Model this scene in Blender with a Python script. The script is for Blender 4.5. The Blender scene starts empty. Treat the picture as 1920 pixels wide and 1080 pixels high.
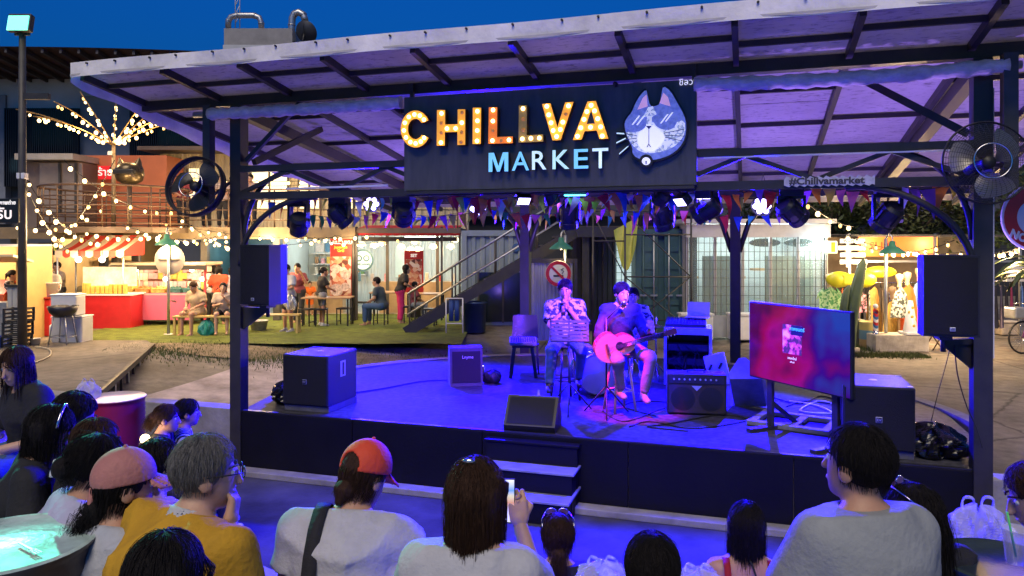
import bpy, bmesh, math, random
import numpy as np
from mathutils import Vector, Matrix, Euler
random.seed(7); RNG = np.random.default_rng(7)
R = math.radians
SC = bpy.context.scene
COL = SC.collection
# ---------------------------------------------------------------- camera, sky, dusk light, exposure
CAM_H = 2.05            # metres above the stage floor (z = 0)
FPX = 1400.0            # focal length in photograph pixels (1920 wide)
HOR = 450.0             # height of the horizon in the photograph
cam_d = bpy.data.cameras.new('camera'); cam = bpy.data.objects.new('camera', cam_d); COL.objects.link(cam)
cam_d.sensor_width = 36.0; cam_d.lens = 36.0 * FPX / 1920.0
cam_d.shift_y = -(540.0 - HOR) / 1920.0
cam_d.clip_start = 0.05; cam_d.clip_end = 2000
cam.location = (0, 0, CAM_H); cam.rotation_euler = (R(90), 0, 0)
SC.camera = cam
W = bpy.data.worlds.new('World'); SC.world = W; W.use_nodes = True
wn = W.node_tree.nodes; wl = W.node_tree.links
bg = wn['Background']
sky = wn.new('ShaderNodeTexSky'); sky.sky_type = 'NISHITA'; sky.sun_disc = False
sky.sun_elevation = R(-1.0); sky.sun_rotation = R(180); sky.air_density = 1.0; sky.dust_density = 0.5; sky.ozone_density = 4.0
tint = wn.new('ShaderNodeMix'); tint.data_type = 'RGBA'; tint.blend_type = 'MULTIPLY'; tint.inputs[0].default_value = 1.0
wl.new(sky.outputs[0], tint.inputs[6]); tint.inputs[7].default_value = (0.03, 0.62, 0.95, 1)   # deep dusk blue
wl.new(tint.outputs[2], bg.inputs[0]); bg.inputs[1].default_value = 1.25
sun_d = bpy.data.lights.new('sun', 'SUN'); sun_d.energy = 2.2; sun_d.angle = R(32); sun_d.color = (1.0, 0.86, 0.68)
sun = bpy.data.objects.new('sun', sun_d); COL.objects.link(sun)
sun.rotation_euler = (R(38), 0, R(-14)); sun.location = (-3, -6, 12)    # the last soft glow, from behind the camera
SC.view_settings.view_transform = 'Standard'; SC.view_settings.look = 'None'
SC.view_settings.exposure = 0.0; SC.view_settings.gamma = 1.0; SC.view_settings.use_curve_mapping = False
SC.cycles.use_denoising = True
try: SC.cycles.denoiser = 'OPENIMAGEDENOISE'
except Exception: pass
SC.cycles.use_adaptive_sampling = True; SC.cycles.adaptive_threshold = 0.025
SC.cycles.max_bounces = 5; SC.cycles.diffuse_bounces = 2; SC.cycles.glossy_bounces = 2; SC.cycles.transmission_bounces = 4
SC.cycles.transparent_max_bounces = 8
SC.cycles.sample_clamp_indirect = 4.0; SC.cycles.caustics_reflective = False; SC.cycles.caustics_refractive = False
SC.cycles.use_light_tree = True
# ---------------------------------------------------------------- where things are
def at(px, py, d):
    return Vector(((px - 960) / FPX * d, d, CAM_H + (HOR - py) / FPX * d))
def gp(px, py, z=-0.2):
    d = (CAM_H - z) * FPX / (py - HOR); return Vector(((px - 960) / FPX * d, d, z))
def X(px, d): return (px - 960) / FPX * d
def Z(py, d): return CAM_H + (HOR - py) / FPX * d
ST_A = R(-17.5)                                   # the stage front runs obliquely
ST_P = Vector((-3.31, 8.97, 0)); ST_U = Vector((math.cos(ST_A), math.sin(ST_A), 0)); ST_V = Vector((-math.sin(ST_A), math.cos(ST_A), 0))
ST_W = 7.84
def S(u, v, z=0.0): return ST_P + ST_U * u + ST_V * v + Vector((0, 0, z))
def uv_of(p):
    d = Vector((p[0], p[1], 0)) - ST_P; return d.dot(ST_U), d.dot(ST_V)
# ---------------------------------------------------------------- materials
MATS = {}
def nt(name):
    m = bpy.data.materials.new(name); m.use_nodes = True
    return m, m.node_tree.nodes, m.node_tree.links, m.node_tree.nodes['Principled BSDF']
def M(name, col, rough=0.6, metal=0.0, var=0.18, scale=6.0, bump=0.08, bscale=60.0, emit=0.0, ecol=None, trans=0.0, alpha=1.0, spec=0.5, stretch=(1, 1, 1), sheen=0.0, sample=True):
    if name in MATS: return MATS[name]
    m, N, L, b = nt(name)
    col = tuple(col) + (1,)
    tc = N.new('ShaderNodeTexCoord'); mp = N.new('ShaderNodeMapping'); L.new(tc.outputs['Object'], mp.inputs[0]); mp.inputs['Scale'].default_value = stretch
    if var > 0:
        n1 = N.new('ShaderNodeTexNoise'); n1.inputs['Scale'].default_value = scale; n1.inputs['Detail'].default_value = 6; n1.inputs['Roughness'].default_value = 0.65
        L.new(mp.outputs[0], n1.inputs['Vector'])
        r = N.new('ShaderNodeMapRange'); r.inputs[1].default_value = 0.3; r.inputs[2].default_value = 0.7; r.inputs[3].default_value = 1 - var; r.inputs[4].default_value = 1 + var
        L.new(n1.outputs[0], r.inputs[0])
        mx = N.new('ShaderNodeMix'); mx.data_type = 'RGBA'; mx.blend_type = 'MULTIPLY'; mx.inputs[0].default_value = 1
        mx.inputs[6].default_value = col
        L.new(r.outputs[0], mx.inputs[7]); L.new(mx.outputs[2], b.inputs['Base Color'])
        r2 = N.new('ShaderNodeMapRange'); r2.inputs[3].default_value = max(0.02, rough - 0.12); r2.inputs[4].default_value = min(1, rough + 0.12)
        L.new(n1.outputs[0], r2.inputs[0]); L.new(r2.outputs[0], b.inputs['Roughness'])
    else:
        b.inputs['Base Color'].default_value = col; b.inputs['Roughness'].default_value = rough
    b.inputs['Metallic'].default_value = metal
    b.inputs['Specular IOR Level'].default_value = spec
    if bump > 0:
        n2 = N.new('ShaderNodeTexNoise'); n2.inputs['Scale'].default_value = bscale; n2.inputs['Detail'].default_value = 4
        L.new(mp.outputs[0], n2.inputs['Vector'])
        bp = N.new('ShaderNodeBump'); bp.inputs['Strength'].default_value = bump; bp.inputs['Distance'].default_value = 0.02
        L.new(n2.outputs[0], bp.inputs['Height']); L.new(bp.outputs[0], b.inputs['Normal'])
    if emit > 0:
        b.inputs['Emission Color'].default_value = tuple(ecol or col[:3]) + (1,); b.inputs['Emission Strength'].default_value = emit
        if not sample: m.cycles.emission_sampling = 'NONE'
    if trans > 0: b.inputs['Transmission Weight'].default_value = trans
    if alpha < 1: b.inputs['Alpha'].default_value = alpha
    if sheen > 0: b.inputs['Sheen Weight'].default_value = sheen
    MATS[name] = m
    return m
def ramp_mat(name, tex, stops, rough=0.6, coord='Object', stretch=(1, 1, 1), emit=0.0, bump=0.0, sample=True, interp='LINEAR', setup=None):
    """colour ramp over one texture node; the ramp can also drive emission (screens, lit shelves)"""
    if name in MATS: return MATS[name]
    m, N, L, b = nt(name)
    tc = N.new('ShaderNodeTexCoord'); mp = N.new('ShaderNodeMapping'); L.new(tc.outputs[coord], mp.inputs[0]); mp.inputs['Scale'].default_value = stretch
    t = N.new(tex); L.new(mp.outputs[0], t.inputs['Vector'])
    if setup: setup(t)
    cr = N.new('ShaderNodeValToRGB'); cr.color_ramp.interpolation = interp
    e = cr.color_ramp.elements
    while len(e) < len(stops): e.new(0.5)
    for k, (p, c) in enumerate(stops): e[k].position = p; e[k].color = tuple(c) + (1,)
    out = t.outputs['Fac'] if 'Fac' in t.outputs else t.outputs[0]
    if tex == 'ShaderNodeTexVoronoi': out = t.outputs['Color']
    L.new(out, cr.inputs[0]); L.new(cr.outputs[0], b.inputs['Base Color'])
    b.inputs['Roughness'].default_value = rough
    if emit > 0:
        L.new(cr.outputs[0], b.inputs['Emission Color']); b.inputs['Emission Strength'].default_value = emit
        if not sample: m.cycles.emission_sampling = 'NONE'
    if bump > 0:
        bp = N.new('ShaderNodeBump'); bp.inputs['Strength'].default_value = bump; bp.inputs['Distance'].default_value = 0.02
        L.new(out, bp.inputs['Height']); L.new(bp.outputs[0], b.inputs['Normal'])
    MATS[name] = m
    return m
# ---------------------------------------------------------------- mesh building
def frame_to(a, b):
    a = Vector(a); b = Vector(b); z = (b - a); l = z.length; z.normalize()
    up = Vector((0, 0, 1)) if abs(z.z) < 0.98 else Vector((0, 1, 0))
    x = up.cross(z).normalized(); y = z.cross(x)
    return a, x, y, z, l
class G:
    """collects vertices and faces of ONE mesh object"""
    def __init__(s): s.V = []; s.F = []; s.S = []
    def add(s, vs, fs, smooth=False):
        o = len(s.V); s.V += [tuple(v) for v in vs]; s.F += [tuple(i + o for i in f) for f in fs]; s.S += [smooth] * len(fs); return s
    def box(s, c, d, rot=None, ch=0.0):
        hx, hy, hz = d[0] / 2, d[1] / 2, d[2] / 2
        vs = [Vector((sx * hx, sy * hy, sz * hz)) for sz in (-1, 1) for sy in (-1, 1) for sx in (-1, 1)]
        fs = [(0, 2, 3, 1), (4, 5, 7, 6), (0, 1, 5, 4), (2, 6, 7, 3), (0, 4, 6, 2), (1, 3, 7, 5)]
        if ch > 0:
            bm = bmesh.new(); bv = [bm.verts.new(v) for v in vs]
            for f in fs: bm.faces.new([bv[i] for i in f])
            bmesh.ops.bevel(bm, geom=bm.edges[:], offset=ch, segments=2, affect='EDGES', profile=0.5)
            bm.verts.ensure_lookup_table(); bm.verts.index_update()
            vs = [v.co.copy() for v in bm.verts]; fs = [[v.index for v in f.verts] for f in bm.faces]; bm.free()
        m = Euler(rot).to_matrix() if rot else None
        c = Vector(c)
        return s.add([(m @ v if m else v) + c for v in vs], fs)
    def bar(s, a, b, w, h=None, roll=0.0):
        h = h or w; a, x, y, z, l = frame_to(a, b)
        if roll:
            q = Matrix.Rotation(roll, 3, z); x = q @ x; y = q @ y
        vs = [a + x * (sx * w / 2) + y * (sy * h / 2) + z * t for t in (0, l) for sx, sy in ((-1, -1), (1, -1), (1, 1), (-1, 1))]
        return s.add(vs, [(3, 2, 1, 0), (4, 5, 6, 7), (0, 1, 5, 4), (1, 2, 6, 5), (2, 3, 7, 6), (3, 0, 4, 7)])
    def tube(s, pts, r, n=8, caps=True, closed=False):
        pts = [Vector(p) for p in pts]; k = len(pts); rs = r if isinstance(r, (list, tuple)) else [r] * k
        vs = []; ref = None
        for i, p in enumerate(pts):
            if closed: t = pts[(i + 1) % k] - pts[i - 1]
            else: t = pts[min(i + 1, k - 1)] - pts[max(i - 1, 0)]
            if t.length < 1e-9: t = Vector((0, 0, 1))
            t.normalize()
            if ref is None: ref = Vector((0, 0, 1)) if abs(t.z) < 0.9 else Vector((1, 0, 0))
            x = ref - t * ref.dot(t)
            if x.length < 1e-6: x = t.orthogonal()
            x.normalize(); y = t.cross(x); ref = x
            vs += [p + (x * math.cos(2 * math.pi * j / n) + y * math.sin(2 * math.pi * j / n)) * rs[i] for j in range(n)]
        fs = []
        for i in range(k if closed else k - 1):
            i2 = (i + 1) % k
            for j in range(n): fs.append((i * n + j, i * n + (j + 1) % n, i2 * n + (j + 1) % n, i2 * n + j))
        s.add(vs, fs, True)
        if caps and not closed:
            o = len(s.V) - len(vs)
            s.F += [tuple(o + j for j in range(n - 1, -1, -1)), tuple(o + (k - 1) * n + j for j in range(n))]; s.S += [False, False]
        return s
    def cyl(s, a, b, r, n=12, r2=None): return s.tube([a, b], [r, r if r2 is None else r2], n)
    def lathe(s, prof, n=20, c=(0, 0, 0), mat=None, smooth=True):
        c = Vector(c); vs = []; fs = []
        for (r, z) in prof:
            for j in range(n):
                a = 2 * math.pi * j / n; v = Vector((r * math.cos(a), r * math.sin(a), z))
                vs.append((mat @ v if mat else v) + c)
        for i in range(len(prof) - 1):
            for j in range(n): fs.append((i * n + j, i * n + (j + 1) % n, (i + 1) * n + (j + 1) % n, (i + 1) * n + j))
        return s.add(vs, fs, smooth)
    def ball(s, c, r, n=10, m=6, sc=(1, 1, 1)):
        prof = []
        c = Vector(c); vs = []; fs = []
        for i in range(m + 1):
            t = math.pi * i / m
            for j in range(n):
                a = 2 * math.pi * j / n
                vs.append(c + Vector((r * sc[0] * math.sin(t) * math.cos(a), r * sc[1] * math.sin(t) * math.sin(a), -r * sc[2] * math.cos(t))))
        for i in range(m):
            for j in range(n): fs.append((i * n + j, i * n + (j + 1) % n, (i + 1) * n + (j + 1) % n, (i + 1) * n + j))
        return s.add(vs, fs, True)
    def prism(s, poly, t, o=(0, 0, 0), ex=(1, 0, 0), ey=(0, 0, 1), n=None):
        """extrude a 2-D outline by t along ex x ey (or n) starting at o"""
        o = Vector(o); ex = Vector(ex); ey = Vector(ey); nn = Vector(n) if n else ex.cross(ey)
        k = len(poly); a = [o + ex * p[0] + ey * p[1] for p in poly]
        area = sum(poly[i][0] * poly[(i + 1) % k][1] - poly[(i + 1) % k][0] * poly[i][1] for i in range(k))
        if area < 0: a.reverse()
        vs = a + [v + nn * t for v in a]
        fs = [tuple(range(k - 1, -1, -1)), tuple(range(k, 2 * k))] + [(i, (i + 1) % k, k + (i + 1) % k, k + i) for i in range(k)]
        return s.add(vs, fs)
    def quad(s, a, b, c, d): return s.add([a, b, c, d], [(0, 1, 2, 3)])
    def sheet(s, fn, nu, nv, smooth=True):
        vs = [fn(i / nu, j / nv) for j in range(nv + 1) for i in range(nu + 1)]
        fs = [(j * (nu + 1) + i, j * (nu + 1) + i + 1, (j + 1) * (nu + 1) + i + 1, (j + 1) * (nu + 1) + i) for j in range(nv) for i in range(nu)]
        return s.add(vs, fs, smooth)
    def mesh(s, name):
        me = bpy.data.meshes.new(name); me.from_pydata([tuple(v) for v in s.V], [], s.F)
        if any(s.S): me.polygons.foreach_set('use_smooth', s.S)
        me.update(); return me
    def build(s, name, mat, parent=None, loc=None, rot=None, label=None, kind=None):
        me = s.mesh(name); return link(name, me, mat, parent, loc, rot, label, kind)
def link(name, me, mat, parent=None, loc=None, rot=None, label=None, kind=None):
    o = bpy.data.objects.new(name, me); COL.objects.link(o)
    if mat is not None:
        me.materials.clear()
        for q in (mat if isinstance(mat, (list, tuple)) else [mat]): me.materials.append(q)
    if parent is not None: o.parent = parent
    if loc is not None: o.location = loc
    if rot is not None: o.rotation_euler = rot
    if label: o['label'] = label
    if kind: o['kind'] = kind
    return o
def tag(o, label, cat=None, group=None, kind=None):
    o['label'] = label
    if cat: o['category'] = cat
    if group: o['group'] = group
    if kind: o['kind'] = kind
    return o
def thing(name, label, cat, loc=(0, 0, 0), rz=0.0, group=None):
    o = bpy.data.objects.new(name, None); COL.objects.link(o); o.location = loc; o.rotation_euler = (0, 0, rz); o.empty_display_size = 0.1
    return tag(o, label, cat, group)
def struct(name, g, mat, label=None):
    o = g.build(name, mat); o['kind'] = 'structure'
    if label: o['label'] = label
    return o
def dup(root, loc=None, rot=None, label=None, group=None, parent=None):
    r = root.copy(); COL.objects.link(r)
    if parent is not None: r.parent = parent
    if loc is not None: r.location = loc
    if rot is not None: r.rotation_euler = rot
    if label: r['label'] = label
    if group: r['group'] = group
    for ch in list(root.children):
        c = ch.copy(); COL.objects.link(c); c.parent = r
        for g_ in ch.children:
            e = g_.copy(); COL.objects.link(e); e.parent = c
    return r
_TXT = {}
def text_mesh(txt, size=1.0, depth=0.0, bold=0.0, align='CENTER'):
    key = (txt, size, depth, bold, align)
    if key in _TXT: return _TXT[key]
    cu = bpy.data.curves.new('lettering', 'FONT'); cu.body = txt; cu.size = size; cu.extrude = depth / 2; cu.offset = bold; cu.align_x = align; cu.align_y = 'CENTER'
    cu.resolution_u = 3
    ob = bpy.data.objects.new('lettering', cu); COL.objects.link(ob)
    dg = bpy.context.evaluated_depsgraph_get()
    me = bpy.data.meshes.new_from_object(ob.evaluated_get(dg)); me.name = 'lettering'
    bpy.data.objects.remove(ob); bpy.data.curves.remove(cu)
    _TXT[key] = me; return me
def letters(name, txt, size, mat, parent, loc, rot=(R(90), 0, 0), depth=0.004, bold=0.0, align='CENTER', squash=1.0, label=None):
    me = text_mesh(txt, size, depth, bold, align).copy()
    o = link(name, me, mat, parent, loc, rot, label); o.scale = (squash, 1, 1); return o
def lamp(name, kind, loc, energy, col, size=0.05, parent=None, target=None, angle=60, blend=0.4):
    d = bpy.data.lights.new(name, kind); d.energy = energy; d.color = col
    if kind in ('POINT', 'SPOT'): d.shadow_soft_size = size
    if kind == 'SPOT': d.spot_size = R(angle); d.spot_blend = blend
    if kind == 'AREA': d.size = size
    o = bpy.data.objects.new(name, d); COL.objects.link(o); o.location = loc
    if parent: o.parent = parent
    if target is not None: o.rotation_euler = (Vector(target) - Vector(loc)).to_track_quat('-Z', 'Y').to_euler()
    return o
# palette
STEEL = M('charcoal painted steel', (0.032, 0.030, 0.027), 0.5, 0.0, 0.3, 5, 0.05)
STEEL2 = M('dusty dark steel', (0.065, 0.060, 0.052), 0.55, 0.0, 0.35, 4, 0.06)
BLACK = M('black plastic', (0.010, 0.010, 0.011), 0.5, 0, 0.2, 8, 0.1, 150)
GRILLE = M('black speaker grille', (0.008, 0.008, 0.010), 0.65, 0.3, 0.1, 30, 0.35, 260)
RUBBER = M('black cable rubber', (0.012, 0.012, 0.012), 0.6, 0, 0, 1, 0)
CHROME = M('chromed steel', (0.6, 0.6, 0.62), 0.22, 1.0, 0.05, 10, 0)
GALV = M('galvanised steel', (0.42, 0.43, 0.44), 0.4, 0.8, 0.15, 12, 0.04)
WHITE = M('white paint', (0.72, 0.71, 0.68), 0.5, 0, 0.1, 5, 0.03)
WHITEP = M('white plastic', (0.75, 0.75, 0.74), 0.35, 0, 0.06, 5, 0.02)
CREAM = M('cream fabric', (0.62, 0.56, 0.44), 0.8, 0, 0.2, 9, 0.3, 40)
WOOD = M('pine wood', (0.42, 0.26, 0.12), 0.55, 0, 0.3, 3, 0.1, 40, stretch=(1, 8, 8))
DWOOD = M('dark wood', (0.10, 0.055, 0.03), 0.5, 0, 0.3, 3, 0.1, 40, stretch=(1, 8, 8))
CONC = M('worn concrete', (0.30, 0.27, 0.22), 0.85, 0, 0.4, 1.6, 0.35, 22)
CONC2 = M('grey concrete', (0.26, 0.25, 0.24), 0.85, 0, 0.4, 2.2, 0.35, 18)
RED = M('red paint', (0.50, 0.02, 0.025), 0.4, 0, 0.12, 5, 0.04)
# ================================================================ GROUND
def smooth(a, b, x):
    t = max(0.0, min(1.0, (x - a) / (b - a))); return t * t * (3 - 2 * t)
STC = S(3.92, 1.2); PIT_Z = -0.72; TC = S(3.92, 0.0)
def ground_z(x, y):
    u, v = uv_of((x, y)); z = -0.2
    r = math.hypot(u - 3.9, v - 1.0)
    dip = smooth(10.5, 6.2, r) * smooth(6.6, 4.6, u)           # a shallow concrete bowl behind and left of the stage
    if v > 0: z -= 0.42 * dip * smooth(0.0, 0.6, v)
    return z + 0.012 * math.sin(x * 1.3) * math.cos(y * 0.9)
g = G()
N_ = 96
us = [-60, -40, -25] + [-16 + 28 * i / N_ for i in range(N_ + 1)] + [16, 30, 60, 200]; us[0] = -200
vs = [0.0] + [0.25 + 0.25 * i for i in range(72)] + [24, 34, 60, 150, 500]
nu = len(us) - 1; nv = len(vs) - 1
def gpt(i, j):
    p = S(us[i], vs[j]); return (p.x, p.y, ground_z(p.x, p.y))
g.add([gpt(i, j) for j in range(nv + 1) for i in range(nu + 1)], [(j * (nu + 1) + i, j * (nu + 1) + i + 1, (j + 1) * (nu + 1) + i + 1, (j + 1) * (nu + 1) + i) for j in range(nv) for i in range(nu)], True)
def ground_material():
    m, N, L, b = nt('weathered concrete ground')
    tc = N.new('ShaderNodeTexCoord')
    n1 = N.new('ShaderNodeTexNoise'); n1.inputs['Scale'].default_value = 0.55; n1.inputs['Detail'].default_value = 10; n1.inputs['Roughness'].default_value = 0.62; L.new(tc.outputs['Object'], n1.inputs['Vector'])
    n2 = N.new('ShaderNodeTexNoise'); n2.inputs['Scale'].default_value = 4.5; n2.inputs['Detail'].default_value = 10; n2.inputs['Roughness'].default_value = 0.7; L.new(tc.outputs['Object'], n2.inputs['Vector'])
    v = N.new('ShaderNodeTexVoronoi'); v.feature = 'DISTANCE_TO_EDGE'; v.inputs['Scale'].default_value = 0.42; v.inputs['Randomness'].default_value = 1
    d = N.new('ShaderNodeMix'); d.data_type = 'VECTOR'; d.inputs[0].default_value = 0.12; L.new(tc.outputs['Object'], d.inputs[4]); L.new(n2.outputs['Color'], d.inputs[5]); L.new(d.outputs[1], v.inputs['Vector'])
    cr = N.new('ShaderNodeValToRGB'); e = cr.color_ramp.elements
    e[0].position = 0.33; e[0].color = (0.12, 0.10, 0.075, 1); e[1].position = 0.66; e[1].color = (0.29, 0.25, 0.195, 1)
    k = e.new(0.5); k.color = (0.21, 0.18, 0.145, 1)
    L.new(n1.outputs[0], cr.inputs[0])
    r2 = N.new('ShaderNodeMapRange'); r2.inputs[1].default_value = 0.3; r2.inputs[2].default_value = 0.7; r2.inputs[3].default_value = 0.6; r2.inputs[4].default_value = 1.25; L.new(n2.outputs[0], r2.inputs[0])
    mx = N.new('ShaderNodeMix'); mx.data_type = 'RGBA'; mx.blend_type = 'MULTIPLY'; mx.inputs[0].default_value = 1; L.new(cr.outputs[0], mx.inputs[6]); L.new(r2.outputs[0], mx.inputs[7])
    ck = N.new('ShaderNodeMapRange'); ck.inputs[1].default_value = 0.0; ck.inputs[2].default_value = 0.012; ck.inputs[3].default_value = 0.35; ck.inputs[4].default_value = 1; L.new(v.outputs['Distance'], ck.inputs[0])
    m2 = N.new('ShaderNodeMix'); m2.data_type = 'RGBA'; m2.blend_type = 'MULTIPLY'; m2.inputs[0].default_value = 1; L.new(mx.outputs[2], m2.inputs[6]); L.new(ck.outputs[0], m2.inputs[7])
    L.new(m2.outputs[2], b.inputs['Base Color']); b.inputs['Roughness'].default_value = 0.85
    bp = N.new('ShaderNodeBump'); bp.inputs['Strength'].default_value = 0.5; bp.inputs['Distance'].default_value = 0.03; L.new(n2.outputs[0], bp.inputs['Height']); L.new(bp.outputs[0], b.inputs['Normal'])
    return m
GROUND = ground_material()
struct('ground', g, GROUND)
# the sunken audience pit in front of the stage and the ground behind the camera
g = G(); g.add([S(-200, 0.0, PIT_Z), S(200, 0.0, PIT_Z), S(200, -200, PIT_Z), S(-200, -200, PIT_Z)], [(3, 2, 1, 0)])
PITM = M('painted pit floor', (0.065, 0.065, 0.075), 0.65, 0, 0.45, 1.3, 0.3, 14, spec=0.12)
struct('pit_floor', g, PITM)
# retaining walls that close the pit beside the stage
def pit_wall(name, u0, u1, ztop, label):
    g = G(); c = S((u0 + u1) / 2, 0.10, (PIT_Z + ztop) / 2)
    g.box(c, (abs(u1 - u0), 0.22, ztop - PIT_Z), (0, 0, ST_A), 0.012)
    return tag(g.build(name, CONC2), label, 'wall')
pit_wall('retaining_wall', -6.5, -0.06, 0.02, 'low worn concrete retaining wall left of the stage')
pit_wall('retaining_wall', ST_W + 0.06, 16, -0.06, 'low stained concrete retaining wall right of the stage')
# tiers that the audience sits on: concentric steps round the pit
def tier(r0, r1, z0, z1, name, label):
    g = G(); n = 48; a0, a1 = R(207), R(340)
    ring = []
    for r_, z_ in ((r0, z0), (r0, z1 - 0.015), (r0 + 0.015, z1), (r1, z1), (r1, z0)):
        for i in range(n + 1):
            a = a0 + (a1 - a0) * i / n; p = TC + ST_U * (r_ * math.cos(a)) + ST_V * (r_ * math.sin(a)); ring.append((p.x, p.y, z_))
    fs = [(k * (n + 1) + i, k * (n + 1) + i + 1, (k + 1) * (n + 1) + i + 1, (k + 1) * (n + 1) + i) for k in range(4) for i in range(n)]
    fs += [tuple(k * (n + 1) for k in range(5)), tuple(k * (n + 1) + n for k in range(4, -1, -1))]
    g.add(ring, fs); o = struct(name, g, CONC2, label); return o
tier(3.45, 4.0, PIT_Z, -0.15, 'seating_step_low', 'lowest concrete seating step of the pit')
tier(4.0, 4.85, PIT_Z, -0.06, 'seating_step_mid', 'middle concrete seating step of the pit')
tier(4.85, 5.95, PIT_Z, 0.49, 'seating_step_top', 'top concrete seating step of the pit')
tier(5.95, 16.0, PIT_Z, 0.46, 'terrace', 'concrete terrace behind the seating steps')
# ================================================================ STAGE
def stage_material():
    m, N, L, b = nt('scuffed grey stage floor')
    tc = N.new('ShaderNodeTexCoord')
    n1 = N.new('ShaderNodeTexNoise'); n1.inputs['Scale'].default_value = 1.1; n1.inputs['Detail'].default_value = 8; L.new(tc.outputs['Object'], n1.inputs['Vector'])
    n2 = N.new('ShaderNodeTexNoise'); n2.inputs['Scale'].default_value = 14; n2.inputs['Detail'].default_value = 8; L.new(tc.outputs['Object'], n2.inputs['Vector'])
    cr = N.new('ShaderNodeValToRGB'); e = cr.color_ramp.elements; e[0].position = 0.3; e[0].color = (0.032, 0.032, 0.045, 1); e[1].position = 0.7; e[1].color = (0.075, 0.075, 0.095, 1)
    L.new(n1.outputs[0], cr.inputs[0])
    r2 = N.new('ShaderNodeMapRange'); r2.inputs[1].default_value = 0.35; r2.inputs[2].default_value = 0.65; r2.inputs[3].default_value = 0.62; r2.inputs[4].default_value = 1.25; L.new(n2.outputs[0], r2.inputs[0])
    mx = N.new('ShaderNodeMix'); mx.data_type = 'RGBA'; mx.blend_type = 'MULTIPLY'; mx.inputs[0].default_value = 1; L.new(cr.outputs[0], mx.inputs[6]); L.new(r2.outputs[0], mx.inputs[7])
    L.new(mx.outputs[2], b.inputs['Base Color'])
    r3 = N.new('ShaderNodeMapRange'); b.inputs['Specular IOR Level'].default_value = 0.08; r3.inputs[3].default_value = 0.5; r3.inputs[4].default_value = 0.75; L.new(n1.outputs[0], r3.inputs[0]); L.new(r3.outputs[0], b.inputs['Roughness'])
    bp = N.new('ShaderNodeBump'); bp.inputs['Strength'].default_value = 0.12; bp.inputs['Distance'].default_value = 0.01; L.new(n2.outputs[0], bp.inputs['Height']); L.new(bp.outputs[0], b.inputs['Normal'])
    return m
SKIRT = M('black skirting board', (0.003, 0.003, 0.006), 0.6, 0, 0.5, 1.5, 0.1, 30, spec=0.25)
stage = thing('stage', 'low round-backed stage with grey floor and black front skirt', 'stage', ST_P, ST_A)
arc = [(ST_W, 0.25)] + [(3.92 + 4.35 * math.cos(R(a)), 1.35 + 4.15 * math.sin(R(a))) for a in range(0, 181, 6)] + [(0, 0.25)]
arc = [(min(max(p[0], -0.25), ST_W + 0.25), p[1]) for p in arc]
outline = [(0.0, 0.03), (ST_W, 0.03)] + arc
G().prism(outline, 0.06, (0, 0, -0.06), (1, 0, 0), (0, 1, 0)).build('stage_floor', stage_material(), stage)
G().prism([(p[0] * 0.995 + 0.02, p[1] * 0.985 + 0.03) for p in outline], 0.66, (0, 0, -0.724), (1, 0, 0), (0, 1, 0)).build('stage_base', CONC2, stage)
kerb = G()
ring = [(3.92 + (4.35 + dr) * math.cos(R(a)), 1.35 + (4.15 + dr) * math.sin(R(a))) for dr in (0.0, 0.16) for a in range(6, 175, 6)]
k2 = len(ring) // 2
kerb.prism(ring[:k2] + ring[k2:][::-1], 0.30, (0, 0, -0.285), (1, 0, 0), (0, 1, 0)); kerb.build('edge_kerb', CONC2, stage)
for i in range(5):          # the boards of the front skirt
    w = ST_W / 5
    G().box((w * (i + 0.5), 0.008, -0.365 + 0.002), (w - 0.008, 0.03 + 0.002 * (i % 2), 0.715), None, 0.004).build('skirt_board', SKIRT, stage)
G().box((ST_W / 2, -0.10, PIT_Z + 0.035), (ST_W + 0.1, 0.17, 0.07), None, 0.01).build('plinth', CONC2, stage)
G().box((ST_W / 2, 0.03, 0.004), (ST_W, 0.05, 0.012)).build('edge_trim', M('steel edge trim', (0.06, 0.06, 0.065), 0.4, 0.6, 0.2, 4, 0.02), stage)
# steps up to the stage
u_s0, u_s1 = 3.22, 4.20
stp = thing('stage_steps', 'black three-tread steps leading up the stage front', 'steps', S(u_s0, 0), ST_A)
TREAD = M('blue-black step tread', (0.24, 0.24, 0.30), 0.6, 0, 0.25, 5, 0.05)
for i, zt in enumerate((-0.06, -0.28, -0.50)):
    dpt = 0.10 + 0.22 * i
    G().box(((u_s1 - u_s0) / 2, -0.01 - dpt / 2, (PIT_Z + zt) / 2 - 0.01), (u_s1 - u_s0 - 0.01 * i, dpt - 0.004 * i, zt - PIT_Z - 0.02)).build('riser', SKIRT, stp)
    G().box(((u_s1 - u_s0) / 2, -0.01 - dpt / 2 - 0.01, zt), (u_s1 - u_s0 + 0.04, dpt + 0.02, 0.024), None, 0.004).build('tread', TREAD if i else SKIRT, stp)
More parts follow.
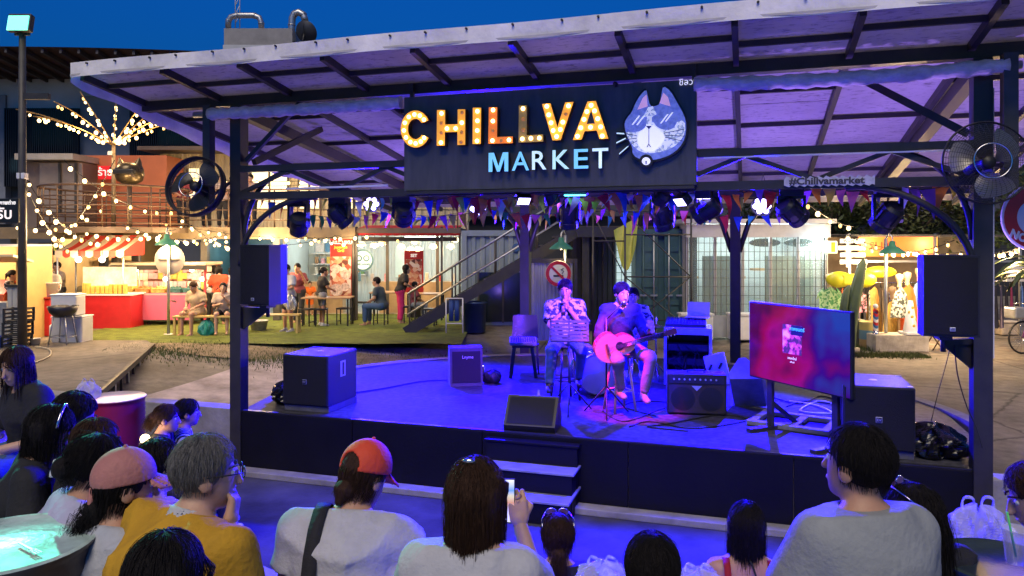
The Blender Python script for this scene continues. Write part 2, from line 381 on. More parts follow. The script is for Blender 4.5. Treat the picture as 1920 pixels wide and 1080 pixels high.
# ================================================================ CANOPY over the stage
can = thing('stage_canopy', 'black steel canopy with slanting translucent sheet roof over the stage', 'canopy', ST_P, ST_A)
SL = 0.155; ZB = 3.80
def zr(v): return ZB - SL * v               # underside of the roof sheets
UL, UR, VF, VB = -1.42, 9.25, -0.98, 6.9
def cbar(name, a, b, w, h=None, mat=STEEL, par=can, label=None):
    return G().bar(a, b, w, h).build(name, mat, par, label=label)
for u in (0.0, ST_W): cbar('post', (u, 0.05, PIT_Z + 0.01), (u, 0.05, 3.66), 0.15, 0.15)
for u in (1.97, 5.66): cbar('post', (u, 5.6, -0.62), (u, 5.6, zr(5.6) - 0.17), 0.17, 0.17)
for u, w in ((-0.30, 0.10), (ST_W + 0.17, 0.11)): cbar('blind_post', (u, -0.12, 2.45 if u < 0 else 2.5), (u, -0.12, 3.66), w, w, STEEL2)
cbar('main_beam', (UL + 0.02, 0.05, 3.725), (UR + 0.5, 0.05, 3.725), 0.13, 0.12)
cbar('back_beam', (UL + 0.1, 5.6, zr(5.6) - 0.10), (UR, 5.6, zr(5.6) - 0.10), 0.12, 0.13)
for u in (0.0, ST_W): cbar('rafter', (u, 0.12, 3.60), (u, 5.6, zr(5.6) - 0.10), 0.12, 0.14)
purl_u = [UL + 0.06, -0.25, 0.75, 1.75, 2.75, 3.75, 4.75, 5.75, 6.75, 7.75, 8.75, UR - 0.03]
for u in purl_u: cbar('purlin', (u, VF + 0.05, zr(VF) - 0.045), (u, VB, zr(VB) - 0.045), 0.055, 0.08)
cross_v = [-0.52, 0.75, 1.95, 3.2, 4.45, 6.2]
for i in range(len(purl_u) - 1):
    for j, v in enumerate(cross_v):
        vv = v + (0.09 if i % 2 else -0.06)
        cbar('cross_batten', (purl_u[i] + 0.028, vv, zr(vv) - 0.03), (purl_u[i + 1] - 0.028, vv, zr(vv) - 0.03), 0.045, 0.05)
def roof_material():
    m, N, L, b = nt('stained translucent roof sheet')
    tc = N.new('ShaderNodeTexCoord'); mp = N.new('ShaderNodeMapping'); mp.inputs['Scale'].default_value = (1, 3.2, 1); L.new(tc.outputs['Object'], mp.inputs[0])
    n1 = N.new('ShaderNodeTexNoise'); n1.inputs['Scale'].default_value = 9; n1.inputs['Detail'].default_value = 6; n1.inputs['Roughness'].default_value = 0.7; L.new(mp.outputs[0], n1.inputs['Vector'])
    n2 = N.new('ShaderNodeTexNoise'); n2.inputs['Scale'].default_value = 0.9; n2.inputs['Detail'].default_value = 5; L.new(tc.outputs['Object'], n2.inputs['Vector'])
    cr = N.new('ShaderNodeValToRGB'); e = cr.color_ramp.elements; e[0].position = 0.33; e[0].color = (0.28, 0.24, 0.22, 1); e[1].position = 0.46; e[1].color = (0.68, 0.62, 0.60, 1)
    L.new(n1.outputs[0], cr.inputs[0])
    r = N.new('ShaderNodeMapRange'); r.inputs[1].default_value = 0.3; r.inputs[2].default_value = 0.7; r.inputs[3].default_value = 0.72; r.inputs[4].default_value = 1.1; L.new(n2.outputs[0], r.inputs[0])
    mx = N.new('ShaderNodeMix'); mx.data_type = 'RGBA'; mx.blend_type = 'MULTIPLY'; mx.inputs[0].default_value = 1; L.new(cr.outputs[0], mx.inputs[6]); L.new(r.outputs[0], mx.inputs[7])
    L.new(mx.outputs[2], b.inputs['Base Color']); b.inputs['Roughness'].default_value = 0.6
    tr = N.new('ShaderNodeBsdfTranslucent'); L.new(mx.outputs[2], tr.inputs[0]); ms = N.new('ShaderNodeMixShader'); ms.inputs[0].default_value = 0.42
    L.new(b.outputs[0], ms.inputs[1]); L.new(tr.outputs[0], ms.inputs[2]); L.new(ms.outputs[0], N['Material Output'].inputs[0])
    return m
ROOFM = roof_material()
for i in range(len(purl_u) - 1):
    vv = [VF, 1.36, 3.84, VB]
    for j in range(3):
        a, b_ = vv[j] + 0.003, vv[j + 1] - 0.003
        u0, u1 = purl_u[i] + 0.003, purl_u[i + 1] - 0.003
        g = G(); dz = 0.004 * ((i + j) % 2)
        g.add([(u0, a, zr(a) + dz), (u1, a, zr(a) + dz), (u1, b_, zr(b_) + dz), (u0, b_, zr(b_) + dz), (u0, a, zr(a) + dz + 0.01), (u1, a, zr(a) + dz + 0.01), (u1, b_, zr(b_) + dz + 0.01), (u0, b_, zr(b_) + dz + 0.01)],
              [(0, 3, 2, 1), (4, 5, 6, 7), (0, 1, 5, 4), (1, 2, 6, 5), (2, 3, 7, 6), (3, 0, 4, 7)]); g.build('roof_sheet', ROOFM, can)
CANVAS = M('dirty white canvas', (0.80, 0.77, 0.71), 0.75, 0, 0.22, 2.5, 0.25, 20)
fas = G()      # the canvas fascia along the front edge, slightly rippled
zt = zr(VF)
fas.sheet(lambda a, b: (UL - 0.02 + a * (UR - UL + 0.6), VF - 0.035 - 0.012 * math.sin(a * 61) * (1 - b), zt - 0.065 + b * 0.165 + 0.006 * math.sin(a * 23)), 140, 3)
fas.sheet(lambda a, b: (UL - 0.02 + a * (UR - UL + 0.6), VF - 0.035 + b * 0.10, zt + 0.10 + 0.006 * math.sin(a * 23) + b * 0.005), 140, 1)
fas.build('canvas_fascia', CANVAS, can)
hem = G(); hem.sheet(lambda a, b: (UL - 0.02 + a * (UR - UL + 0.6), VF - 0.042, zt - 0.05 + b * 0.02 + 0.006 * math.sin(a * 23)), 140, 1); hem.build('fascia_hem', M('fascia hem', (0.50, 0.47, 0.42), 0.8, 0, 0.2, 3, 0.1), can)
for i in range(26):
    u = UL + 0.25 + i * 0.415 + random.uniform(-0.06, 0.06)
    G().cyl((u, VF - 0.06, zt + 0.075), (u, VF - 0.03, zt + 0.075), 0.011, 8).build('fascia_rivet', STEEL, can)
for sgn, u in ((-1, UL), (1, UR)):      # the canvas hanging along the two sides
    s_ = G(); s_.sheet(lambda a, b: (u + sgn * (0.03 + 0.03 * b + 0.02 * math.sin(a * 40)), VF + a * (VB - VF), zr(VF + a * (VB - VF)) + 0.03 - b * (0.14 + 0.13 * math.sin(min(1, a * 1.4) * math.pi) + 0.02 * math.sin(a * 53))), 90, 4)
    s_.build('canvas_side_curtain', CANVAS, can)
# front truss
TZ0, TZ1, TV = 2.575, 2.895, -0.02
for z in (TZ0, TZ1):
    cbar('truss_chord', (0.08, TV, z), (ST_W - 0.08, TV, z), 0.085, 0.085 if z == TZ0 else 0.075)
nb = 12
for i in range(nb):
    a = 0.1 + (ST_W - 0.2) * i / nb; b_ = 0.1 + (ST_W - 0.2) * (i + 1) / nb
    z0, z1 = (TZ0 + 0.04, TZ1 - 0.03) if i % 2 == 0 else (TZ1 - 0.03, TZ0 + 0.04)
    cbar('truss_brace', (a, TV, z0), (b_, TV, z1), 0.045, 0.045)
for s_, u0 in ((1, 0.07), (-1, ST_W - 0.07)):       # curved knee braces below the truss
    pts = [(u0 + s_ * 1.05 * (1 - math.cos(t)), TV, 1.75 + 0.80 * math.sin(t)) for t in [k * math.pi / 2 / 14 for k in range(15)]]
    G().tube(pts, 0.032, 8).build('knee_brace', STEEL, can)
    G().tube([(p[0] * 0.6 + (u0) * 0.4, 0.05, 2.05 + (p[2] - 1.75) * 1.0) for p in pts], 0.028, 8).build('knee_brace', STEEL, can)
for u in (1.97, 5.66):
    for s_ in (-1, 1):
        G().tube([(u + s_ * 0.06, 5.6, 1.85), (u + s_ * 0.22, 5.6, 2.35), (u + s_ * 0.55, 5.6, zr(5.6) - 0.17)], 0.045, 8).build('knee_brace', STEEL, can)
cbar('rafter_strut', (0.1, 0.05, 3.0), (0.85, 0.05, 3.0 + 0.66), 0.05, 0.05); cbar('rafter_strut', (ST_W - 0.1, 0.05, 3.0), (ST_W - 0.9, 0.4, 3.6), 0.07, 0.07)
cbar('rafter_strut', (0.1, 0.2, 3.0), (0.35, 1.3, 3.55), 0.07, 0.07)
cbar('conduit', (5.45, TV - 0.06, 2.845), (ST_W - 0.1, TV - 0.06, 2.845), 0.014, 0.014, WHITE)
cbar('conduit', (0.75, TV - 0.06, 2.645), (2.05, TV - 0.06, 2.655), 0.03, 0.02, WHITE)
cbar('conduit', (ST_W + 0.095, 0.05, 1.0), (ST_W + 0.095, 0.05, 3.4), 0.016, 0.016, WHITE)
# rolled canvas blinds in front
for (a, b_, lab) in ((-0.28, 2.24, 'rolled dirty canvas blind left of the big sign'), (5.36, ST_W + 0.16, 'rolled dirty canvas blind right of the big sign')):
    t = thing('rolled_blind', lab, 'blind', ST_P, ST_A, 'rolled canvas blinds')
    pts = []; rs = []; n = 60
    for i in range(n + 1):
        q = i / n; pts.append((a + (b_ - a) * q, -0.13, 3.555 - 0.03 * math.sin(q * math.pi) * (1 if b_ > 5 else 0.3))); rs.append(0.068 + 0.007 * math.sin(i * 1.7) + 0.005 * math.sin(i * 0.6 + 1))
    G().tube(pts, rs, 14).build('roll', M('rolled canvas', (0.78, 0.68, 0.56), 0.7, 0, 0.3, 6, 0.8, 14, stretch=(1, 2.5, 2.5)), t)
    e = a if b_ < 5 else b_
    G().cyl((e - 0.22, -0.13, 3.555), (e + 0.10, -0.13, 3.555), 0.037, 12).build('roller_tube', GALV, t)
bk_ = G(); bk_.sheet(lambda a, b: (lambda u, v: (lambda p: (p.x, p.y, ground_z(p.x, p.y) + 0.006))(S(u, v)))(-3.6 + 9.0 * a, 0.3 + 6.9 * b), 90, 60)
struct('concrete_bank', bk_, M('scoured concrete lightened for spill light', (0.42, 0.345, 0.335), 0.85, 0, 0.55, 1.7, 0.6, 5), 'concrete bank dipping behind the stage, lightened for spill light')  # sheet colour lightened to stand in for violet stage spill on the bowl
# ================================================================ BIG SIGN on the truss
def uz(px, py, v):
    """stage coordinates (u, z) of the photograph's point on the vertical plane at depth v"""
    k = (px - 960) / FPX; P = ST_P + ST_V * v
    u = (k * P.y - P.x) / (ST_U.x - k * ST_U.y); d = P.y + ST_U.y * u
    return u, CAM_H + (HOR - py) / FPX * d
SV = -0.16
PANEL = M('dark grey sign panel', (0.095, 0.093, 0.088), 0.45, 0.2, 0.35, 2.2, 0.03, 30, stretch=(3, 1, 0.5))
sign = thing('market_sign', 'large dark sign reading CHILLVA MARKET in lit bulb letters with cat emblem', 'sign', S(0, SV), ST_A)
ua, za = uz(757, 183, SV); ub, zb = uz(1306, 147, SV); _, zc = uz(757, 360, SV); _, zd = uz(1306, 345, SV)
zt_, zb_ = (za + zb) / 2, (zc + zd) / 2
G().box(((ua + ub) / 2, 0.055, (zt_ + zb_) / 2), (ub - ua, 0.10, zt_ - zb_), None, 0.006).build('panel', PANEL, sign)
for u in (ua + 0.06, ub - 0.03): G().box((u, 0.09, zt_ + 0.05), (0.035, 0.05, 0.22)).build('bracket', STEEL, sign)
G().box(((ua + ub) / 2, 0.03, zb_ - 0.02), (ub - ua - 0.04, 0.09, 0.03)).build('bottom_rail', STEEL, sign)
def sg(x, y): return uz(740 + x * 0.30208, 130 + y * 0.30208, SV)       # from a close-up of the sign
SIDE = M('letter side metal', (0.16, 0.08, 0.02), 0.4, 0.3, 0.2, 8, 0)
def glow(name, col, e): return M(name, col, 0.4, 0, 0.25, 7, 0.0, emit=e, ecol=col, sample=False)
LET = [glow('amber letter face', (1.0, 0.42, 0.04), 0.75), glow('orange letter face', (1.0, 0.24, 0.03), 0.6), glow('dim olive letter face', (0.45, 0.30, 0.07), 0.25)]
BULB_ON = M('lit warm bulb', (1, 0.8, 0.45), 0.3, 0, 0, 1, 0, emit=7.0, ecol=(1, 0.72, 0.30), sample=False)
BULB_OFF = M('unlit bulb with faint amber glow', (0.55, 0.26, 0.07), 0.25, 0, 0, 1, 0, emit=0.25, ecol=(1, 0.4, 0.08), sample=False)  # switched-off bulbs carry a faint amber glow in their material
bulb_mesh = G().ball((0, 0, 0), 0.021, 12, 8, (1, 0.8, 1)).mesh('bulb'); bulb_off_mesh = bulb_mesh.copy()
def marquee(polys, bulbs, mat, depth=0.09):
    p0 = [sg(*p) for p in polys[0]]
    g = G(); g.prism(p0, depth, (0, -depth, 0), (1, 0, 0), (0, 0, 1), (0, 1, 0)); o = g.build('letter', SIDE, sign)
    cu = sum(p[0] for p in p0) / len(p0); cz = sum(p[1] for p in p0) / len(p0)
    f = G(); f.prism([(cu + (p[0] - cu) * 0.985, cz + (p[1] - cz) * 0.985) for p in p0], 0.004, (0, -depth - 0.004, 0), (1, 0, 0), (0, 0, 1), (0, 1, 0)); f.build('face', mat, o)
    for b in bulbs:
        u, z = sg(b[0], b[1]); on = len(b) < 3
        link('bulb', bulb_mesh if on else bulb_off_mesh, BULB_ON if on else BULB_OFF, o, (u, -depth - 0.012, z))
    return o
cc, r1, r2 = (152, 378), 92, 48
arcp = [(cc[0] + r1 * 1.0 * math.cos(R(a)), cc[1] - 1.25 * r1 * math.sin(R(a))) for a in range(28, 333, 8)] + [(cc[0] + r2 * math.cos(R(a)), cc[1] - 1.32 * r2 * math.sin(R(a))) for a in range(325, 34, -8)]
marquee([arcp], [(cc[0] + 70 * math.cos(R(a)), cc[1] - 1.27 * 70 * math.sin(R(a))) for a in (40, 66, 94, 124, 155, 186, 216, 245, 272, 299, 322)], LET[0])
marquee([[(283, 260), (333, 260), (333, 350), (412, 348), (412, 256), (458, 256), (458, 476), (410, 478), (410, 396), (331, 398), (331, 481), (281, 482)]],
        [(314, 283), (313, 342, 0), (313, 402, 0), (310, 462), (347, 376), (400, 375), (440, 278, 0), (438, 340), (437, 398, 0), (434, 458, 0)], LET[0])
marquee([[(504, 246), (555, 246), (553, 470), (502, 472)]], [(534, 270), (534, 328), (533, 388), (532, 452)], LET[0])
marquee([[(602, 243), (654, 243), (652, 428), (750, 425), (750, 466), (598, 470)]], [(630, 262), (629, 330), (629, 388, 0), (626, 450), (680, 448, 0), (728, 446)], LET[1])
marquee([[(786, 232), (836, 232), (834, 418), (937, 412), (937, 457), (784, 463)]], [(814, 254), (815, 318, 0), (815, 384, 0), (810, 440), (862, 436), (914, 434)], LET[2])
marquee([[(928, 224), (980, 220), (1024, 370), (1072, 214), (1124, 211), (1044, 448), (993, 450)]], [(960, 240), (972, 292), (986, 341), (999, 388), (1020, 425), (1043, 382), (1058, 337), (1076, 288, 0), (1093, 237)], LET[0])
A_out = [(1208, 208), (1260, 204), (1338, 438), (1283, 441), (1266, 388), (1190, 392), (1172, 444), (1117, 447)]
marquee([A_out], [(1232, 234), (1206, 272), (1253, 268), (1188, 320), (1272, 316), (1168, 372), (1228, 368), (1290, 366), (1148, 424), (1300, 422)], LET[0])
tri = G(); tri.prism([sg(*p) for p in [(1232, 262), (1254, 345), (1203, 348)]], 0.006, (0, -0.099, 0), (1, 0, 0), (0, 0, 1), (0, 1, 0)); tri.build('letter_counter', PANEL, sign)
CY = [glow('cyan letter face', (0.20, 0.62, 0.85), 0.75), glow('pale letter face', (0.62, 0.85, 0.88), 0.8), glow('mint letter face', (0.50, 0.82, 0.72), 0.75)]
LSIDE = M('black letter side', (0.02, 0.025, 0.03), 0.4, 0, 0.1, 5, 0)
def flat_letter(ch, x0, x1, y0, y1, mat):
    (u0, z0), (u1, z1) = sg(x0, y1), sg(x1, y0)
    if ch == 'M':
        o = [(0, 0), (0.19, 0), (0.19, 0.72), (0.43, 0), (0.57, 0), (0.81, 0.72), (0.81, 0), (1, 0), (1, 1), (0.73, 1), (0.5, 0.28), (0.27, 1), (0, 1)]
        pr = lambda y0, y1, mt, par, q: G().prism([(u0 + (u1 - u0) * (0.5 + (a - 0.5) * q), z0 + (z1 - z0) * (0.5 + (b - 0.5) * q)) for a, b in o], y1 - y0, (0, y0, 0), (1, 0, 0), (0, 0, 1), (0, 1, 0)).build('letter' if par is sign else 'face', mt, par)
        return pr(-0.083, -0.087, mat, pr(-0.08, -0.02, LSIDE, sign, 1.03), 1.0)
    me = text_mesh(ch, 1.0, 0.0, 0.008).copy(); bb = [v.co.copy() for v in me.vertices]
    mx, Mx = min(v.x for v in bb), max(v.x for v in bb); my, My = min(v.y for v in bb), max(v.y for v in bb)
    me2 = text_mesh(ch, 1.0, 0.05, 0.012).copy()
    for m_, yy, mt in ((me2, -0.05, LSIDE), (me, -0.083, mat)):
        for v in m_.vertices:
            x, y, zz = v.co
            v.co = (u0 + (x - mx) / (Mx - mx) * (u1 - u0), yy + (-zz if m_ is me2 else 0), z0 + (y - my) / (My - my) * (z1 - z0))
        if m_ is me2: root = link('letter', m_, mt, sign)
        else: link('face', m_, mt, root)
for ch, x0, x1, y0, y1, k in (('M', 600, 720, 520, 641, 0), ('A', 742, 848, 515, 634, 0), ('R', 866, 955, 510, 628, 1), ('K', 992, 1096, 504, 625, 2), ('E', 1124, 1212, 499, 622, 0), ('T', 1237, 1335, 493, 620, 1)):
    flat_letter(ch, x0, x1, y0, y1, CY[k])
# emblem: a cat's head in sunglasses, in layers
def layer(name, pts, y0, y1, mat, par):
    return G().prism([sg(*p) for p in pts], y1 - y0, (0, -y1, 0), (1, 0, 0), (0, 0, 1), (0, 1, 0)).build(name, mat, par)
def ease(pts, k=2):
    for _ in range(k):
        q = []
        for i in range(len(pts)):
            a, b = pts[i], pts[(i + 1) % len(pts)]
            q += [(a[0] * 0.75 + b[0] * 0.25, a[1] * 0.75 + b[1] * 0.25), (a[0] * 0.25 + b[0] * 0.75, a[1] * 0.25 + b[1] * 0.75)]
        pts = q
    return pts
head = [(1500, 215), (1530, 165), (1566, 130), (1574, 165), (1588, 232), (1618, 236), (1650, 222), (1660, 160), (1670, 108), (1715, 140), (1758, 215), (1800, 290), (1814, 350), (1806, 430), (1770, 492), (1715, 535), (1640, 562), (1570, 568), (1508, 555), (1480, 525), (1482, 490), (1450, 430), (1434, 370), (1432, 335), (1452, 300), (1474, 278)]
cxh, cyh = 1622, 360
EMB = M('black emblem back', (0.02, 0.02, 0.022), 0.5, 0, 0.1, 5, 0)
LAV = ramp_mat('lavender enamel', 'ShaderNodeTexNoise', [(0.35, (0.13, 0.18, 0.52)), (0.6, (0.20, 0.26, 0.64))], 0.4, emit=0.42, sample=False, setup=lambda t: setattr(t.inputs['Scale'], 'default_value', 30))
WHE = glow('white lit enamel', (0.85, 0.86, 0.95), 0.75)
PNK = glow('pink enamel', (0.80, 0.45, 0.66), 0.5)
SPK = ramp_mat('speckled enamel', 'ShaderNodeTexVoronoi', [(0.35, (0.30, 0.36, 0.50)), (0.5, (0.75, 0.78, 0.86))], 0.4, emit=0.6, sample=False, setup=lambda t: setattr(t.inputs['Scale'], 'default_value', 55))
emb = layer('emblem', ease([(cxh + (p[0] - cxh) * 1.07, cyh + (p[1] - cyh) * 1.06) for p in head]), 0.0, 0.05, EMB, sign)
layer('fur', ease(head, 1), 0.05, 0.056, LAV, emb)
layer('ear', [(1512, 256), (1545, 185), (1568, 163), (1574, 236)], 0.056, 0.060, PNK, emb)
layer('ear', [(1648, 216), (1672, 152), (1700, 180), (1716, 236)], 0.056, 0.060, PNK, emb)
layer('muzzle', ease([(1545, 330), (1580, 348), (1618, 330), (1650, 375), (1720, 380), (1748, 335), (1802, 318), (1808, 400), (1760, 470), (1680, 515), (1570, 527), (1500, 500), (1452, 430), (1440, 390), (1500, 400), (1535, 372)], 1), 0.056, 0.060, SPK, emb)
layer('chin', ease([(1560, 350), (1600, 345), (1650, 385), (1690, 420), (1640, 500), (1575, 522), (1520, 490), (1508, 420)], 1), 0.060, 0.063, WHE, emb)
layer('blaze', [(1580, 240), (1606, 236), (1630, 284), (1600, 302), (1604, 345), (1568, 345), (1572, 302), (1548, 300)], 0.060, 0.064, SPK, emb)
for pts in ([(1450, 320), (1560, 318), (1572, 345), (1552, 378), (1510, 396), (1466, 388), (1440, 360)], [(1612, 315), (1742, 300), (1756, 335), (1736, 372), (1694, 385), (1644, 372), (1616, 345)]):
    layer('sunglass_lens', ease(pts, 1), 0.064, 0.069, LAV, emb)
for x, y in ((1478, 350), (1506, 352), (1652, 342), (1682, 330)): layer('lens_glint', [(x, y), (x + 9, y), (x + 52, y - 56), (x + 43, y - 56)], 0.069, 0.071, WHE, emb)
INK = M('ink blue line', (0.06, 0.08, 0.28), 0.5, 0, 0, 1, 0)
layer('nose', [(1564, 357), (1602, 357), (1583, 378)], 0.064, 0.068, INK, emb)
layer('mouth_line', [(1581, 376), (1585, 376), (1585, 468), (1596, 486), (1592, 489), (1583, 474), (1573, 489), (1569, 486), (1581, 468)], 0.064, 0.067, INK, emb)
for x0, y0, x1, y1 in ((1508, 415, 1440, 402), (1510, 430, 1436, 440), (1512, 446, 1446, 482), (1672, 400, 1800, 376), (1676, 412, 1804, 418), (1680, 424, 1790, 448)):
    layer('whisker', [(x0, y0), (x1, y1), (x1, y1 + 4), (x0, y0 + 4)], 0.0635, 0.0665, INK, emb)
for x0, y0, x1, y1 in ((1446, 404, 1382, 400), (1440, 430, 1380, 460), (1455, 478, 1398, 528)):
    layer('outer_whisker', [(x0, y0 - 11), (x0, y0 + 11), (x1, y1 + 13), (x1 - 6, y1), (x1, y1 - 13)], 0.0, 0.04, EMB, emb); layer('outer_whisker_line', [(x0, y0 - 4), (x0, y0 + 4), (x1, y1 + 4), (x1, y1 - 4)], 0.04, 0.043, CY[1], emb)
bell = layer('bell', [(1566 + 42 * math.cos(R(a)), 572 + 40 * math.sin(R(a))) for a in range(0, 360, 20)], 0.05, 0.062, EMB, emb)
layer('bell_face', [(1566 + 26 * math.cos(R(a)), 574 + 24 * math.sin(R(a))) for a in range(0, 360, 20)], 0.062, 0.066, WHE, emb); layer('bell_slot', [(1562, 572), (1570, 572), (1570, 592), (1562, 592)], 0.066, 0.068, INK, emb)
u, z = sg(1820, 80); letters('thai_lettering', 'ชิลวา', 0.085, WHE, sign, (u, -0.004, z))
u, z = sg(1374, 96); G().cyl((u, -0.06, z), (u, 0.0, z), 0.022, 12).ball((u, -0.06, z), 0.022).build('camera_eye', BLACK, sign)
# white cut-out hashtag sign
hs = thing('hashtag_sign', 'small white cut-out hashtag sign fixed to the truss chord', 'sign', S(0, -0.075), ST_A)
u0, z0 = uz(1470, 343, -0.075); u1, z1 = uz(1640, 338, -0.075)
hp = [(u0 + (u1 - u0) * i / 34, (z0 + z1) / 2 - 0.028 - 0.009 * (i * 7 % 3)) for i in range(35)] + [(u0 + (u1 - u0) * i / 34, (z0 + z1) / 2 + 0.032 + 0.012 * (i * 5 % 3)) for i in range(34, -1, -1)]
G().prism(hp, 0.012, (0, -0.012, 0), (1, 0, 0), (0, 0, 1), (0, 1, 0)).build('board', M('white cut board', (0.62, 0.60, 0.55), 0.6, 0, 0.2, 20, 0.05), hs)
letters('lettering', '#Chillvamarket', 0.088, M('dark lettering', (0.08, 0.07, 0.06), 0.6, 0, 0, 1, 0), hs, ((u0 + u1) / 2 - 0.02, -0.015, (z0 + z1) / 2 + 0.005), bold=0.003, squash=1.18)
# ================================================================ TRUSS LIGHTS
BLUE = (0.006, 0.0, 1.0); VIO = (0.30, 0.02, 1.0); MAG = (1.0, 0.02, 0.42)
LED = M('blue led array', (0.2, 0.2, 1.0), 0.3, 0, 0, 1, 0, emit=11, ecol=(0.42, 0.36, 1.0), sample=False)
LENSM = M('spotlight lens', (0.05, 0.05, 0.09), 0.08, 0, 0, 1, 0)
def moving_head(px, py, yaw, pitch, label, v=0.22, s=1.0):
    u, z = uz(px, py, v); t = thing('moving_head_light', label, 'stage light', S(u, v, z), ST_A, 'moving head lights on the truss')
    top = 2.53 - z
    G().box((0, 0, top - 0.02), (0.22, 0.16, 0.07), None, 0.01).build('base', BLACK, t)
    G().box((0, 0, top - 0.065), (0.26, 0.10, 0.035), None, 0.006).build('yoke', BLACK, t, rot=None)
    for sx in (-1, 1): G().prism([(-0.035, top - 0.06), (0.035, top - 0.06), (0.05, -0.05), (0, -0.08), (-0.05, -0.05)], 0.03, (sx * 0.115 - 0.015, 0, 0), (0, 1, 0), (0, 0, 1), (1, 0, 0)).build('yoke_arm', BLACK, t)
    h = bpy.data.objects.new('lamp_head', None)
    hd = G(); m = Euler((pitch, 0, yaw)).to_matrix()
    prof = [(0.0, 0.13), (0.07, 0.13), (0.098, 0.10), (0.105, 0.02), (0.098, -0.06), (0.105, -0.07), (0.105, -0.13), (0.088, -0.135), (0.085, -0.12), (0.0, -0.12)]
    hd.lathe([(r * s, zz * s) for r, zz in prof], 20, (0, 0, -0.02), m, smooth=False)
    for k in range(4):
        a = k * math.pi / 2; c = m @ Vector((0.1 * s * math.cos(a), 0.1 * s * math.sin(a), 0.02)); hd.bar(c + m @ Vector((0, 0, -0.05)) + Vector((0, 0, -0.02)), c + m @ Vector((0, 0, 0.06)) + Vector((0, 0, -0.02)), 0.05, 0.02)
    ho = hd.build('lamp_head', M('matt black casting', (0.016, 0.016, 0.017), 0.45, 0, 0.3, 10, 0.1), t)
    G().lathe([(0.0, -0.124 * s), (0.05 * s, -0.127 * s), (0.084 * s, -0.122 * s)], 18, (0, 0, -0.02), m).build('lens', LENSM, ho)
    return t
for px, py, yw, pt, lab in ((560, 416, 0.6, 0.9, 'first black moving head light from the left post'), (637, 400, -0.7, 0.8, 'second black moving head light from the left post, tilted right'), (757, 397, 0.5, 1.0, 'black moving head light under the left end of the sign'),
                            (1066, 402, 0.2, 0.35, 'black moving head light under the middle of the sign'), (1241, 404, -0.4, 0.5, 'small black moving head light left of the sign\'s right edge'), (1326, 388, 1.2, 1.1, 'black moving head light just right of the sign'),
                            (1484, 392, -0.8, 1.0, 'black moving head light below the hashtag sign'), (1664, 402, 0.7, 0.8, 'black moving head light beside the curved right brace')):
    moving_head(px, py, yw, pt, lab, v=0.55 if px in (1066, 1241) else 0.2, s=1.05 if px not in (1066, 1241) else 1.0)
def par_can(px, py, tgt, energy, col, label, lit=True, angle=60, v=0.5, box=False, sz=0.05):
    u, z = uz(px, py, v); p = S(u, v, z); t = thing('par_can', label, 'stage light', p, 0, 'par lights on the truss')
    k_ = 1.9 if v > 3 else 1.0; d = (Vector(tgt) - p).normalized(); q = d.to_track_quat('-Z', 'Y').to_matrix()
    if box: c = G(); c.box((0, 0, 0.0), (0.16, 0.11, 0.09), q.to_euler(), 0.01); c.build('housing', BLACK, t)
    else: G().lathe([(0.0, 0.10), (0.05, 0.10), (0.075, 0.06), (0.085, -0.05), (0.08, -0.055), (0.076, -0.035), (0.0, -0.035)], 18, (0, 0, 0), q * k_, False).build('housing', BLACK, t)
    G().tube([q @ Vector((0.09, 0, 0)), Vector((0.07, 0, 0.10)), Vector((0, 0, (2.55 if v < 3 else zr(v) - .08) - z)), Vector((-0.07, 0, 0.10)), q @ Vector((-0.09, 0, 0))], 0.009, 6).build('yoke', STEEL, t)
    ln = G()
    if box: ln.box(q @ Vector((0, 0, -0.047)), (0.13, 0.085, 0.004), q.to_euler())
    else:
        for k in range(7):
            a = k * math.pi / 3; c = Vector((0.05 * math.cos(a), 0.05 * math.sin(a), -0.040)) if k < 6 else Vector((0, 0, -0.040)); ln.ball(q @ c * k_, 0.023 * k_, 10, 6)
    ln.build('lens', LED if lit else LENSM, t)
    if lit: lamp('par_beam', 'SPOT', q @ Vector((0, 0, -0.085 * k_)), energy, col, sz, t, None, angle, 0.5).rotation_euler = q.to_euler()
    return t
par_can(695, 379, S(2.2, 0.9, 0), 11000, BLUE, 'glowing blue par light left of the sign', angle=84, v=4.7)
par_can(895, 388, S(3.6, 0.3, 0), 12000, BLUE, 'glowing blue par light below the letter L of the sign', angle=88, v=4.9)
par_can(1431, 382, S(4.8, 0.2, 0), 12000, BLUE, 'glowing blue par light right of the sign', angle=84, v=4.3)
par_can(1180, 372, S(3.6, 2.4, 0), 2600, BLUE, 'black par light over the middle of the stage', angle=78, v=0.35, box=True)
par_can(1320, 362, S(5.6, 0.9, 0), 2000, BLUE, 'small square par light at the right end of the sign', angle=70, box=True, v=0.1)
par_can(1035, 372, at(1138, 655, 8.6), 1500, MAG, 'par light with pink beam behind the sign middle', angle=28, v=0.15)
par_can(1240, 372, at(1100, 560, 9.1), 900, (0.62, 0.16, 1.0), 'unlit looking par light under the right half of the sign', angle=40, v=0.1)  # violet key beam added so the performers' faces read better
par_can(1280, 374, S(2.6, -2.6, PIT_Z), 4200, BLUE, 'blue par light turned out towards the pit', angle=78, v=-0.02, box=True)
par_can(980, 372, S(5.6, -2.6, PIT_Z), 9000, BLUE, 'blue par light turned out towards the right of the pit', angle=70, v=-0.02, box=True)
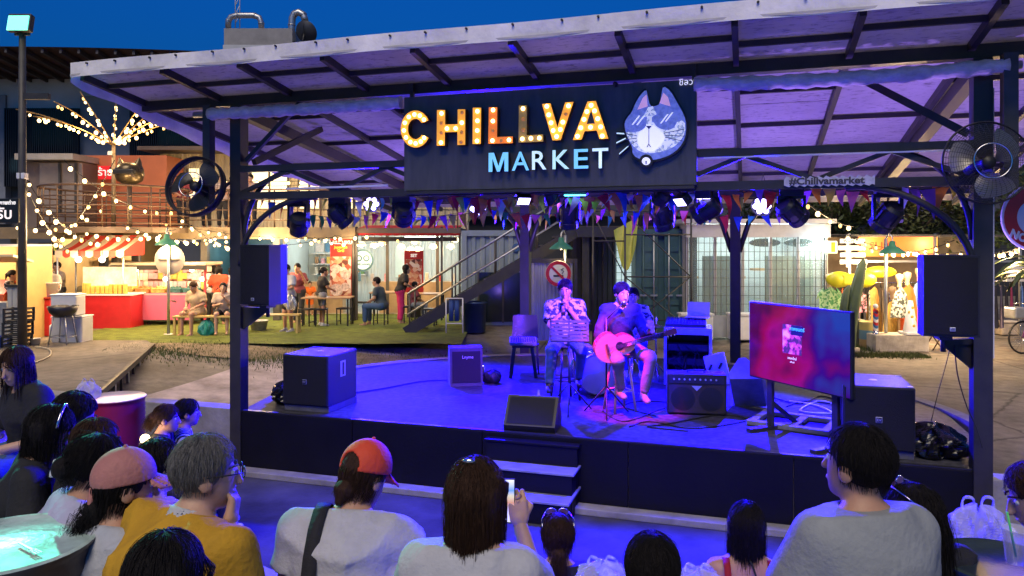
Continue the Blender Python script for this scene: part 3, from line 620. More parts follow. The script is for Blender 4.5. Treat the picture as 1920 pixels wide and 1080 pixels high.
for u_, v_, w_, n_ in ((1.95, 3.2, 'left', 0.8), (7.15, 1.05, 'right', 0.9)):  # unseen uplights added to wash the roof underside in mauve
    t = thing('added_floor_uplight', 'small black floor light aimed up at the roof behind the %s speaker' % w_, 'stage light', S(u_, v_, 0), ST_A); G().lathe([(0, .12), (.06, .12), (.075, .02), (.05, 0), (0, 0)], 16).build('housing', BLACK, t); G().lathe([(0, .122), (.055, .122)], 16).build('lens', LED, t); lamp('added_uplight_beam', 'SPOT', (0, 0, .16), 850 * n_, (0.34, 0.20, 1.0), .05, t, None, 150, 1.0).rotation_euler = (R(180 - 16), 0, 0)
wash = thing('led_strip_light', 'short cyan glowing strip light under the sign middle', 'light', S(0, 0.05), ST_A)
u, z = uz(1078, 366, 0.05); G().box((u, 0, z + 0.02), (0.26, 0.06, 0.03)).build('housing', BLACK, wash); G().box((u, 0, z), (0.22, 0.05, 0.012)).build('diffuser', M('cyan tube', (0.2, 0.9, 1), 0.4, 0, 0, 1, 0, emit=6, ecol=(0.1, 0.85, 1)), wash)
# ================================================================ BUNTING
PEN = [M('pennant ' + n, c, 0.7, 0, 0.15, 8, 0.15, 60) for n, c in (('red', (0.62, 0.02, 0.03)), ('orange', (0.85, 0.25, 0.03)), ('yellow', (0.80, 0.55, 0.05)), ('green', (0.02, 0.30, 0.08)), ('blue', (0.02, 0.08, 0.60)), ('pink', (0.85, 0.16, 0.32)), ('white', (0.75, 0.75, 0.78)), ('violet', (0.30, 0.10, 0.55)), ('teal', (0.03, 0.40, 0.42)), ('lime', (0.55, 0.70, 0.06)))]
pen_meshes = []
for k in range(4):
    g = G(); w = 0.058; h = 0.15 + 0.02 * k; tw = random.uniform(-0.04, 0.04)
    def pf(a, b, w=w, h=h, tw=tw, k=k):
        ww = w * (1 - b * 0.97); x = (a - 0.5) * 2 * ww
        return (x + tw * b * b, 0.02 * math.sin(b * 4 + k) + 0.35 * x * b * math.sin(k * 2 + 1), -h * b)
    g.sheet(pf, 3, 6); pen_meshes.append(g)
def bunting(label, v, px0, px1, zf, n, rows=1, wild=0.2, colours=None):
    u0, _ = uz(px0, 370, v); u1, _ = uz(px1, 370, v)
    t = thing('bunting', label, 'bunting', S(0, v), ST_A, 'strings of pennants')
    pts = [(u0 + (u1 - u0) * i / 60, 0, zf(i / 60)) for i in range(61)]
    G().tube(pts, 0.004, 5).build('cord', RUBBER, t)
    ms = {}
    for i in range(n):
        q = (i + 0.5) / n; k = random.randrange(4); c = random.randrange(10) if colours is None else random.choice(colours)
        if (k, c) not in ms: ms[(k, c)] = pen_meshes[k].mesh('pennant')
        o = link('pennant', ms[(k, c)], PEN[c], t, (u0 + (u1 - u0) * q, random.uniform(-0.01, 0.01), zf(q)), (random.uniform(-wild, wild), random.uniform(-wild, wild), random.uniform(-0.9, 0.9)))
        s_ = random.uniform(0.8, 1.25); o.scale = (s_, s_, s_ * random.uniform(0.8, 1.3))
sag = lambda z0, z1, s, n=3: (lambda q: z0 + (z1 - z0) * q - s * abs(math.sin(q * math.pi * n)))
bunting('string of bright pennants along the truss under the sign', 0.12, 850, 1330, sag(2.545, 2.545, 0.05), 42, wild=0.5, colours=[0, 1, 2, 5, 1, 0, 6, 9, 4, 8])
bunting('string of pennants hanging left of the sign', 0.35, 480, 860, sag(2.56, 2.56, 0.06), 18)
bunting('string of pennants hanging right of the sign', 0.30, 1310, 1800, sag(2.57, 2.6, 0.07, 4), 22, colours=[0, 1, 2, 5, 1, 0, 6, 7])
bunting('second string of pennants deeper under the canopy', 2.2, 560, 1340, sag(2.46, 2.48, 0.08, 4), 40, wild=0.35)
bunting('third string of pennants near the back posts', 4.3, 700, 1500, sag(2.55, 2.5, 0.1, 4), 36, wild=0.35)
# ================================================================ FANS
def fan(px, py, d, rad, yaw, pitch, label, band, guard, post):
    t = thing('wall_fan', label, 'fan', at(px, py, d), 0, 'fans on the canopy posts')
    q = Euler((R(90) + pitch, 0, yaw)).to_matrix()            # local z becomes the fan's axis
    T = lambda x, y, z: q @ Vector((x, y, z))
    if band:
        g = G(); g.lathe([(rad, -0.06), (rad + 0.01, -0.06), (rad + 0.01, 0.06), (rad, 0.06), (rad, -0.06)], 48, (0, 0, 0), q); g.build('shroud', BLACK, t)
    gg = G()
    rings = [0.3, 0.36] if band else [0.10 + (rad - 0.10) * k / 15 for k in range(16)]
    for r_ in rings:
        for zz in ((0.09,) if not band else (0.09,)):
            bz = zz * (1 - (r_ / rad) ** 3 * 0.9)
            gg.tube([T(r_ * math.cos(a), r_ * math.sin(a), bz) for a in [2 * math.pi * k / 36 for k in range(36)]], 0.0018 if not band else 0.003, 4, closed=True)
    for k in range(40 if not band else 14):
        a = 2 * math.pi * k / (40 if not band else 14); gg.tube([T(0.1 * math.cos(a), 0.1 * math.sin(a), 0.095), T(rad * 0.7 * math.cos(a), rad * 0.7 * math.sin(a), 0.075), T(rad * math.cos(a), rad * math.sin(a), 0.0)], 0.0018, 4)
        gg.tube([T(0.1 * math.cos(a), 0.1 * math.sin(a), -0.10), T(rad * math.cos(a), rad * math.sin(a), 0.0)], 0.0018, 4)
    gg.build('guard', STEEL, t, kind='stuff')
    G().tube([T(rad * math.cos(a), rad * math.sin(a), 0) for a in [2 * math.pi * k / 48 for k in range(48)]], 0.009, 6, closed=True).build('rim', BLACK, t)
    G().tube([T(0.42 * rad * math.cos(a), 0.42 * rad * math.sin(a), 0.105) for a in [2 * math.pi * k / 36 for k in range(36)]], 0.006, 6, closed=True).build('badge_ring', CHROME, t)
    BL = M('grey fan blade', (0.22, 0.21, 0.20), 0.35, 0.5, 0.1, 6, 0.0) if not band else M('black fan blade', (0.015, 0.015, 0.016), 0.4, 0, 0.1, 6, 0)
    for k in range(3):
        b = G(); a0 = k * 2 * math.pi / 3 + 0.5
        b.sheet(lambda p, s, a0=a0: T((0.06 + p * (rad * 0.86 - 0.06)) * math.cos(a0 + (s - 0.5) * (0.5 + 0.75 * math.sin(p * 2.6)) + 0.35 * p), (0.06 + p * (rad * 0.86 - 0.06)) * math.sin(a0 + (s - 0.5) * (0.5 + 0.75 * math.sin(p * 2.6)) + 0.35 * p), 0.045 * (s - 0.5) * 2 * (1 - 0.4 * p)), 10, 6)
        b.build('blade', BL, t)
    G().lathe([(0.0, 0.06), (0.05, 0.055), (0.06, 0.03), (0.06, -0.10), (0.075, -0.11), (0.08, -0.26), (0.05, -0.29), (0, -0.29)], 18, (0, 0, 0), q).build('motor', BLACK, t)
    e = Vector(post) - at(px, py, d)
    G().tube([T(0, 0, -0.24), T(0, 0, -0.30) + Vector((0, 0, -0.05)), Vector((e.x, e.y, e.z))], 0.02, 8).build('arm', STEEL, t)
fan(367, 350, 8.75, 0.345, R(-9), R(-12), 'black ring-shrouded fan on the left canopy post', True, True, S(-0.06, 0.02, Z(338, 9.0)))
fan(1850, 305, 6.25, 0.345, R(-8), R(-4), 'large caged fan on the right canopy post', False, True, S(ST_W, -0.03, Z(305, 6.5)))
# ================================================================ SPEAKERS and stage gear
LOGO = M('silver badge', (0.6, 0.6, 0.62), 0.35, 0.6, 0.05, 5, 0)
def post_speaker(px, pz, d, yaw, label, mount, txt):
    t = thing('loudspeaker', label, 'loudspeaker', at(px, pz, d), yaw, 'loudspeakers on the canopy posts')
    w, h, dp = 0.43, 0.69, 0.40
    body = [(-w / 2, -dp / 2), (w / 2, -dp / 2), (w / 2 * 0.98, 0), (w / 2 * 0.62, dp / 2), (-w / 2 * 0.62, dp / 2), (-w / 2 * 0.98, 0)]
    G().prism(body, h, (0, 0, -h / 2), (1, 0, 0), (0, 1, 0)).build('cabinet', BLACK, t)
    G().sheet(lambda a, b: ((a - 0.5) * (w - 0.03), -dp / 2 - 0.004 - 0.022 * (1 - (2 * a - 1) ** 2), (b - 0.5) * (h - 0.04)), 12, 1).build('grille', GRILLE, t)
    for z in (h / 2 - 0.008, -h / 2 + 0.008): G().prism([(p[0] * 1.012, p[1] * 1.012) for p in body], 0.02, (0, 0, z - 0.01), (1, 0, 0), (0, 1, 0)).build('rim', BLACK, t)
    G().box((0.0, -dp / 2 - 0.031, -h / 2 + 0.065), (0.045, 0.008, 0.035), None, 0.004).build('badge', LOGO, t); letters('badge_lettering', txt, 0.03, BLACK, t, (0.0, -dp / 2 - 0.036, -h / 2 + 0.065), depth=0.002)
    m = Vector(mount) - at(px, pz, d); m.rotate(Euler((0, 0, -yaw)))
    G().box((0, 0.02, -h / 2 - 0.035), (0.10, 0.16, 0.03)).cyl((0, 0.02, -h / 2 - 0.16), (0, 0.02, -h / 2), 0.022).build('pole_cup', STEEL, t)
    br = G(); br.bar((0, 0.02, -h / 2 - 0.08), (m.x, m.y, -h / 2 - 0.08), 0.05, 0.05); br.prism([(0, 0), (1, 0), (1, -0.24)], 0.02, (0, 0.02, -h / 2 - 0.10), (m.x, m.y - 0.02, 0), (0, 0, 1), Vector((-m.y, m.x, 0)).normalized()); br.build('bracket', STEEL, t)
    return t
post_speaker(500, 514, 8.8, R(-24), 'black loudspeaker bracketed to the left canopy post', S(0.06, 0.05), 'dB')
post_speaker(1770, 552, 6.55, R(-14), 'black loudspeaker bracketed to the right canopy post', S(ST_W - 0.06, 0.05), 'dB')
def subwoofer(p, label):
    t = thing('subwoofer', label, 'subwoofer', p, ST_A, 'subwoofers on the stage corners'); w, d, h, z0 = 0.62, 0.68, 0.60, 0.075
    G().box((0, 0.02, 0.0375), (w * 0.98, d * 0.98, 0.073), None, 0.006).build('plinth', M('grey painted plinth', (0.10, 0.10, 0.11), 0.6, 0, 0.3, 6, 0.1), t)
    G().box((0, 0, z0 + h / 2), (w, d, h), None, 0.012).build('cabinet', M('textured black paint', (0.014, 0.014, 0.018), 0.5, 0, 0.3, 7, 0.25, 120), t)
    G().box((0, -d / 2 - 0.006, z0 + h / 2), (w - 0.03, 0.012, h - 0.03), None, 0.005).build('grille', GRILLE, t)
    G().box((0, -d / 2 - 0.014, z0 + h * 0.48), (0.055, 0.006, 0.055), None, 0.002).build('badge', LOGO, t); G().box((0, -d / 2 - 0.0185, z0 + h * 0.48), (0.047, 0.004, 0.047)).build('badge_face', BLACK, t)
    letters('badge_lettering', 'EV', 0.034, LOGO, t, (0, -d / 2 - 0.022, z0 + h * 0.48), depth=0.002)
    for sx in (-1, 1):
        G().box((sx * (w / 2 + 0.001), 0.0, z0 + h * 0.68), (0.006, 0.12, 0.19), None, 0.002).build('handle_cup', LOGO if sx > 0 else BLACK, t); G().box((sx * (w / 2 + 0.006), 0.0, z0 + h * 0.68), (0.006, 0.035, 0.15)).build('handle', BLACK, t)
        for sy in (-1, 1): G().box((sx * (w / 2 - 0.035), sy * (d / 2 - 0.05), z0 + h + 0.003), (0.05, 0.035, 0.006), None, 0.002).build('corner_foot', GALV, t)
    G().lathe([(0, 0.0), (0.035, 0.0), (0.04, -0.004)], 16, (0, 0, z0 + h + 0.006)).build('pole_socket', GALV, t)
    return t
subwoofer(S(0.83, 0.52), 'black subwoofer at the left corner of the stage')
subwoofer(S(7.03, 0.50), 'black subwoofer at the right corner of the stage')
crumple_n = 0
def crumple(name, label, cat, p, size, mat, seed, rz=0, amp=0.18, group=None, handles=False, n=26):
    rs = random.Random(seed); ph = [rs.uniform(0, 6.3) for _ in range(12)]
    g = G()
    def f(a, b):
        th = a * 2 * math.pi; t = b * math.pi * 0.98 + 0.02
        n_ = 1 + amp * (math.sin(3 * th + ph[0] + 2 * t) + 0.7 * math.sin(5 * th + ph[1] - 3 * t) + 0.6 * math.sin(9 * th + ph[2] + 5 * t) + 0.35 * math.sin(17 * th + 6 * t + ph[3])) * math.sin(t) ** 0.5
        z = max(-0.42, -math.cos(t) * 0.5 * (1 + 0.15 * math.sin(4 * th + ph[4])))
        return (size[0] / 2 * n_ * math.sin(t) ** 0.8 * math.cos(th), size[1] / 2 * n_ * math.sin(t) ** 0.8 * math.sin(th), (z + 0.42) * size[2])
    g.sheet(f, 40, n, smooth=False)
    o = g.build(name, mat, None, p, (0, 0, rz)); return tag(o, label, cat, group)
BAGM = M('shiny black bin bag', (0.008, 0.008, 0.009), 0.18, 0, 0.1, 8, 0.4, 12)
crumple('bin_bag', 'crumpled shiny black bag beside the right subwoofer', 'bag', S(7.56, 0.42, 0.0), (0.46, 0.5, 0.32), BAGM, 3)
crumple('bin_bag', 'crumpled black bag beside the left subwoofer', 'bag', S(0.33, 0.6, 0.0), (0.42, 0.5, 0.30), BAGM, 5)
b = crumple('gear_bag', 'small black bag with white mark behind the microphones', 'bag', gp(922, 718, 0), (0.28, 0.2, 0.2), M('black nylon', (0.012, 0.012, 0.013), 0.6, 0, 0.2, 9, 0.2), 9, amp=0.06)
def wedge(p, rz, label, w=0.56, mat=BLACK, tilt=0.0):
    t = thing('stage_monitor', label, 'monitor speaker', p, rz, 'stage monitor wedges')
    prof = [(-0.17, 0.0), (0.20, 0.0), (0.22, 0.08), (0.10, 0.34), (0.02, 0.35), (-0.20, 0.07)]
    m = Euler((tilt, 0, 0)).to_matrix()
    G().prism(prof, w, (-w / 2, 0, 0), m @ Vector((0, 1, 0)), m @ Vector((0, 0, 1)), (1, 0, 0)).build('cabinet', mat, t)
    a, b_ = Vector((0, prof[4][0], prof[4][1])), Vector((0, prof[5][0], prof[5][1])); nn = Vector((0, b_.z - a.z, -(b_.y - a.y))).normalized()
    if nn.y > 0: nn = -nn
    g = G(); g.sheet(lambda x, y: m @ (a.lerp(b_, 0.06 + y * 0.88) + nn * 0.006 + Vector(((x - 0.5) * (w - 0.06), 0, 0))), 1, 1); g.build('grille', GRILLE, t)
    g = G(); g.box(m @ Vector((w / 2 + 0.002, 0.05, 0.16)), (0.004, 0.12, 0.08)); g.build('handle', BLACK, t)
    return t
wedge(gp(1000, 812, 0) + Vector((0, 0.2, 0)), R(-14), 'black monitor wedge at the front edge above the steps')
t = thing('upright_monitor', 'blue-lit monitor speaker standing at the back of the stage', 'monitor speaker', gp(872, 719, 0), R(10), 'stage monitor wedges')
G().prism([(-0.2, 0), (0.2, 0), (0.12, 0.53), (-0.14, 0.53)], 0.46, (-0.23, 0, 0), (0, 1, 0), (0, 0, 1), (1, 0, 0)).build('cabinet', M('grey carpet cover', (0.06, 0.06, 0.08), 0.8, 0, 0.2, 20, 0.3), t)
G().sheet(lambda a, b: (-0.2 + 0.4 * a, -0.203 + 0.055 * b + (-0.002), 0.05 + 0.43 * b), 1, 1).build('grille', GRILLE, t); letters('lettering', 'Lnyme', 0.06, LOGO, t, (0.02, -0.165, 0.40), (R(83), 0, 0), depth=0.002)
t = wedge(gp(1405, 768, 0), R(60), 'grey monitor wedge propped on its side beside the amplifier', 0.5, M('worn grey paint', (0.20, 0.20, 0.22), 0.5, 0, 0.3, 5, 0.1), 0.0); t.rotation_euler = (R(-8), R(52), R(62)); t.location.z = 0.2
# guitar amplifier
t = thing('guitar_amplifier', 'black twin-speaker guitar amplifier behind the pink-lit guitarist', 'amplifier', gp(1310, 779, 0) + Vector((0, 0.14, 0)), R(-9))
G().box((0, 0, 0.245), (0.68, 0.27, 0.47), None, 0.012).build('cabinet', M('black vinyl', (0.014, 0.013, 0.014), 0.5, 0, 0.2, 12, 0.3, 150), t)
G().box((0, -0.137, 0.19), (0.63, 0.006, 0.32)).build('grille_cloth', M('dark grille cloth', (0.035, 0.025, 0.035), 0.8, 0, 0.2, 30, 0.3, 200), t)
for sx in (-1, 1): G().lathe([(0.0, 0.004), (0.05, 0.006), (0.125, 0.0), (0.14, 0.0)], 24, (sx * 0.16, -0.141, 0.19), Euler((R(90), 0, 0)).to_matrix()).build('speaker_cone', M('speaker cone', (0.012, 0.012, 0.014), 0.5, 0, 0, 1, 0), t)
G().box((0, -0.139, 0.415), (0.62, 0.006, 0.085)).build('control_panel', M('amp panel', (0.05, 0.05, 0.055), 0.35, 0.5, 0.1, 5, 0), t)
for k in range(9): G().cyl((-0.26 + k * 0.06, -0.142, 0.42), (-0.26 + k * 0.06, -0.158, 0.42), 0.011, 10).build('knob', LOGO, t)
G().prism([(-0.06, 0.345), (0.06, 0.345), (0, 0.285)], 0.004, (0, -0.145, 0), (1, 0, 0), (0, 0, 1), (0, 1, 0)).build('emblem', LOGO, t); G().tube([(-0.1, 0, 0.482), (-0.09, 0, 0.505), (0.09, 0, 0.505), (0.1, 0, 0.482)], 0.01, 6).build('handle', BLACK, t)
# rack with mixer and laptop
rk = gp(1298, 722, 0) + Vector((0, 0.25, 0))
t = thing('equipment_rack', 'open aluminium rack full of cables carrying the mixer', 'rack', rk, R(-14)); w, d, h = 0.62, 0.55, 0.80
ALU = M('brushed aluminium', (0.55, 0.55, 0.57), 0.35, 0.7, 0.1, 9, 0.02)
for sx in (-1, 1):
    for sy in (-1, 1): G().box((sx * w / 2, sy * d / 2, h / 2), (0.04, 0.04, h)).build('upright', ALU, t)
    G().box((sx * (w / 2 - 0.012), 0, h / 2), (0.008, d - 0.05, h - 0.05)).build('side_panel', BLACK if sx < 0 else ALU, t)
G().box((0, d / 2 - .03, h / 2), (w - .04, .01, h - .06)).build('back_panel', BLACK, t)
G().box((0, 0, h - 0.04), (w + 0.02, d + 0.02, 0.10), None, 0.006).build('top_case', ALU, t)
for z in (0.08, 0.32, 0.52): G().box((0, 0.02, z), (w - 0.06, d - 0.1, 0.09)).build('rack_unit', BLACK, t)
cb = G()
for k in range(14):
    x0 = random.uniform(-0.24, 0.24); zz = [random.uniform(0.12, 0.6) for _ in range(2)]
    cb.tube([(x0, -d / 2 + 0.04, zz[0]), (x0 + random.uniform(-.1, .1), -d / 2 - 0.03, (zz[0] + zz[1]) / 2 - 0.1), (x0 + random.uniform(-.2, .2), -d / 2 - 0.01, zz[1] - 0.1), (x0 + random.uniform(-.2, .2), -d / 2 + 0.05, zz[1])], 0.006, 5)
cb.build('cable_tangle', RUBBER, t, kind='stuff')
t = thing('mixing_desk', 'mixing desk lying on the equipment rack', 'mixer', rk + Vector((-0.03, 0, h + 0.012)), R(-14))
G().prism([(-0.22, 0), (0.22, 0), (0.22, 0.10), (-0.22, 0.045)], 0.56, (-0.28, 0, 0), (0, 1, 0), (0, 0, 1), (1, 0, 0)).build('desk_body', M('dark grey enamel', (0.05, 0.05, 0.06), 0.4, 0.2, 0.1, 5, 0), t)
kn = G()
for i in range(12):
    for j in range(5): kn.cyl((-0.24 + i * 0.043, -0.16 + j * 0.07, 0.052 + j * 0.009), (-0.24 + i * 0.043, -0.16 + j * 0.07, 0.072 + j * 0.009), 0.008, 6)
kn.build('knobs', M('dark knob', (.06, .06, .07)), t, kind='stuff')
t = thing('laptop', 'white laptop open on top of the equipment rack', 'laptop', rk + Vector((0.17, 0.12, h + 0.115)), R(-20))
G().box((0, 0, 0.008), (0.32, 0.22, 0.016), None, 0.004).build('keyboard_base', WHITEP, t); G().box((0, 0.12, 0.115), (0.32, 0.012, 0.21), (R(-12), 0, 0), 0.004).build('lid', M('lilac-white laptop lid', (0.75, 0.72, 0.8), 0.4, 0, 0.05, 5, 0), t)
# white leaning case lid
t = thing('leaning_panel', 'white flight-case lid leaning beside the rack', 'case lid', gp(1345, 735, 0), R(-20))
G().box((0, 0.0, 0.30), (0.28, 0.04, 0.42), (R(-14), R(-16), 0), 0.01).build('lid_board', WHITE, t)
for x, z in ((-0.07, 0.33), (0.06, 0.36)): G().box((x - 0.02, -0.03, z), (0.03, 0.012, 0.09), (R(-14), R(25), 0)).build('latch', BLACK, t)
# television
def tv():
    pL, pR = at(1408, 573, 8.3), at(1600, 585, 7.04); c = (pL + pR) / 2; yaw = math.atan2(pR.y - pL.y, pR.x - pL.x); w = (Vector((pR.x, pR.y)) - Vector((pL.x, pL.y))).length; h = 0.83; zb = 0.54
    t = thing('television', 'large flat television with pink and blue screen on a floor stand', 'television', (c.x, c.y, 0), yaw)
    G().box((0, 0, zb + h / 2), (w, 0.05, h), None, 0.008).build('bezel', BLACK, t)
    m, N, L, b = nt('tv picture'); tc = N.new('ShaderNodeTexCoord'); mp = N.new('ShaderNodeMapping'); mp.inputs['Scale'].default_value = (1, 0.2, 1); L.new(tc.outputs['Object'], mp.inputs[0])
    n1 = N.new('ShaderNodeTexNoise'); n1.inputs['Scale'].default_value = 2.0; n1.inputs['Detail'].default_value = 2; L.new(mp.outputs[0], n1.inputs['Vector'])
    sx = N.new('ShaderNodeSeparateXYZ'); L.new(tc.outputs['Object'], sx.inputs[0])
    md = N.new('ShaderNodeMath'); md.operation = 'MULTIPLY_ADD'; md.inputs[1].default_value = 0.42; L.new(sx.outputs[0], md.inputs[0]); L.new(n1.outputs[0], md.inputs[2])
    cr = N.new('ShaderNodeValToRGB'); e = cr.color_ramp.elements; st = [(0.22, (0.16, 0.0, 0.05)), (0.36, (0.62, 0.0, 0.13)), (0.47, (0.66, 0.0, 0.36)), (0.56, (0.28, 0.0, 0.30)), (0.66, (0.08, 0.0, 0.48)), (0.85, (0.03, 0.10, 0.85))]
    while len(e) < len(st): e.new(0.5)
    for k, (p_, c_) in enumerate(st): e[k].position = p_; e[k].color = c_ + (1,)
    L.new(md.outputs[0], cr.inputs[0]); b.inputs['Base Color'].default_value = (0.01, 0.01, 0.01, 1); b.inputs['Roughness'].default_value = 0.15
    L.new(cr.outputs[0], b.inputs['Emission Color']); b.inputs['Emission Strength'].default_value = 0.46
    G().box((0, -0.026, zb + h / 2), (w - 0.03, 0.004, h - 0.03)).build('screen', m, t)
    THB = ramp_mat('pink cover art', 'ShaderNodeTexNoise', [(0.42, (0.08, 0.02, 0.06)), (0.5, (0.75, 0.06, 0.30)), (0.62, (0.85, 0.35, 0.5))], 0.4, emit=0.8, sample=False, setup=lambda q: setattr(q.inputs['Scale'], 'default_value', 11))
    G().box((-0.05, -0.0295, zb + h * 0.58), (0.26, 0.003, 0.30)).build('cover_picture', THB, t)
    G().box((0.02, -0.0325, zb + h * 0.70), (0.16, 0.003, 0.10)).build('cover_panel', BLACK, t)
    TE = M('cyan screen lettering', (0.1, 0.6, 0.8), 0.4, 0, 0, 1, 0, emit=0.8, ecol=(0.1, 0.65, 0.85), sample=False); TW = M('white screen lettering', (0.9, 0.85, 0.9), 0.4, 0, 0, 1, 0, emit=0.8, ecol=(0.9, 0.8, 0.9), sample=False)
    letters('screen_lettering', 'ภาพยนตร์', 0.05, TE, t, (0.02, -0.0355, zb + h * 0.715), depth=0.001, bold=0.001); letters('screen_lettering', 'เพลงใหม่', 0.035, TW, t, (-0.05, -0.0295, zb + h * 0.345), depth=0.001); letters('screen_lettering', 'official', 0.024, TW, t, (-0.05, -0.0295, zb + h * 0.30), depth=0.001)
    for s_ in (-1, 1):
        x = s_ * 0.44
        G().bar((x, 0.05, 0.02), (x, 0.05, zb + 0.5), 0.07, 0.04).build('stand_upright', STEEL, t); G().bar((x, 0.05, 0.30), (x, 0.42, 0.03), 0.05, 0.04).build('stand_brace', STEEL, t); G().box((x, 0.12, 0.02), (0.07, 0.75, 0.035)).build('stand_foot', STEEL, t)
    return t
tv()
# wooden frame on the floor in front of the television
p = gp(1490, 795, 0); t = thing('floor_frame', 'low grey timber frame lying on the stage under the television', 'frame', p, R(-35))
FR = M('grey painted timber', (0.24, 0.23, 0.24), 0.6, 0, 0.3, 5, 0.1)
for y in (-0.30, 0.28): G().box((0, y, 0.028), (0.86, 0.09, 0.05), None, 0.005).build('rail', FR, t)
for x in (-0.385, 0.05, 0.385): G().box((x, -0.01, 0.027), (0.08, 0.485, 0.046), None, 0.005).build('rail', FR, t)
def cable(label, pts, mat=RUBBER, r=0.007, name='cable', group='loose cables'):
    P_ = [Vector(p) for p in pts]; out = []
    for i in range(len(P_) - 1):
        a, b, c, d = P_[max(0, i - 1)], P_[i], P_[i + 1], P_[min(len(P_) - 1, i + 2)]
        for k in range(6):
            t = k / 6; out.append(0.5 * ((2 * b) + (c - a) * t + (2 * a - 5 * b + 4 * c - d) * t * t + (3 * b - a - 3 * c + d) * t ** 3))
    out.append(P_[-1]); o = G().tube(out, r, 6).build(name, mat); return tag(o, label, 'cable', group)
sf = lambda px, py: gp(px, py, 0.008)
cable('thin cable crossing the left of the stage floor', [sf(652, 738), sf(720, 728), sf(790, 715), sf(850, 712)])
cable('cable looped on the floor right of the microphone stands', [sf(1180, 800), sf(1220, 790), sf(1300, 803), sf(1400, 788), sf(1350, 778), sf(1250, 795), sf(1215, 800), sf(1290, 808)])
cable('cable coiled around the stool legs', [sf(1130, 770), sf(1170, 790), sf(1230, 770), sf(1260, 756), sf(1200, 752), sf(1170, 762), sf(1230, 780)])
cable('pale power cable bundle under the television', [sf(1480, 752), sf(1530, 760), sf(1560, 775), sf(1500, 770), sf(1540, 752), sf(1590, 770)], WHITEP, 0.012)
cable('dark power cable running behind the television', [sf(1450, 745), sf(1500, 757), sf(1540, 742), sf(1580, 758), sf(1510, 752), sf(1475, 762)])
cable('cables hanging from the right loudspeaker to the floor', [at(1790, 640, 6.6), at(1795, 700, 6.6), at(1812, 760, 6.6), at(1830, 800, 6.55), at(1842, 840, 6.5)], r=0.006)
cable('single cable hanging from the right loudspeaker', [at(1785, 638, 6.7), at(1772, 690, 6.8), at(1758, 740, 6.9), at(1746, 790, 7.0)], r=0.004)
# ================================================================ FAR BUILDING behind the market, on the left
GZ = -0.2
DARKP = M('dark facade panel', (0.10, 0.105, 0.115), 0.6, 0, 0.25, 0.6, 0.05)
GREYP = M('grey facade panel', (0.26, 0.27, 0.29), 0.7, 0, 0.2, 0.8, 0.05)
WALLW = M('dull white rendered wall', (0.55, 0.56, 0.58), 0.8, 0, 0.15, 0.5, 0.05)
FD = 34.0
def fbox(name, px0, px1, py0, py1, d, th, mat, par, off=0.0):
    a, b_ = at(px0, py1, d), at(px1, py0, d)
    return G().box(((a.x + b_.x) / 2, d + th / 2 + off, (a.z + b_.z) / 2), (b_.x - a.x, th, b_.z - a.z)).build(name, mat, par)
far = thing('office_building', 'dark slatted building with white upper band and thin dark roof', 'building')
a = at(-900, 148, FD); b_ = at(800, 148, FD)
G().box(((a.x + b_.x) / 2, FD + 5.3, (a.z + GZ) / 2), (b_.x - a.x, 10, a.z - GZ)).build('wall', DARKP, far)
fbox('white_band', -900, 560, 148, 205, FD, 0.3, WALLW, far, -0.02)
for x0, x1, y0, y1 in ((-20, 10, 178, 420), (150, 243, 180, 320), (374, 440, 235, 320), (440, 600, 250, 302)): fbox('facade_panel', x0, x1, y0, y1, FD - 0.15, 0.4, GREYP if x0 < 440 else WALLW, far, 0.0)
LOU = M('black louvre slats', (0.018, 0.02, 0.024), 0.5, 0.2, 0.1, 3, 0)
BLUEW = M('dim blue window glow', (0.1, 0.25, 0.3), 0.4, 0, 0.3, 1.5, 0, emit=0.35, ecol=(0.12, 0.42, 0.5), sample=False)
for x0, x1, y0, y1 in ((10, 148, 203, 350), (245, 374, 200, 325)):
    fbox('window', x0, x1, y0, y1, FD - 0.2, 0.15, M('night window glass', (0.03, 0.05, 0.07), 0.1, 0, 0.2, 1, 0), far)
    fbox('lit_pane', x0 + 60, x1 - 3, y0 + 4, y0 + 70, FD - 0.24, 0.03, BLUEW, far); fbox('lit_pane', x0 + 18, x0 + 66, 298, 322, FD - 0.25, 0.03, M('bright window', (0.2, 0.5, 0.6), 0.4, 0, 0.4, 2, 0, emit=1.3, ecol=(0.35, 0.75, 0.95), sample=False), far)
    g = G(); n = int((x1 - x0) / 4)
    for k in range(n + 1):
        p, q = at(x0 + 4 * k, y1, FD - 0.45), at(x0 + 4 * k, y0, FD - 0.45); g.box((p.x, FD - 0.45, (p.z + q.z) / 2), (0.045, 0.12, q.z - p.z))
    g.build('louvre_slats', LOU, far, kind='stuff'); fbox('louvre_rail', x0, x1, y0 + 72, y0 + 75, FD - 0.42, 0.1, LOU, far)
rf = G(); ra, rb = at(-160, 120, FD - 2.5), at(560, 92, FD - 2.5)
rf.sheet(lambda s, t: (ra.x + (rb.x - ra.x) * s, FD - 4.0 + 9 * t, Z(87 - 6 * math.sin(s * 3.14) + 16 * s, FD - 4) - 0.9 * t), 30, 2); roof = rf.build('roof', M('rust brown roof', (0.10, 0.055, 0.045), 0.7, 0, 0.3, 1, 0.1), far)
for k in range(22):
    x = ra.x + (rb.x - ra.x) * (k + 0.5) / 22; s = (k + 0.5) / 22; z = Z(87 - 6 * math.sin(s * 3.14) + 16 * s, FD - 4)
    G().bar((x, FD - 3.9, z - 0.13), (x, FD + 4.5, z - 0.13 - 0.85), 0.10, 0.18).build('rib', M('roof rib', (0.06, 0.05, 0.05), 0.6, 0, 0.2, 3, 0), roof)
for px in (35, 118, 210, 300): fbox('column', px - 3, px + 3, 100, 150, FD + 0.4, 0.25, GREYP, far)
twr = thing('rooftop_tower', 'grey concrete rooftop box carrying air ducts behind the canopy', 'building')
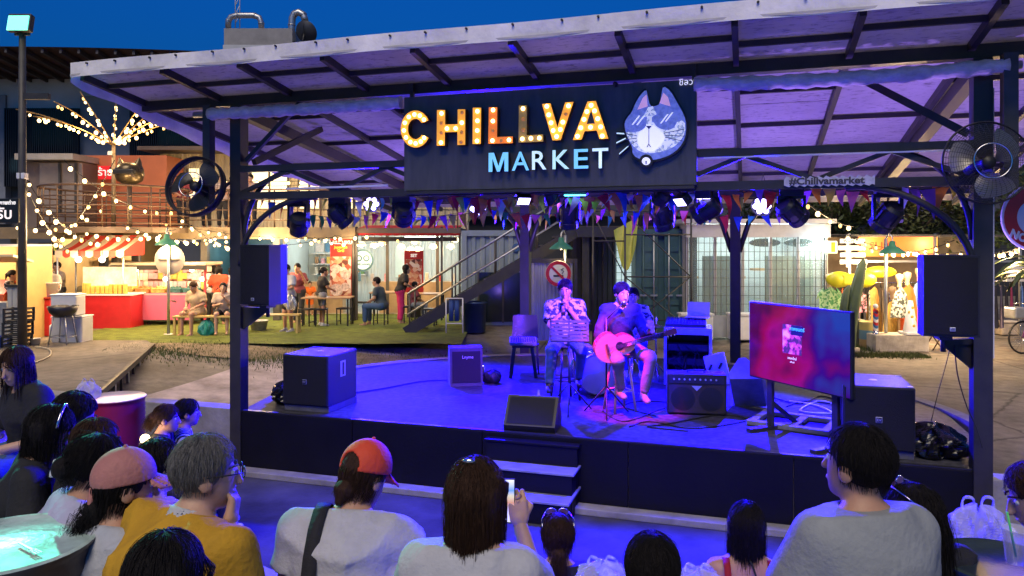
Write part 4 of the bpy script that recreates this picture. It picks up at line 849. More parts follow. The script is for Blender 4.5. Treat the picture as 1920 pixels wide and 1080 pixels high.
fbox('wall', 420, 548, 53, 200, 36, 4, M('raw concrete wall', (0.30, 0.29, 0.29), 0.85, 0, 0.3, 0.7, 0.1), twr); fbox('coping', 418, 552, 84, 92, 35.8, 4.4, WALLW, twr)
def duct(name, pts, r, label):
    t = thing(name, label, 'duct', at(*pts[0]))
    o = at(*pts[0]); P_ = [at(*p) - o for p in pts]
    G().tube(P_, r, 14).build('pipe', GALV, t)
    for k in range(1, len(P_) - 1, 2): G().tube([P_[k] + (P_[k + 1] - P_[k]) * 0.1, P_[k] + (P_[k + 1] - P_[k]) * 0.25], r * 1.1, 14).build('flange', GALV, t)
duct('air_duct', [(428, 52, 36.4), (428, 40, 36.4), (433, 32, 36.4), (444, 29, 36.4), (460, 29, 36.4), (476, 29, 36.4), (486, 33, 36.4), (490, 42, 36.4), (490, 54, 36.4)], 0.14, 'wide silver air duct bent over the rooftop tower')
duct('air_duct', [(548, 78, 36.2), (547, 50, 36.2), (548, 34, 36.2), (552, 26, 36.2), (560, 23, 36.2), (568, 27, 36.2), (571, 34, 36.2), (572, 40, 36.2)], 0.17, 'tall hooked silver air duct beside the satellite dish')
t = thing('satellite_dish', 'dark satellite dish on the right of the rooftop tower', 'satellite dish', at(570, 62, 35.5))
G().lathe([(0.0, 0.0), (0.2, 0.03), (0.4, 0.12), (0.55, 0.24)], 24, (0, 0, 0), Euler((R(-60), R(28), 0)).to_matrix()).build('reflector', M('dark mesh dish', (0.04, 0.045, 0.055), 0.5, 0.3, 0.1, 4, 0), t)
G().tube([(0, 0, 0), (0.1, -0.4, 0.35)], 0.02, 6).build('feed_arm', STEEL, t); G().tube([(0, 0.05, 0), (-0.1, 0.1, -0.4), (-0.5, 0.2, -0.5)], 0.04, 6).build('bracket', STEEL, t)
t = thing('antenna_mast', 'thin white lattice antenna mast on the rooftop tower', 'antenna', at(445, 52, 36.8))
for dx in (-0.1, 0.12): G().cyl((dx, 0, 0), (dx, 0, 3.5), 0.025, 6).build('leg', WHITE, t)
for k in range(7): G().cyl((-0.1, 0, 0.2 + 0.45 * k), (0.12, 0, 0.65 + 0.45 * k), 0.018, 5).build('lattice_bar', WHITE, t)
# ================================================================ FLOODLIGHT MAST
fl = at(42, 560, 15.0); t = thing('floodlight_mast', 'tall dark mast with bright green-white floodlight', 'floodlight', (fl.x, fl.y, GZ))
top = Z(62, 15.0) - GZ
G().tube([(0, 0, 0), (0, 0, top * 0.5), (0, 0, top)], [0.085, 0.075, 0.06], 12).build('pole', STEEL2, t)
G().box((0, -0.05, top + 0.18), (0.46, 0.14, 0.36), (R(-12), 0, 0), 0.02).build('housing', STEEL, t)
G().box((0, -0.135, top + 0.165), (0.41, 0.02, 0.31), (R(-12), 0, 0)).build('lamp_glass', M('green-white floodlight glass', (0.5, 1, 0.85), 0.3, 0, 0, 1, 0, emit=1.5, ecol=(0.12, 1.0, 0.66), sample=False), t)
G().bar((0, 0, top - 0.05), (0, 0, top + 0.05), 0.3, 0.04).build('yoke', STEEL, t)
lamp('flood_beam', 'SPOT', (0, -0.22, top + 0.15), 7000, (0.12, 1.0, 0.70), 0.15, t, None, 15, 0.6).rotation_euler = ((at(20, 1010, 2.6) - Vector((fl.x, fl.y - 0.22, GZ + top))).to_track_quat('-Z', 'Y').to_euler())
G().box((0, 0, Z(330, 15) - GZ), (0.16, 0.14, 0.12), None, 0.01).build('junction_box', WHITEP, t); G().box((0.28, 0.0, Z(181, 15) - GZ), (0.52, 0.1, 0.12)).build('cross_bracket', STEEL, t)
# ================================================================ TWO-STOREY CONTAINER MARKET
CORR = {}
def corrugated(name, p0, p1, z0, z1, mat, par, pitch=0.25, dep=0.045):
    """a corrugated wall between two ground points"""
    p0 = Vector(p0); p1 = Vector(p1); L_ = (p1 - p0).length; e = (p1 - p0).normalized(); nrm = Vector((e.y, -e.x, 0))
    n = max(2, int(L_ / pitch)); xs = []
    for k in range(n):
        x = k * L_ / n; w = L_ / n
        xs += [(x, 0), (x + w * 0.36, 0), (x + w * 0.5, dep), (x + w * 0.86, dep)]
    xs.append((L_, 0)); vs = []
    for x, dd in xs:
        q = p0 + e * x + nrm * dd; vs += [(q.x, q.y, z0), (q.x, q.y, z1)]
    g = G(); g.add(vs, [(2 * k, 2 * k + 2, 2 * k + 3, 2 * k + 1) for k in range(len(xs) - 1)]); return g.build(name, mat, par)
FZ = 2.38        # upper floor level
mk = thing('container_market', 'two-storey container market with balcony and lit shops', 'building')
CRC = M('cream corrugated steel', (0.52, 0.44, 0.28), 0.6, 0, 0.15, 1.2, 0.05); ORG = M('orange painted wall', (0.55, 0.16, 0.06), 0.6, 0, 0.15, 1, 0.05); BRN = M('brown steel fascia', (0.14, 0.10, 0.07), 0.5, 0.2, 0.3, 1.5, 0.05)
def mbox(name, x0, x1, y0, y1, z0, z1, mat, par=mk): return G().box(((x0 + x1) / 2, (y0 + y1) / 2, (z0 + z1) / 2), (abs(x1 - x0), abs(y1 - y0), abs(z1 - z0))).build(name, mat, par)
xl, xr = X(-60, 22), X(870, 22)
mbox('upper_floor_slab', xl, xr, 20.6, 27.0, FZ - 0.14, FZ, BRN)
mbox('floor_fascia', xl, X(668, 20.6), 20.45, 20.58, FZ - 0.30, FZ + 0.02, M('dusty brown fascia', (0.22, 0.17, 0.10), 0.6, 0.1, 0.3, 1.5, 0.06))
corrugated('upper_wall', (X(300, 24.5), 24.5, 0), (xr, 24.5, 0), FZ + 0.005, FZ + 2.5, CRC, mk)
mbox('upper_wall', X(160, 23.4), X(318, 23.4), 23.2, 24.4, FZ + 0.005, FZ + 2.3, ORG); mbox('upper_roof', X(300, 24.5) - 0.3, xr, 23.6, 27, FZ + 2.52, FZ + 2.64, BRN)
mbox('upper_room', X(62, 22.5), X(158, 22.5), 22.2, 25, FZ + 0.005, FZ + 2.0, M('grey-brown cladding', (0.20, 0.15, 0.12), 0.6, 0, 0.2, 1, 0.05)); mbox('room_roof', X(56, 22.5), X(162, 22.5), 21.8, 25.2, FZ + 2.02, FZ + 2.2, M('dirty polycarbonate', (0.38, 0.35, 0.30), 0.4, 0, 0.3, 1.5, 0.05))
mbox('room_window', X(76, 22.2), X(156, 22.2), 22.15, 22.19, FZ + 0.5, FZ + 1.95, M('dusk-lit window', (0.30, 0.24, 0.20), 0.15, 0, 0.2, 1, 0))
for px in (110, 140): mbox('window_mullion', X(px, 22.1), X(px, 22.1) + 0.06, 22.08, 22.145, FZ + 0.5, FZ + 1.95, STEEL2)
LITC = M('lit upper window', (0.9, 0.75, 0.45), 0.5, 0, 0.35, 1.5, 0, emit=1.6, ecol=(1, 0.80, 0.45), sample=False)
for x0, x1 in ((352, 400), (470, 540), (560, 600), (640, 690)):
    mbox('upper_window', X(x0, 24.3), X(x1, 24.3), 24.33, 24.38, FZ + 0.7, FZ + 2.0, LITC); 
    for k in range(3): q = X(x0 + (x1 - x0) * k / 2, 24.3); mbox('window_bar', q - 0.03, q + 0.03, 24.27, 24.325, FZ + 0.7, FZ + 2.0, STEEL2)
for px in (30, 195, 256, 385, 520, 664): mbox('column', X(px, 20.8) - 0.09, X(px, 20.8) + 0.09, 20.7, 20.88, GZ, FZ - 0.145, STEEL2)
# balcony railing
RAIL = M('rust-brown railing', (0.16, 0.10, 0.06), 0.45, 0.3, 0.2, 3, 0.02)
rl = thing('balcony_railing', 'long brown balcony railing on the upper market floor', 'railing')
for k, z in enumerate((0.22, 0.5, 0.78, 1.06)): G().cyl((X(300, 20.6), 20.6, FZ + z), (X(858, 20.6), 20.6, FZ + z), 0.022 if k == 3 else 0.014, 6).build('rail', RAIL, rl)
for k in range(14): x = X(300, 20.6) + (X(858, 20.6) - X(300, 20.6)) * k / 13; G().cyl((x, 20.6, FZ), (x, 20.6, FZ + 1.06), 0.02, 6).build('baluster', RAIL, rl)
cb_ = Vector((X(218, 20.2), 20.2, FZ)); t = thing('round_balcony', 'round railed balcony bulging out under the cat sculpture', 'balcony', cb_)
G().lathe([(0, -0.14), (1.85, -0.14), (1.85, 0.0), (0, 0.0)], 40, smooth=False).build('floor', BRN, t)
for k, z in enumerate((0.10, 0.32, 0.54, 0.78, 1.05)): G().tube([(1.8 * math.cos(a), 1.8 * math.sin(a), z) for a in [2 * math.pi * q / 48 for q in range(48)]], 0.03 if k == 4 else 0.018, 6, closed=True).build('rail', RAIL, t)
for k in range(20): a = 2 * math.pi * k / 20; G().cyl((1.8 * math.cos(a), 1.8 * math.sin(a), 0), (1.8 * math.cos(a), 1.8 * math.sin(a), 1.05), 0.02, 6).build('baluster', RAIL, t)
G().tube([(0, 0, -2.58), (0, 0, -0.14)], 0.12, 12).build('column', STEEL2, t)
# signs on the upper floor
def board(name, label, px0, px1, py0, py1, d, mat, txt=(), th=0.05, cat='sign', group=None, legs=None):
    a, b_ = at(px0, py1, d), at(px1, py0, d); c = (a + b_) / 2; t = thing(name, label, cat, (c.x, d, a.z), 0, group)
    w, h = b_.x - a.x, b_.z - a.z
    G().box((0, th / 2, h / 2), (w, th, h), None, 0.004).build('board', mat, t)
    for s_, rx, rz_, sz, m_ in txt: letters('lettering', s_, sz * h, m_, t, ((rx - 0.5) * w, -0.006, rz_ * h), depth=0.003, bold=0.004)
    return t
LW = M('white lettering', (0.85, 0.84, 0.8), 0.5, 0, 0, 1, 0, emit=0.6, ecol=(1, 0.95, 0.85), sample=False); REDS = M('lit red sign', (0.62, 0.02, 0.02), 0.4, 0, 0.1, 3, 0, emit=0.5, ecol=(0.9, 0.02, 0.03), sample=False)
board('shop_sign', 'small red sign on the orange upper wall', 184, 211, 311, 336, 22.9, REDS, [('ร้าน', 0.5, 0.5, 0.75, LW)])
board('shop_sign', 'red sign on the balcony beside the canopy sign', 708, 748, 326, 338, 20.4, REDS, [('อาหาร ตามสั่ง', 0.5, 0.5, 0.7, LW)])
board('shop_sign', 'dark sign with large pale letters at the left edge', -30, 34, 372, 418, 13.5, M('black sign board', (0.01, 0.012, 0.014), 0.4, 0, 0.1, 4, 0), [('รับ', 0.60, 0.36, 0.62, M('pinkish white neon letters', (0.8, 0.7, 0.7), 0.4, 0, 0, 1, 0, emit=0.9, ecol=(1, 0.85, 0.8), sample=False)), ('ภาพถ่าย', 0.70, 0.82, 0.2, LW)])
board('cafe_sign', 'dark cafe sign with yellow letters behind the striped awning', 72, 110, 455, 478, 22.0, BLACK, [('CAFE', 0.5, 0.55, 0.6, M('yellow letters', (0.8, 0.7, 0.15), 0.4, 0, 0, 1, 0, emit=0.6, ecol=(0.9, 0.75, 0.1), sample=False))])
t = thing('air_conditioner', 'white air conditioner unit on the far wall above the balcony', 'air conditioner', at(597, 306, 33.0)); G().box((0, 0, 0.0), (0.85, 0.35, 0.4), None, 0.02).build('casing', WHITEP, t); G().lathe([(0.13, 0), (0.15, 0.0)], 20, (-0.15, -0.18, 0), Euler((R(90), 0, 0)).to_matrix()).build('fan_grille', STEEL, t)
# cat-eared sculpture on the balcony
t = thing('cat_sculpture', 'dark bronze cat-eared head sculpture above the round balcony', 'sculpture', (X(243, 19), 19, Z(346, 19)))
BRZ = M('dark bronze', (0.10, 0.075, 0.04), 0.3, 0.6, 0.3, 4, 0.05)
prof = [(0, 0), (0.18, 0.02), (0.30, 0.10), (0.345, 0.25), (0.33, 0.40), (0.27, 0.50), (0.15, 0.55), (0, 0.56)]
G().lathe(prof, 24).build('head', BRZ, t)
for s_ in (-1, 1): G().lathe([(0.12, 0), (0.07, 0.12), (0.0, 0.24)], 12, (s_ * 0.20, 0, 0.47), Euler((0, s_ * R(14), 0)).to_matrix()).build('ear', BRZ, t)
G().box((0, -0.27, 0.30), (0.52, 0.16, 0.13), None, 0.03).build('visor', BLACK, t); G().cyl((0, 0, -1.2), (0, 0, 0.02), 0.06, 8).build('post', BRN, t)
# ================================================================ SHOPS at ground level
def emis(name, col, e, sample=False): return M(name, col, 0.5, 0, 0, 1, 0, emit=e, ecol=col, sample=sample)
WARM = (1.0, 0.70, 0.36); COOL = (0.86, 1.0, 0.97)
TUBE = emis('white tube lamp', (0.9, 1.0, 1.0), 9); 
def shop(name, label, px0, px1, d0, d1, wallmat, col, energy, ztop=2.2, floor=True):
    x0, x1 = X(px0, d0), X(px1, d0); t = thing(name, label, 'shop', ((x0 + x1) / 2, d0, GZ)); w = x1 - x0; dp = d1 - d0; h = ztop - GZ
    G().box((0, dp, h / 2), (w, 0.06, h)).build('back_wall', wallmat, t)
    for s_ in (-1, 1): G().box((s_ * (w / 2 + 0.03), dp / 2, h / 2), (0.06, dp, h)).build('side_wall', wallmat, t)
    G().box((0, dp / 2, h + 0.03), (w + 0.12, dp, 0.05)).build('ceiling', WALLW, t); G().box((0, dp / 2 + 0.05, 0.02), (w, dp, 0.02)).build('floor', M('pale shop floor', (0.45, 0.42, 0.36), 0.5, 0, 0.2, 2, 0.03), t)
    nl = max(1, int(w / 1.8))
    for k in range(nl):
        x = -w / 2 + w * (k + 0.5) / nl; G().cyl((x - 0.55, dp * 0.35, h - 0.06), (x + 0.55, dp * 0.35, h - 0.06), 0.025, 8).build('tube_lamp', TUBE, t)
        lamp('shop_light', 'POINT', (x, dp * 0.35, h - 0.2), energy / nl, col, 0.25, t)
    return t, w, dp, h
def shelves(t, w, y, zs, mat, x0=None, th=0.03, dp=0.35):
    for z in zs: G().box((x0 or 0, y, z), (w, dp, th)).build('shelf', mat, t)
GOODS = [M('goods ' + str(k), c, 0.5, 0, 0.2, 12, 0.05) for k, c in enumerate(((0.6, 0.08, 0.08), (0.7, 0.5, 0.1), (0.65, 0.6, 0.5), (0.15, 0.3, 0.12), (0.75, 0.7, 0.68), (0.35, 0.2, 0.1), (0.1, 0.25, 0.4), (0.75, 0.35, 0.4)))]
gm = {}
def goods(label, p, rz, n, x0, x1, sz, cat='packet', name='goods_box', group=None, cols=range(8), y=0.0, hang=False):
    """n separate small goods in a row, each an object of its own"""
    c_, s_ = math.cos(rz), math.sin(rz)
    for k in range(n):
        m = random.choice(list(cols)); v = random.randrange(3); key = (sz, m, v, hang)
        if key not in gm:
            g = G(); q = (0.85, 1.0, 1.12)[v]
            if hang: g.sheet(lambda a, b: ((a - 0.5) * sz[0], -0.03 * math.sin(a * 3.14) * math.sin(b * 3.14), -b * sz[2] * q), 3, 3); g.box((0, 0.004, -sz[2] * q / 2), (sz[0] * 0.96, 0.006, sz[2] * q * 0.96))
            else: g.box((0, 0, sz[2] * q / 2), (sz[0], sz[1], sz[2] * q), None, min(sz) * 0.12)
            gm[key] = g.mesh(name)
        x = x0 + (x1 - x0) * (k + 0.5) / n + random.uniform(-0.015, 0.015)
        o = link(name, gm[key], GOODS[m], None, (p[0] + x * c_ - y * s_, p[1] + x * s_ + y * c_, p[2]), (0, 0, rz + random.uniform(-0.15, 0.15)))
        tag(o, label, cat, group or label)
# bright white shop with menu boards (middle)
SHW = M('white shop panel', (0.55, 0.62, 0.62), 0.5, 0, 0.08, 2, 0.02)
t, w, dp, h = shop('food_shop', 'brightly lit white food shop with round glasses logo behind the tables', 534, 868, 22.5, 25.2, SHW, COOL, 130)
corrugated('corrugated_panel', (-w / 2 + 0.1, dp - 0.05, 0), (w / 2 - 0.1, dp - 0.05, 0), 0.03, h, SHW, t, 0.22, 0.03)
for px in (658, 726, 820): x = X(px, 22.4) - t.location.x; G().box((x, -0.05, h / 2), (0.09, 0.09, h)).build('post', STEEL2, t)
G().box((X(590, 22.9) - t.location.x, 0.45, 0.5), (1.8, 0.5, 0.95), None, 0.01).build('counter', M('pale wood counter', (0.45, 0.33, 0.2), 0.5, 0, 0.2, 3, 0.05), t)
G().box((X(780, 22.9) - t.location.x, 0.5, 0.5), (2.2, 0.5, 0.95), None, 0.01).build('counter', M('pale wood counter', (0.45, 0.33, 0.2)), t)
shelves(t, 1.8, dp - 0.25, (1.1, 1.45, 1.8), WHITE, x0=-1.6); 
for k in range(4): G().box((-2.3 + 0.32 * k, dp - 0.09, 2.0), (0.28, 0.02, 0.3)).build('menu_board', GOODS[(4, 6, 2, 5)[k]], t)
G().box((0.72, dp - 0.12, 1.5), (0.95, 0.03, 1.0)).build('menu_board', M('pale menu board', (0.65, 0.8, 0.78), 0.4, 0, 0.1, 3, 0), t)
goods('small jar or box on the white shop shelves', (t.location.x - 1.6, 22.5 + dp - 0.25, GZ + 1.115), 0, 10, -0.85, 0.85, (0.11, 0.11, 0.2), 'jar', 'jar', 'jars in the white shop'); goods('small jar or box on the white shop upper shelf', (t.location.x - 1.6, 22.5 + dp - 0.25, GZ + 1.465), 0, 9, -0.85, 0.85, (0.12, 0.12, 0.2), 'jar', 'jar', 'jars in the white shop')
goods('bottle or jar on the food shop counter', (t.location.x + 0.2, 22.95, GZ + 0.98), 0, 14, -2.6, 3.2, (0.1, 0.1, 0.24), 'bottle', 'counter_bottle', 'bottles on the food shop counter')
lg = thing('round_logo_sign', 'round blue-grey logo sign with sunglasses in the bright shop', 'sign', at(680, 488, 22.2)); NAVY = M('slate blue print', (0.06, 0.16, 0.22), 0.5, 0, 0, 1, 0)
rot90 = Euler((R(90), 0, 0)).to_matrix()
G().lathe([(0.0, 0.0), (0.33, 0.0)], 32, (0, 0, 0), rot90).build('disc', M('pale aqua disc', (0.6, 0.8, 0.8), 0.4, 0, 0, 1, 0, emit=0.4, ecol=(0.6, 0.9, 0.9), sample=False), lg)
G().lathe([(0.27, 0.006), (0.33, 0.006)], 32, (0, 0, 0), rot90).build('ring', NAVY, lg)
for s_ in (-1, 1): G().lathe([(0.055, 0.008), (0.10, 0.008)], 20, (s_ * 0.11, 0, 0.06), rot90).build('glasses_ring', NAVY, lg)
letters('lettering', 'Best Lovely', 0.10, NAVY, lg, (0, -0.012, -0.11), bold=0.003)
# grill banner
BANN = M('red banner cloth', (0.45, 0.02, 0.015), 0.6, 0, 0.15, 3, 0.05); YL = M('golden lettering', (0.85, 0.45, 0.05), 0.5, 0, 0, 1, 0)
bn = board('grill_banner', 'tall red banner reading GRILL NIKU with food pictures', 619, 659, 447, 557, 20.6, BANN, [('GRILL NIKU', 0.5, 0.93, 0.075, LW), ('Japanese', 0.5, 0.85, 0.065, YL), ('Grill', 0.5, 0.79, 0.065, YL)], 0.012)
FOOD = ramp_mat('food picture', 'ShaderNodeTexVoronoi', [(0.2, (0.10, 0.03, 0.02)), (0.4, (0.45, 0.10, 0.05)), (0.6, (0.6, 0.35, 0.2)), (0.85, (0.7, 0.62, 0.55))], 0.5, setup=lambda q: setattr(q.inputs['Scale'], 'default_value', 9))
a_, b2 = at(619, 557, 20.6), at(659, 447, 20.6); w_ = b2.x - a_.x; h_ = b2.z - a_.z
G().box((0, -0.003, h_ * 0.36), (w_ * 0.96, 0.004, h_ * 0.66)).build('food_photograph', FOOD, bn)
for x, z, r_ in ((-0.12, 0.2, 0.17), (0.14, 0.62, 0.14), (-0.14, 0.78, 0.13), (0.12, 0.28, 0.12)): G().lathe([(0, 0.0), (r_ * 0.7, 0.002), (r_, 0.008)], 22, (x, -0.006, z), rot90).build('plate_picture', M('dish picture', (0.55, 0.42, 0.35), 0.4, 0, 0.6, 14, 0), bn)
G().cyl((-w_ / 2 - 0.03, 0.02, h_ + 0.02), (w_ / 2 + 0.03, 0.02, h_ + 0.02), 0.015, 6).build('rod', STEEL, bn); G().cyl((w_ / 2 + 0.05, 0.03, -(a_.z - GZ)), (w_ / 2 + 0.05, 0.03, h_ + 1.2), 0.03, 8).build('pole', STEEL2, bn)
bn2 = board('food_banner', 'smaller red food banner standing behind the stairs', 758, 794, 470, 548, 21.5, BANN, [('SET', 0.5, 0.88, 0.1, LW)], 0.012); G().box((0, -0.004, 0.55), (0.46, 0.004, 0.8)).build('food_photograph', FOOD, bn2); G().box((0, 0.03, -0.4), (0.4, 0.04, 0.85)).build('stand', STEEL, bn2)
# red awning
t = thing('red_awning', 'straight red fabric awning over the bright food shop', 'awning', at(765, 445, 20.9)); xw = (X(862, 20.9) - X(668, 20.9)) / 2
g = G(); g.sheet(lambda a, b: ((a - 0.5) * 2 * xw, 1.2 * (1 - b), 0.36 - 0.12 * b), 12, 2); g.sheet(lambda a, b: ((a - 0.5) * 2 * xw, -0.002, 0.24 - 0.20 * b + 0.02 * (b * abs(math.sin(a * 40)))), 60, 2); g.build('canopy', M('red awning cloth', (0.55, 0.012, 0.03), 0.6, 0, 0.15, 3, 0.05), t)
G().box((0, 0.3, -0.05), (2 * xw - 0.2, 0.06, 0.12)).build('front_bar', STEEL, t)
for px in (668, 828, 862): G().bar((X(px, 20.9) - X(765, 20.9), 0.05, -2.35), (X(px, 20.9) - X(765, 20.9), 0.05, 0.3), 0.06, 0.06).build('post', STEEL2, t)
# pendant lamps in the bright shop
PS = emis('glowing cream shade', (1.0, 0.82, 0.45), 2.2)
for k, (px, py) in enumerate(((678, 458), (702, 460), (716, 456), (752, 462), (778, 453), (770, 468), (784, 468), (812, 462), (854, 450), (845, 462))):
    t = thing('pendant_lamp', 'dome pendant lamp glowing above the food shop tables, number %s along the row' % ('first second third fourth fifth sixth seventh eighth ninth tenth'.split()[k]), 'pendant lamp', at(px, py, 21.6 + 0.15 * (k % 3)), 0, 'pendant lamps of the food shop')
    G().lathe([(0.12, -0.05), (0.115, 0.0), (0.085, 0.06), (0.03, 0.09), (0, 0.095)], 16).build('shade', PS, t); G().cyl((0, 0, 0.09), (0, 0, 0.35), 0.006, 4).build('cord', RUBBER, t)
    G().ball((0, 0, -0.03), 0.05, 10, 6).build('bulb', emis('hot white bulb', (1, 0.9, 0.7), 12), t)
    if k % 3 == 0: lamp('pendant_light', 'POINT', (0, 0, -0.12), 45, WARM, 0.06, t)
# left dark-blue shop and the cafe shop further left
t, w, dp, h = shop('dark_shop', 'dark blue shop with white strip lamp behind the pink kiosk', 388, 530, 22.6, 25.0, M('dark teal wall', (0.03, 0.08, 0.10), 0.5, 0, 0.2, 2, 0.03), COOL, 90)
for k in range(5): G().box((w / 2 - 0.18, -0.02, 0.5 + 0.28 * k), (0.30, 0.02, 0.22)).build('menu_picture', GOODS[(4, 2, 0, 4, 5)[k]], t)
G().box((-0.3, 0.5, 0.5), (1.2, 0.4, 0.9)).build('counter', BLACK, t)
t, w, dp, h = shop('corner_shop', 'warm lit corner shop behind the red counter', 100, 260, 22.8, 25.0, M('warm cream panel', (0.5, 0.38, 0.22), 0.6, 0, 0.15, 2, 0.03), WARM, 200)
shelves(t, w - 0.3, dp - 0.25, (0.8, 1.2, 1.6), WOOD); goods('boxed goods on the corner shop shelf', (t.location.x, 22.8 + dp - 0.25, GZ + 0.815), 0, 12, -w / 2 + 0.3, w / 2 - 0.3, (0.14, 0.14, 0.24), 'box', 'goods_box', 'corner shop goods'); goods('boxed goods on the corner shop upper shelf', (t.location.x, 22.8 + dp - 0.25, GZ + 1.215), 0, 12, -w / 2 + 0.3, w / 2 - 0.3, (0.14, 0.14, 0.22), 'box', 'goods_box', 'corner shop goods')
t, w, dp, h = shop('stall_shop', 'warm lit food stall at the left edge under the pale letters', -190, 30, 16.4, 17.6, M('ochre panel', (0.5, 0.32, 0.12), 0.6, 0, 0.15, 2, 0.03), WARM, 130, ztop=1.9)
G().box((0.1, 0.1, 0.45), (w - 0.4, 0.5, 0.9), None, 0.01).build('counter', GALV, t); G().box((0.3, -0.2, h - 0.25), (w, 0.7, 0.05), (R(-12), 0, 0)).build('awning', M('yellow-white stall roof', (0.6, 0.5, 0.3), 0.6, 0, 0.15, 3, 0.02), t)
# ================================================================ STRIPED AWNING STALL and RED COUNTERS
aw = Vector((X(178, 19.2), 19.2, GZ)); t = thing('striped_awning_stall', 'market stall with red and white striped awning and red counter', 'stall', aw)
w = 1.75; n = 9; z1, z0 = Z(442, 19.2) - GZ + 0.02, Z(470, 19.2) - GZ
AWR, AWW = M('red stripe cloth', (0.60, 0.05, 0.03), 0.7, 0, 0.1, 4, 0.05), M('cream stripe cloth', (0.66, 0.55, 0.42), 0.7, 0, 0.1, 4, 0.05)
for k in range(n):
    x0, x1 = -w / 2 + w * k / n, -w / 2 + w * (k + 1) / n
    g = G(); g.sheet(lambda a, b: (x0 + (x1 - x0) * a + 0.12 * (1 - b), 0.85 * (1 - b) - 0.25, z1 - (z1 - z0) * b - 0.05 * math.sin(b * 3.14)), 2, 5)
    g.prism([(x0 + (x1 - x0) * q, -0.13 - 0.05 * math.sin(q * 3.14)) for q in (0, .2, .4, .6, .8, 1)][::-1] + [(x0, 0), (x1, 0)], 0.008, (0, -0.258, z0), (1, 0, 0), (0, 0, 1), (0, 1, 0)); g.build('awning_stripe', AWR if k % 2 else AWW, t)
g = G(); g.add([(w / 2, -0.25, z0), (w / 2 + 0.12, 0.6, z1), (w / 2 + 0.1, 0.6, z0 - 0.12), (w / 2, -0.25, z0 - 0.14)], [(0, 1, 2, 3)]); g.build('awning_side', AWR, t)
for sx in (-1, 1):
    for y in (-0.2, 0.6): G().cyl((sx * w / 2 * 0.96, y, 0), (sx * w / 2 * 0.96, y, z0), 0.025, 6).build('post', GALV, t)
G().box((0.25, 0.1, 0.42), (w * 0.9, 0.7, 0.84), None, 0.01).build('counter', RED, t); G().box((0.25, 0.1, 0.86), (w * 0.95, 0.75, 0.04)).build('counter_top', WHITEP, t); G().box((0.25, 0.25, 1.3), (w * 0.8, 0.02, 0.5)).build('glass_screen', M('lit glass case', (0.9, 0.8, 0.5), 0.3, 0, 0.4, 6, 0, emit=0.4, ecol=(1, 0.8, 0.4), sample=False), t)
goods('yellow drink bottle in a row on the striped stall', (aw.x + 0.35, 18.98, GZ + 0.885), 0, 10, -0.55, 0.6, (0.09, 0.09, 0.24), 'bottle', 'drink_bottle', 'yellow bottles on the striped stall', [1])
for dx in (-0.25, 0.35):
    bl = thing('hanging_bulb', 'bright bare bulb hanging in the striped stall, %s one' % ('left' if dx < 0 else 'right'), 'bulb', (aw.x + dx, 18.9, GZ + z0 - 0.22), 0, 'bulbs of the striped stall'); G().ball((0, 0, 0), 0.075, 12, 8).build('glass', emis('stall bulb', (1, 0.85, 0.6), 14), bl); G().cyl((0, 0, 0.06), (0, 0, 0.25), 0.012, 6).build('cord', RUBBER, bl); lamp('bulb_light', 'POINT', (0, -0.12, -0.02), 20, WARM, 0.08, bl)
t = thing('red_counter', 'plain red counter with white bucket at the left of the lawn', 'counter', (X(84, 17.6), 17.6, GZ)); G().box((0, 0, 0.45), (0.62, 0.6, 0.86), None, 0.02).build('cabinet', RED, t); G().box((0, 0, 0.90), (0.68, 0.66, 0.04), None, 0.01).build('top', M('dark red top', (0.3, 0.02, 0.02), 0.4, 0, 0.1, 4, 0), t)
def bucket(p, r, h, mat, label, name='bucket', hd=True):
    t = thing(name, label, 'bucket', p); G().lathe([(0, 0.01), (r * 0.78, 0.0), (r, h), (r * 1.05, h), (r * 1.05, h - 0.02), (r * 0.96, h - 0.01), (r * 0.75, 0.02), (0, 0.02)], 20).build('pail', mat, t)
    if hd: G().tube([(r, 0, h - 0.03), (r * 1.35, 0, h - 0.06), (r * 1.3, 0, h * 0.5), (r * 0.85, 0, h * 0.35)], 0.012, 6).build('handle', mat, t)
    return t
bucket((X(95, 17.6), 17.55, GZ + 0.925), 0.20, 0.33, WHITEP, 'white jug-like bucket on the red counter')
# ================================================================ PINK KIOSK
kd = 19.6; kx0, kx1 = X(215, kd), X(386, kd); kw = kx1 - kx0; t = thing('pink_kiosk', 'pink fronted snack kiosk with dark roof edge', 'kiosk', ((kx0 + kx1) / 2, kd, GZ))
PINK = M('pink painted board', (0.62, 0.12, 0.22), 0.5, 0, 0.08, 2, 0.02); ktop = Z(497, kd) - GZ; kc = Z(553, kd) - GZ
G().box((-0.18, 0, (kc + 0.1) / 2 + 0.05), (kw * 0.84, 0.04, kc - 0.1), None, 0.004).build('front_panel', PINK, t); G().box((-0.18, 0.4, kc + 0.015), (kw * 0.86, 0.85, 0.04)).build('counter_top', M('pale pink counter', (0.6, 0.35, 0.35), 0.4, 0, 0.1, 3, 0), t)
G().box((0, 0.95, (ktop + 0.1) / 2), (kw, 0.05, ktop - 0.1)).build('back_panel', M('coral back panel', (0.62, 0.25, 0.18), 0.6, 0, 0.15, 4, 0), t)
G().box((0, 0.45, ktop + 0.03), (kw + 0.1, 1.15, 0.07), None, 0.01).build('roof', M('cream roof board', (0.55, 0.45, 0.3), 0.6, 0, 0.15, 3, 0), t); G().box((0, -0.14, ktop - 0.06), (kw + 0.12, 0.03, 0.12)).build('roof_valance', BLACK, t)
for sx in (-1, 1): G().box((sx * (kw / 2 - 0.02), 0, ktop / 2), (0.05, 0.05, ktop)).build('post', M('red post', (0.55, 0.06, 0.08)), t)
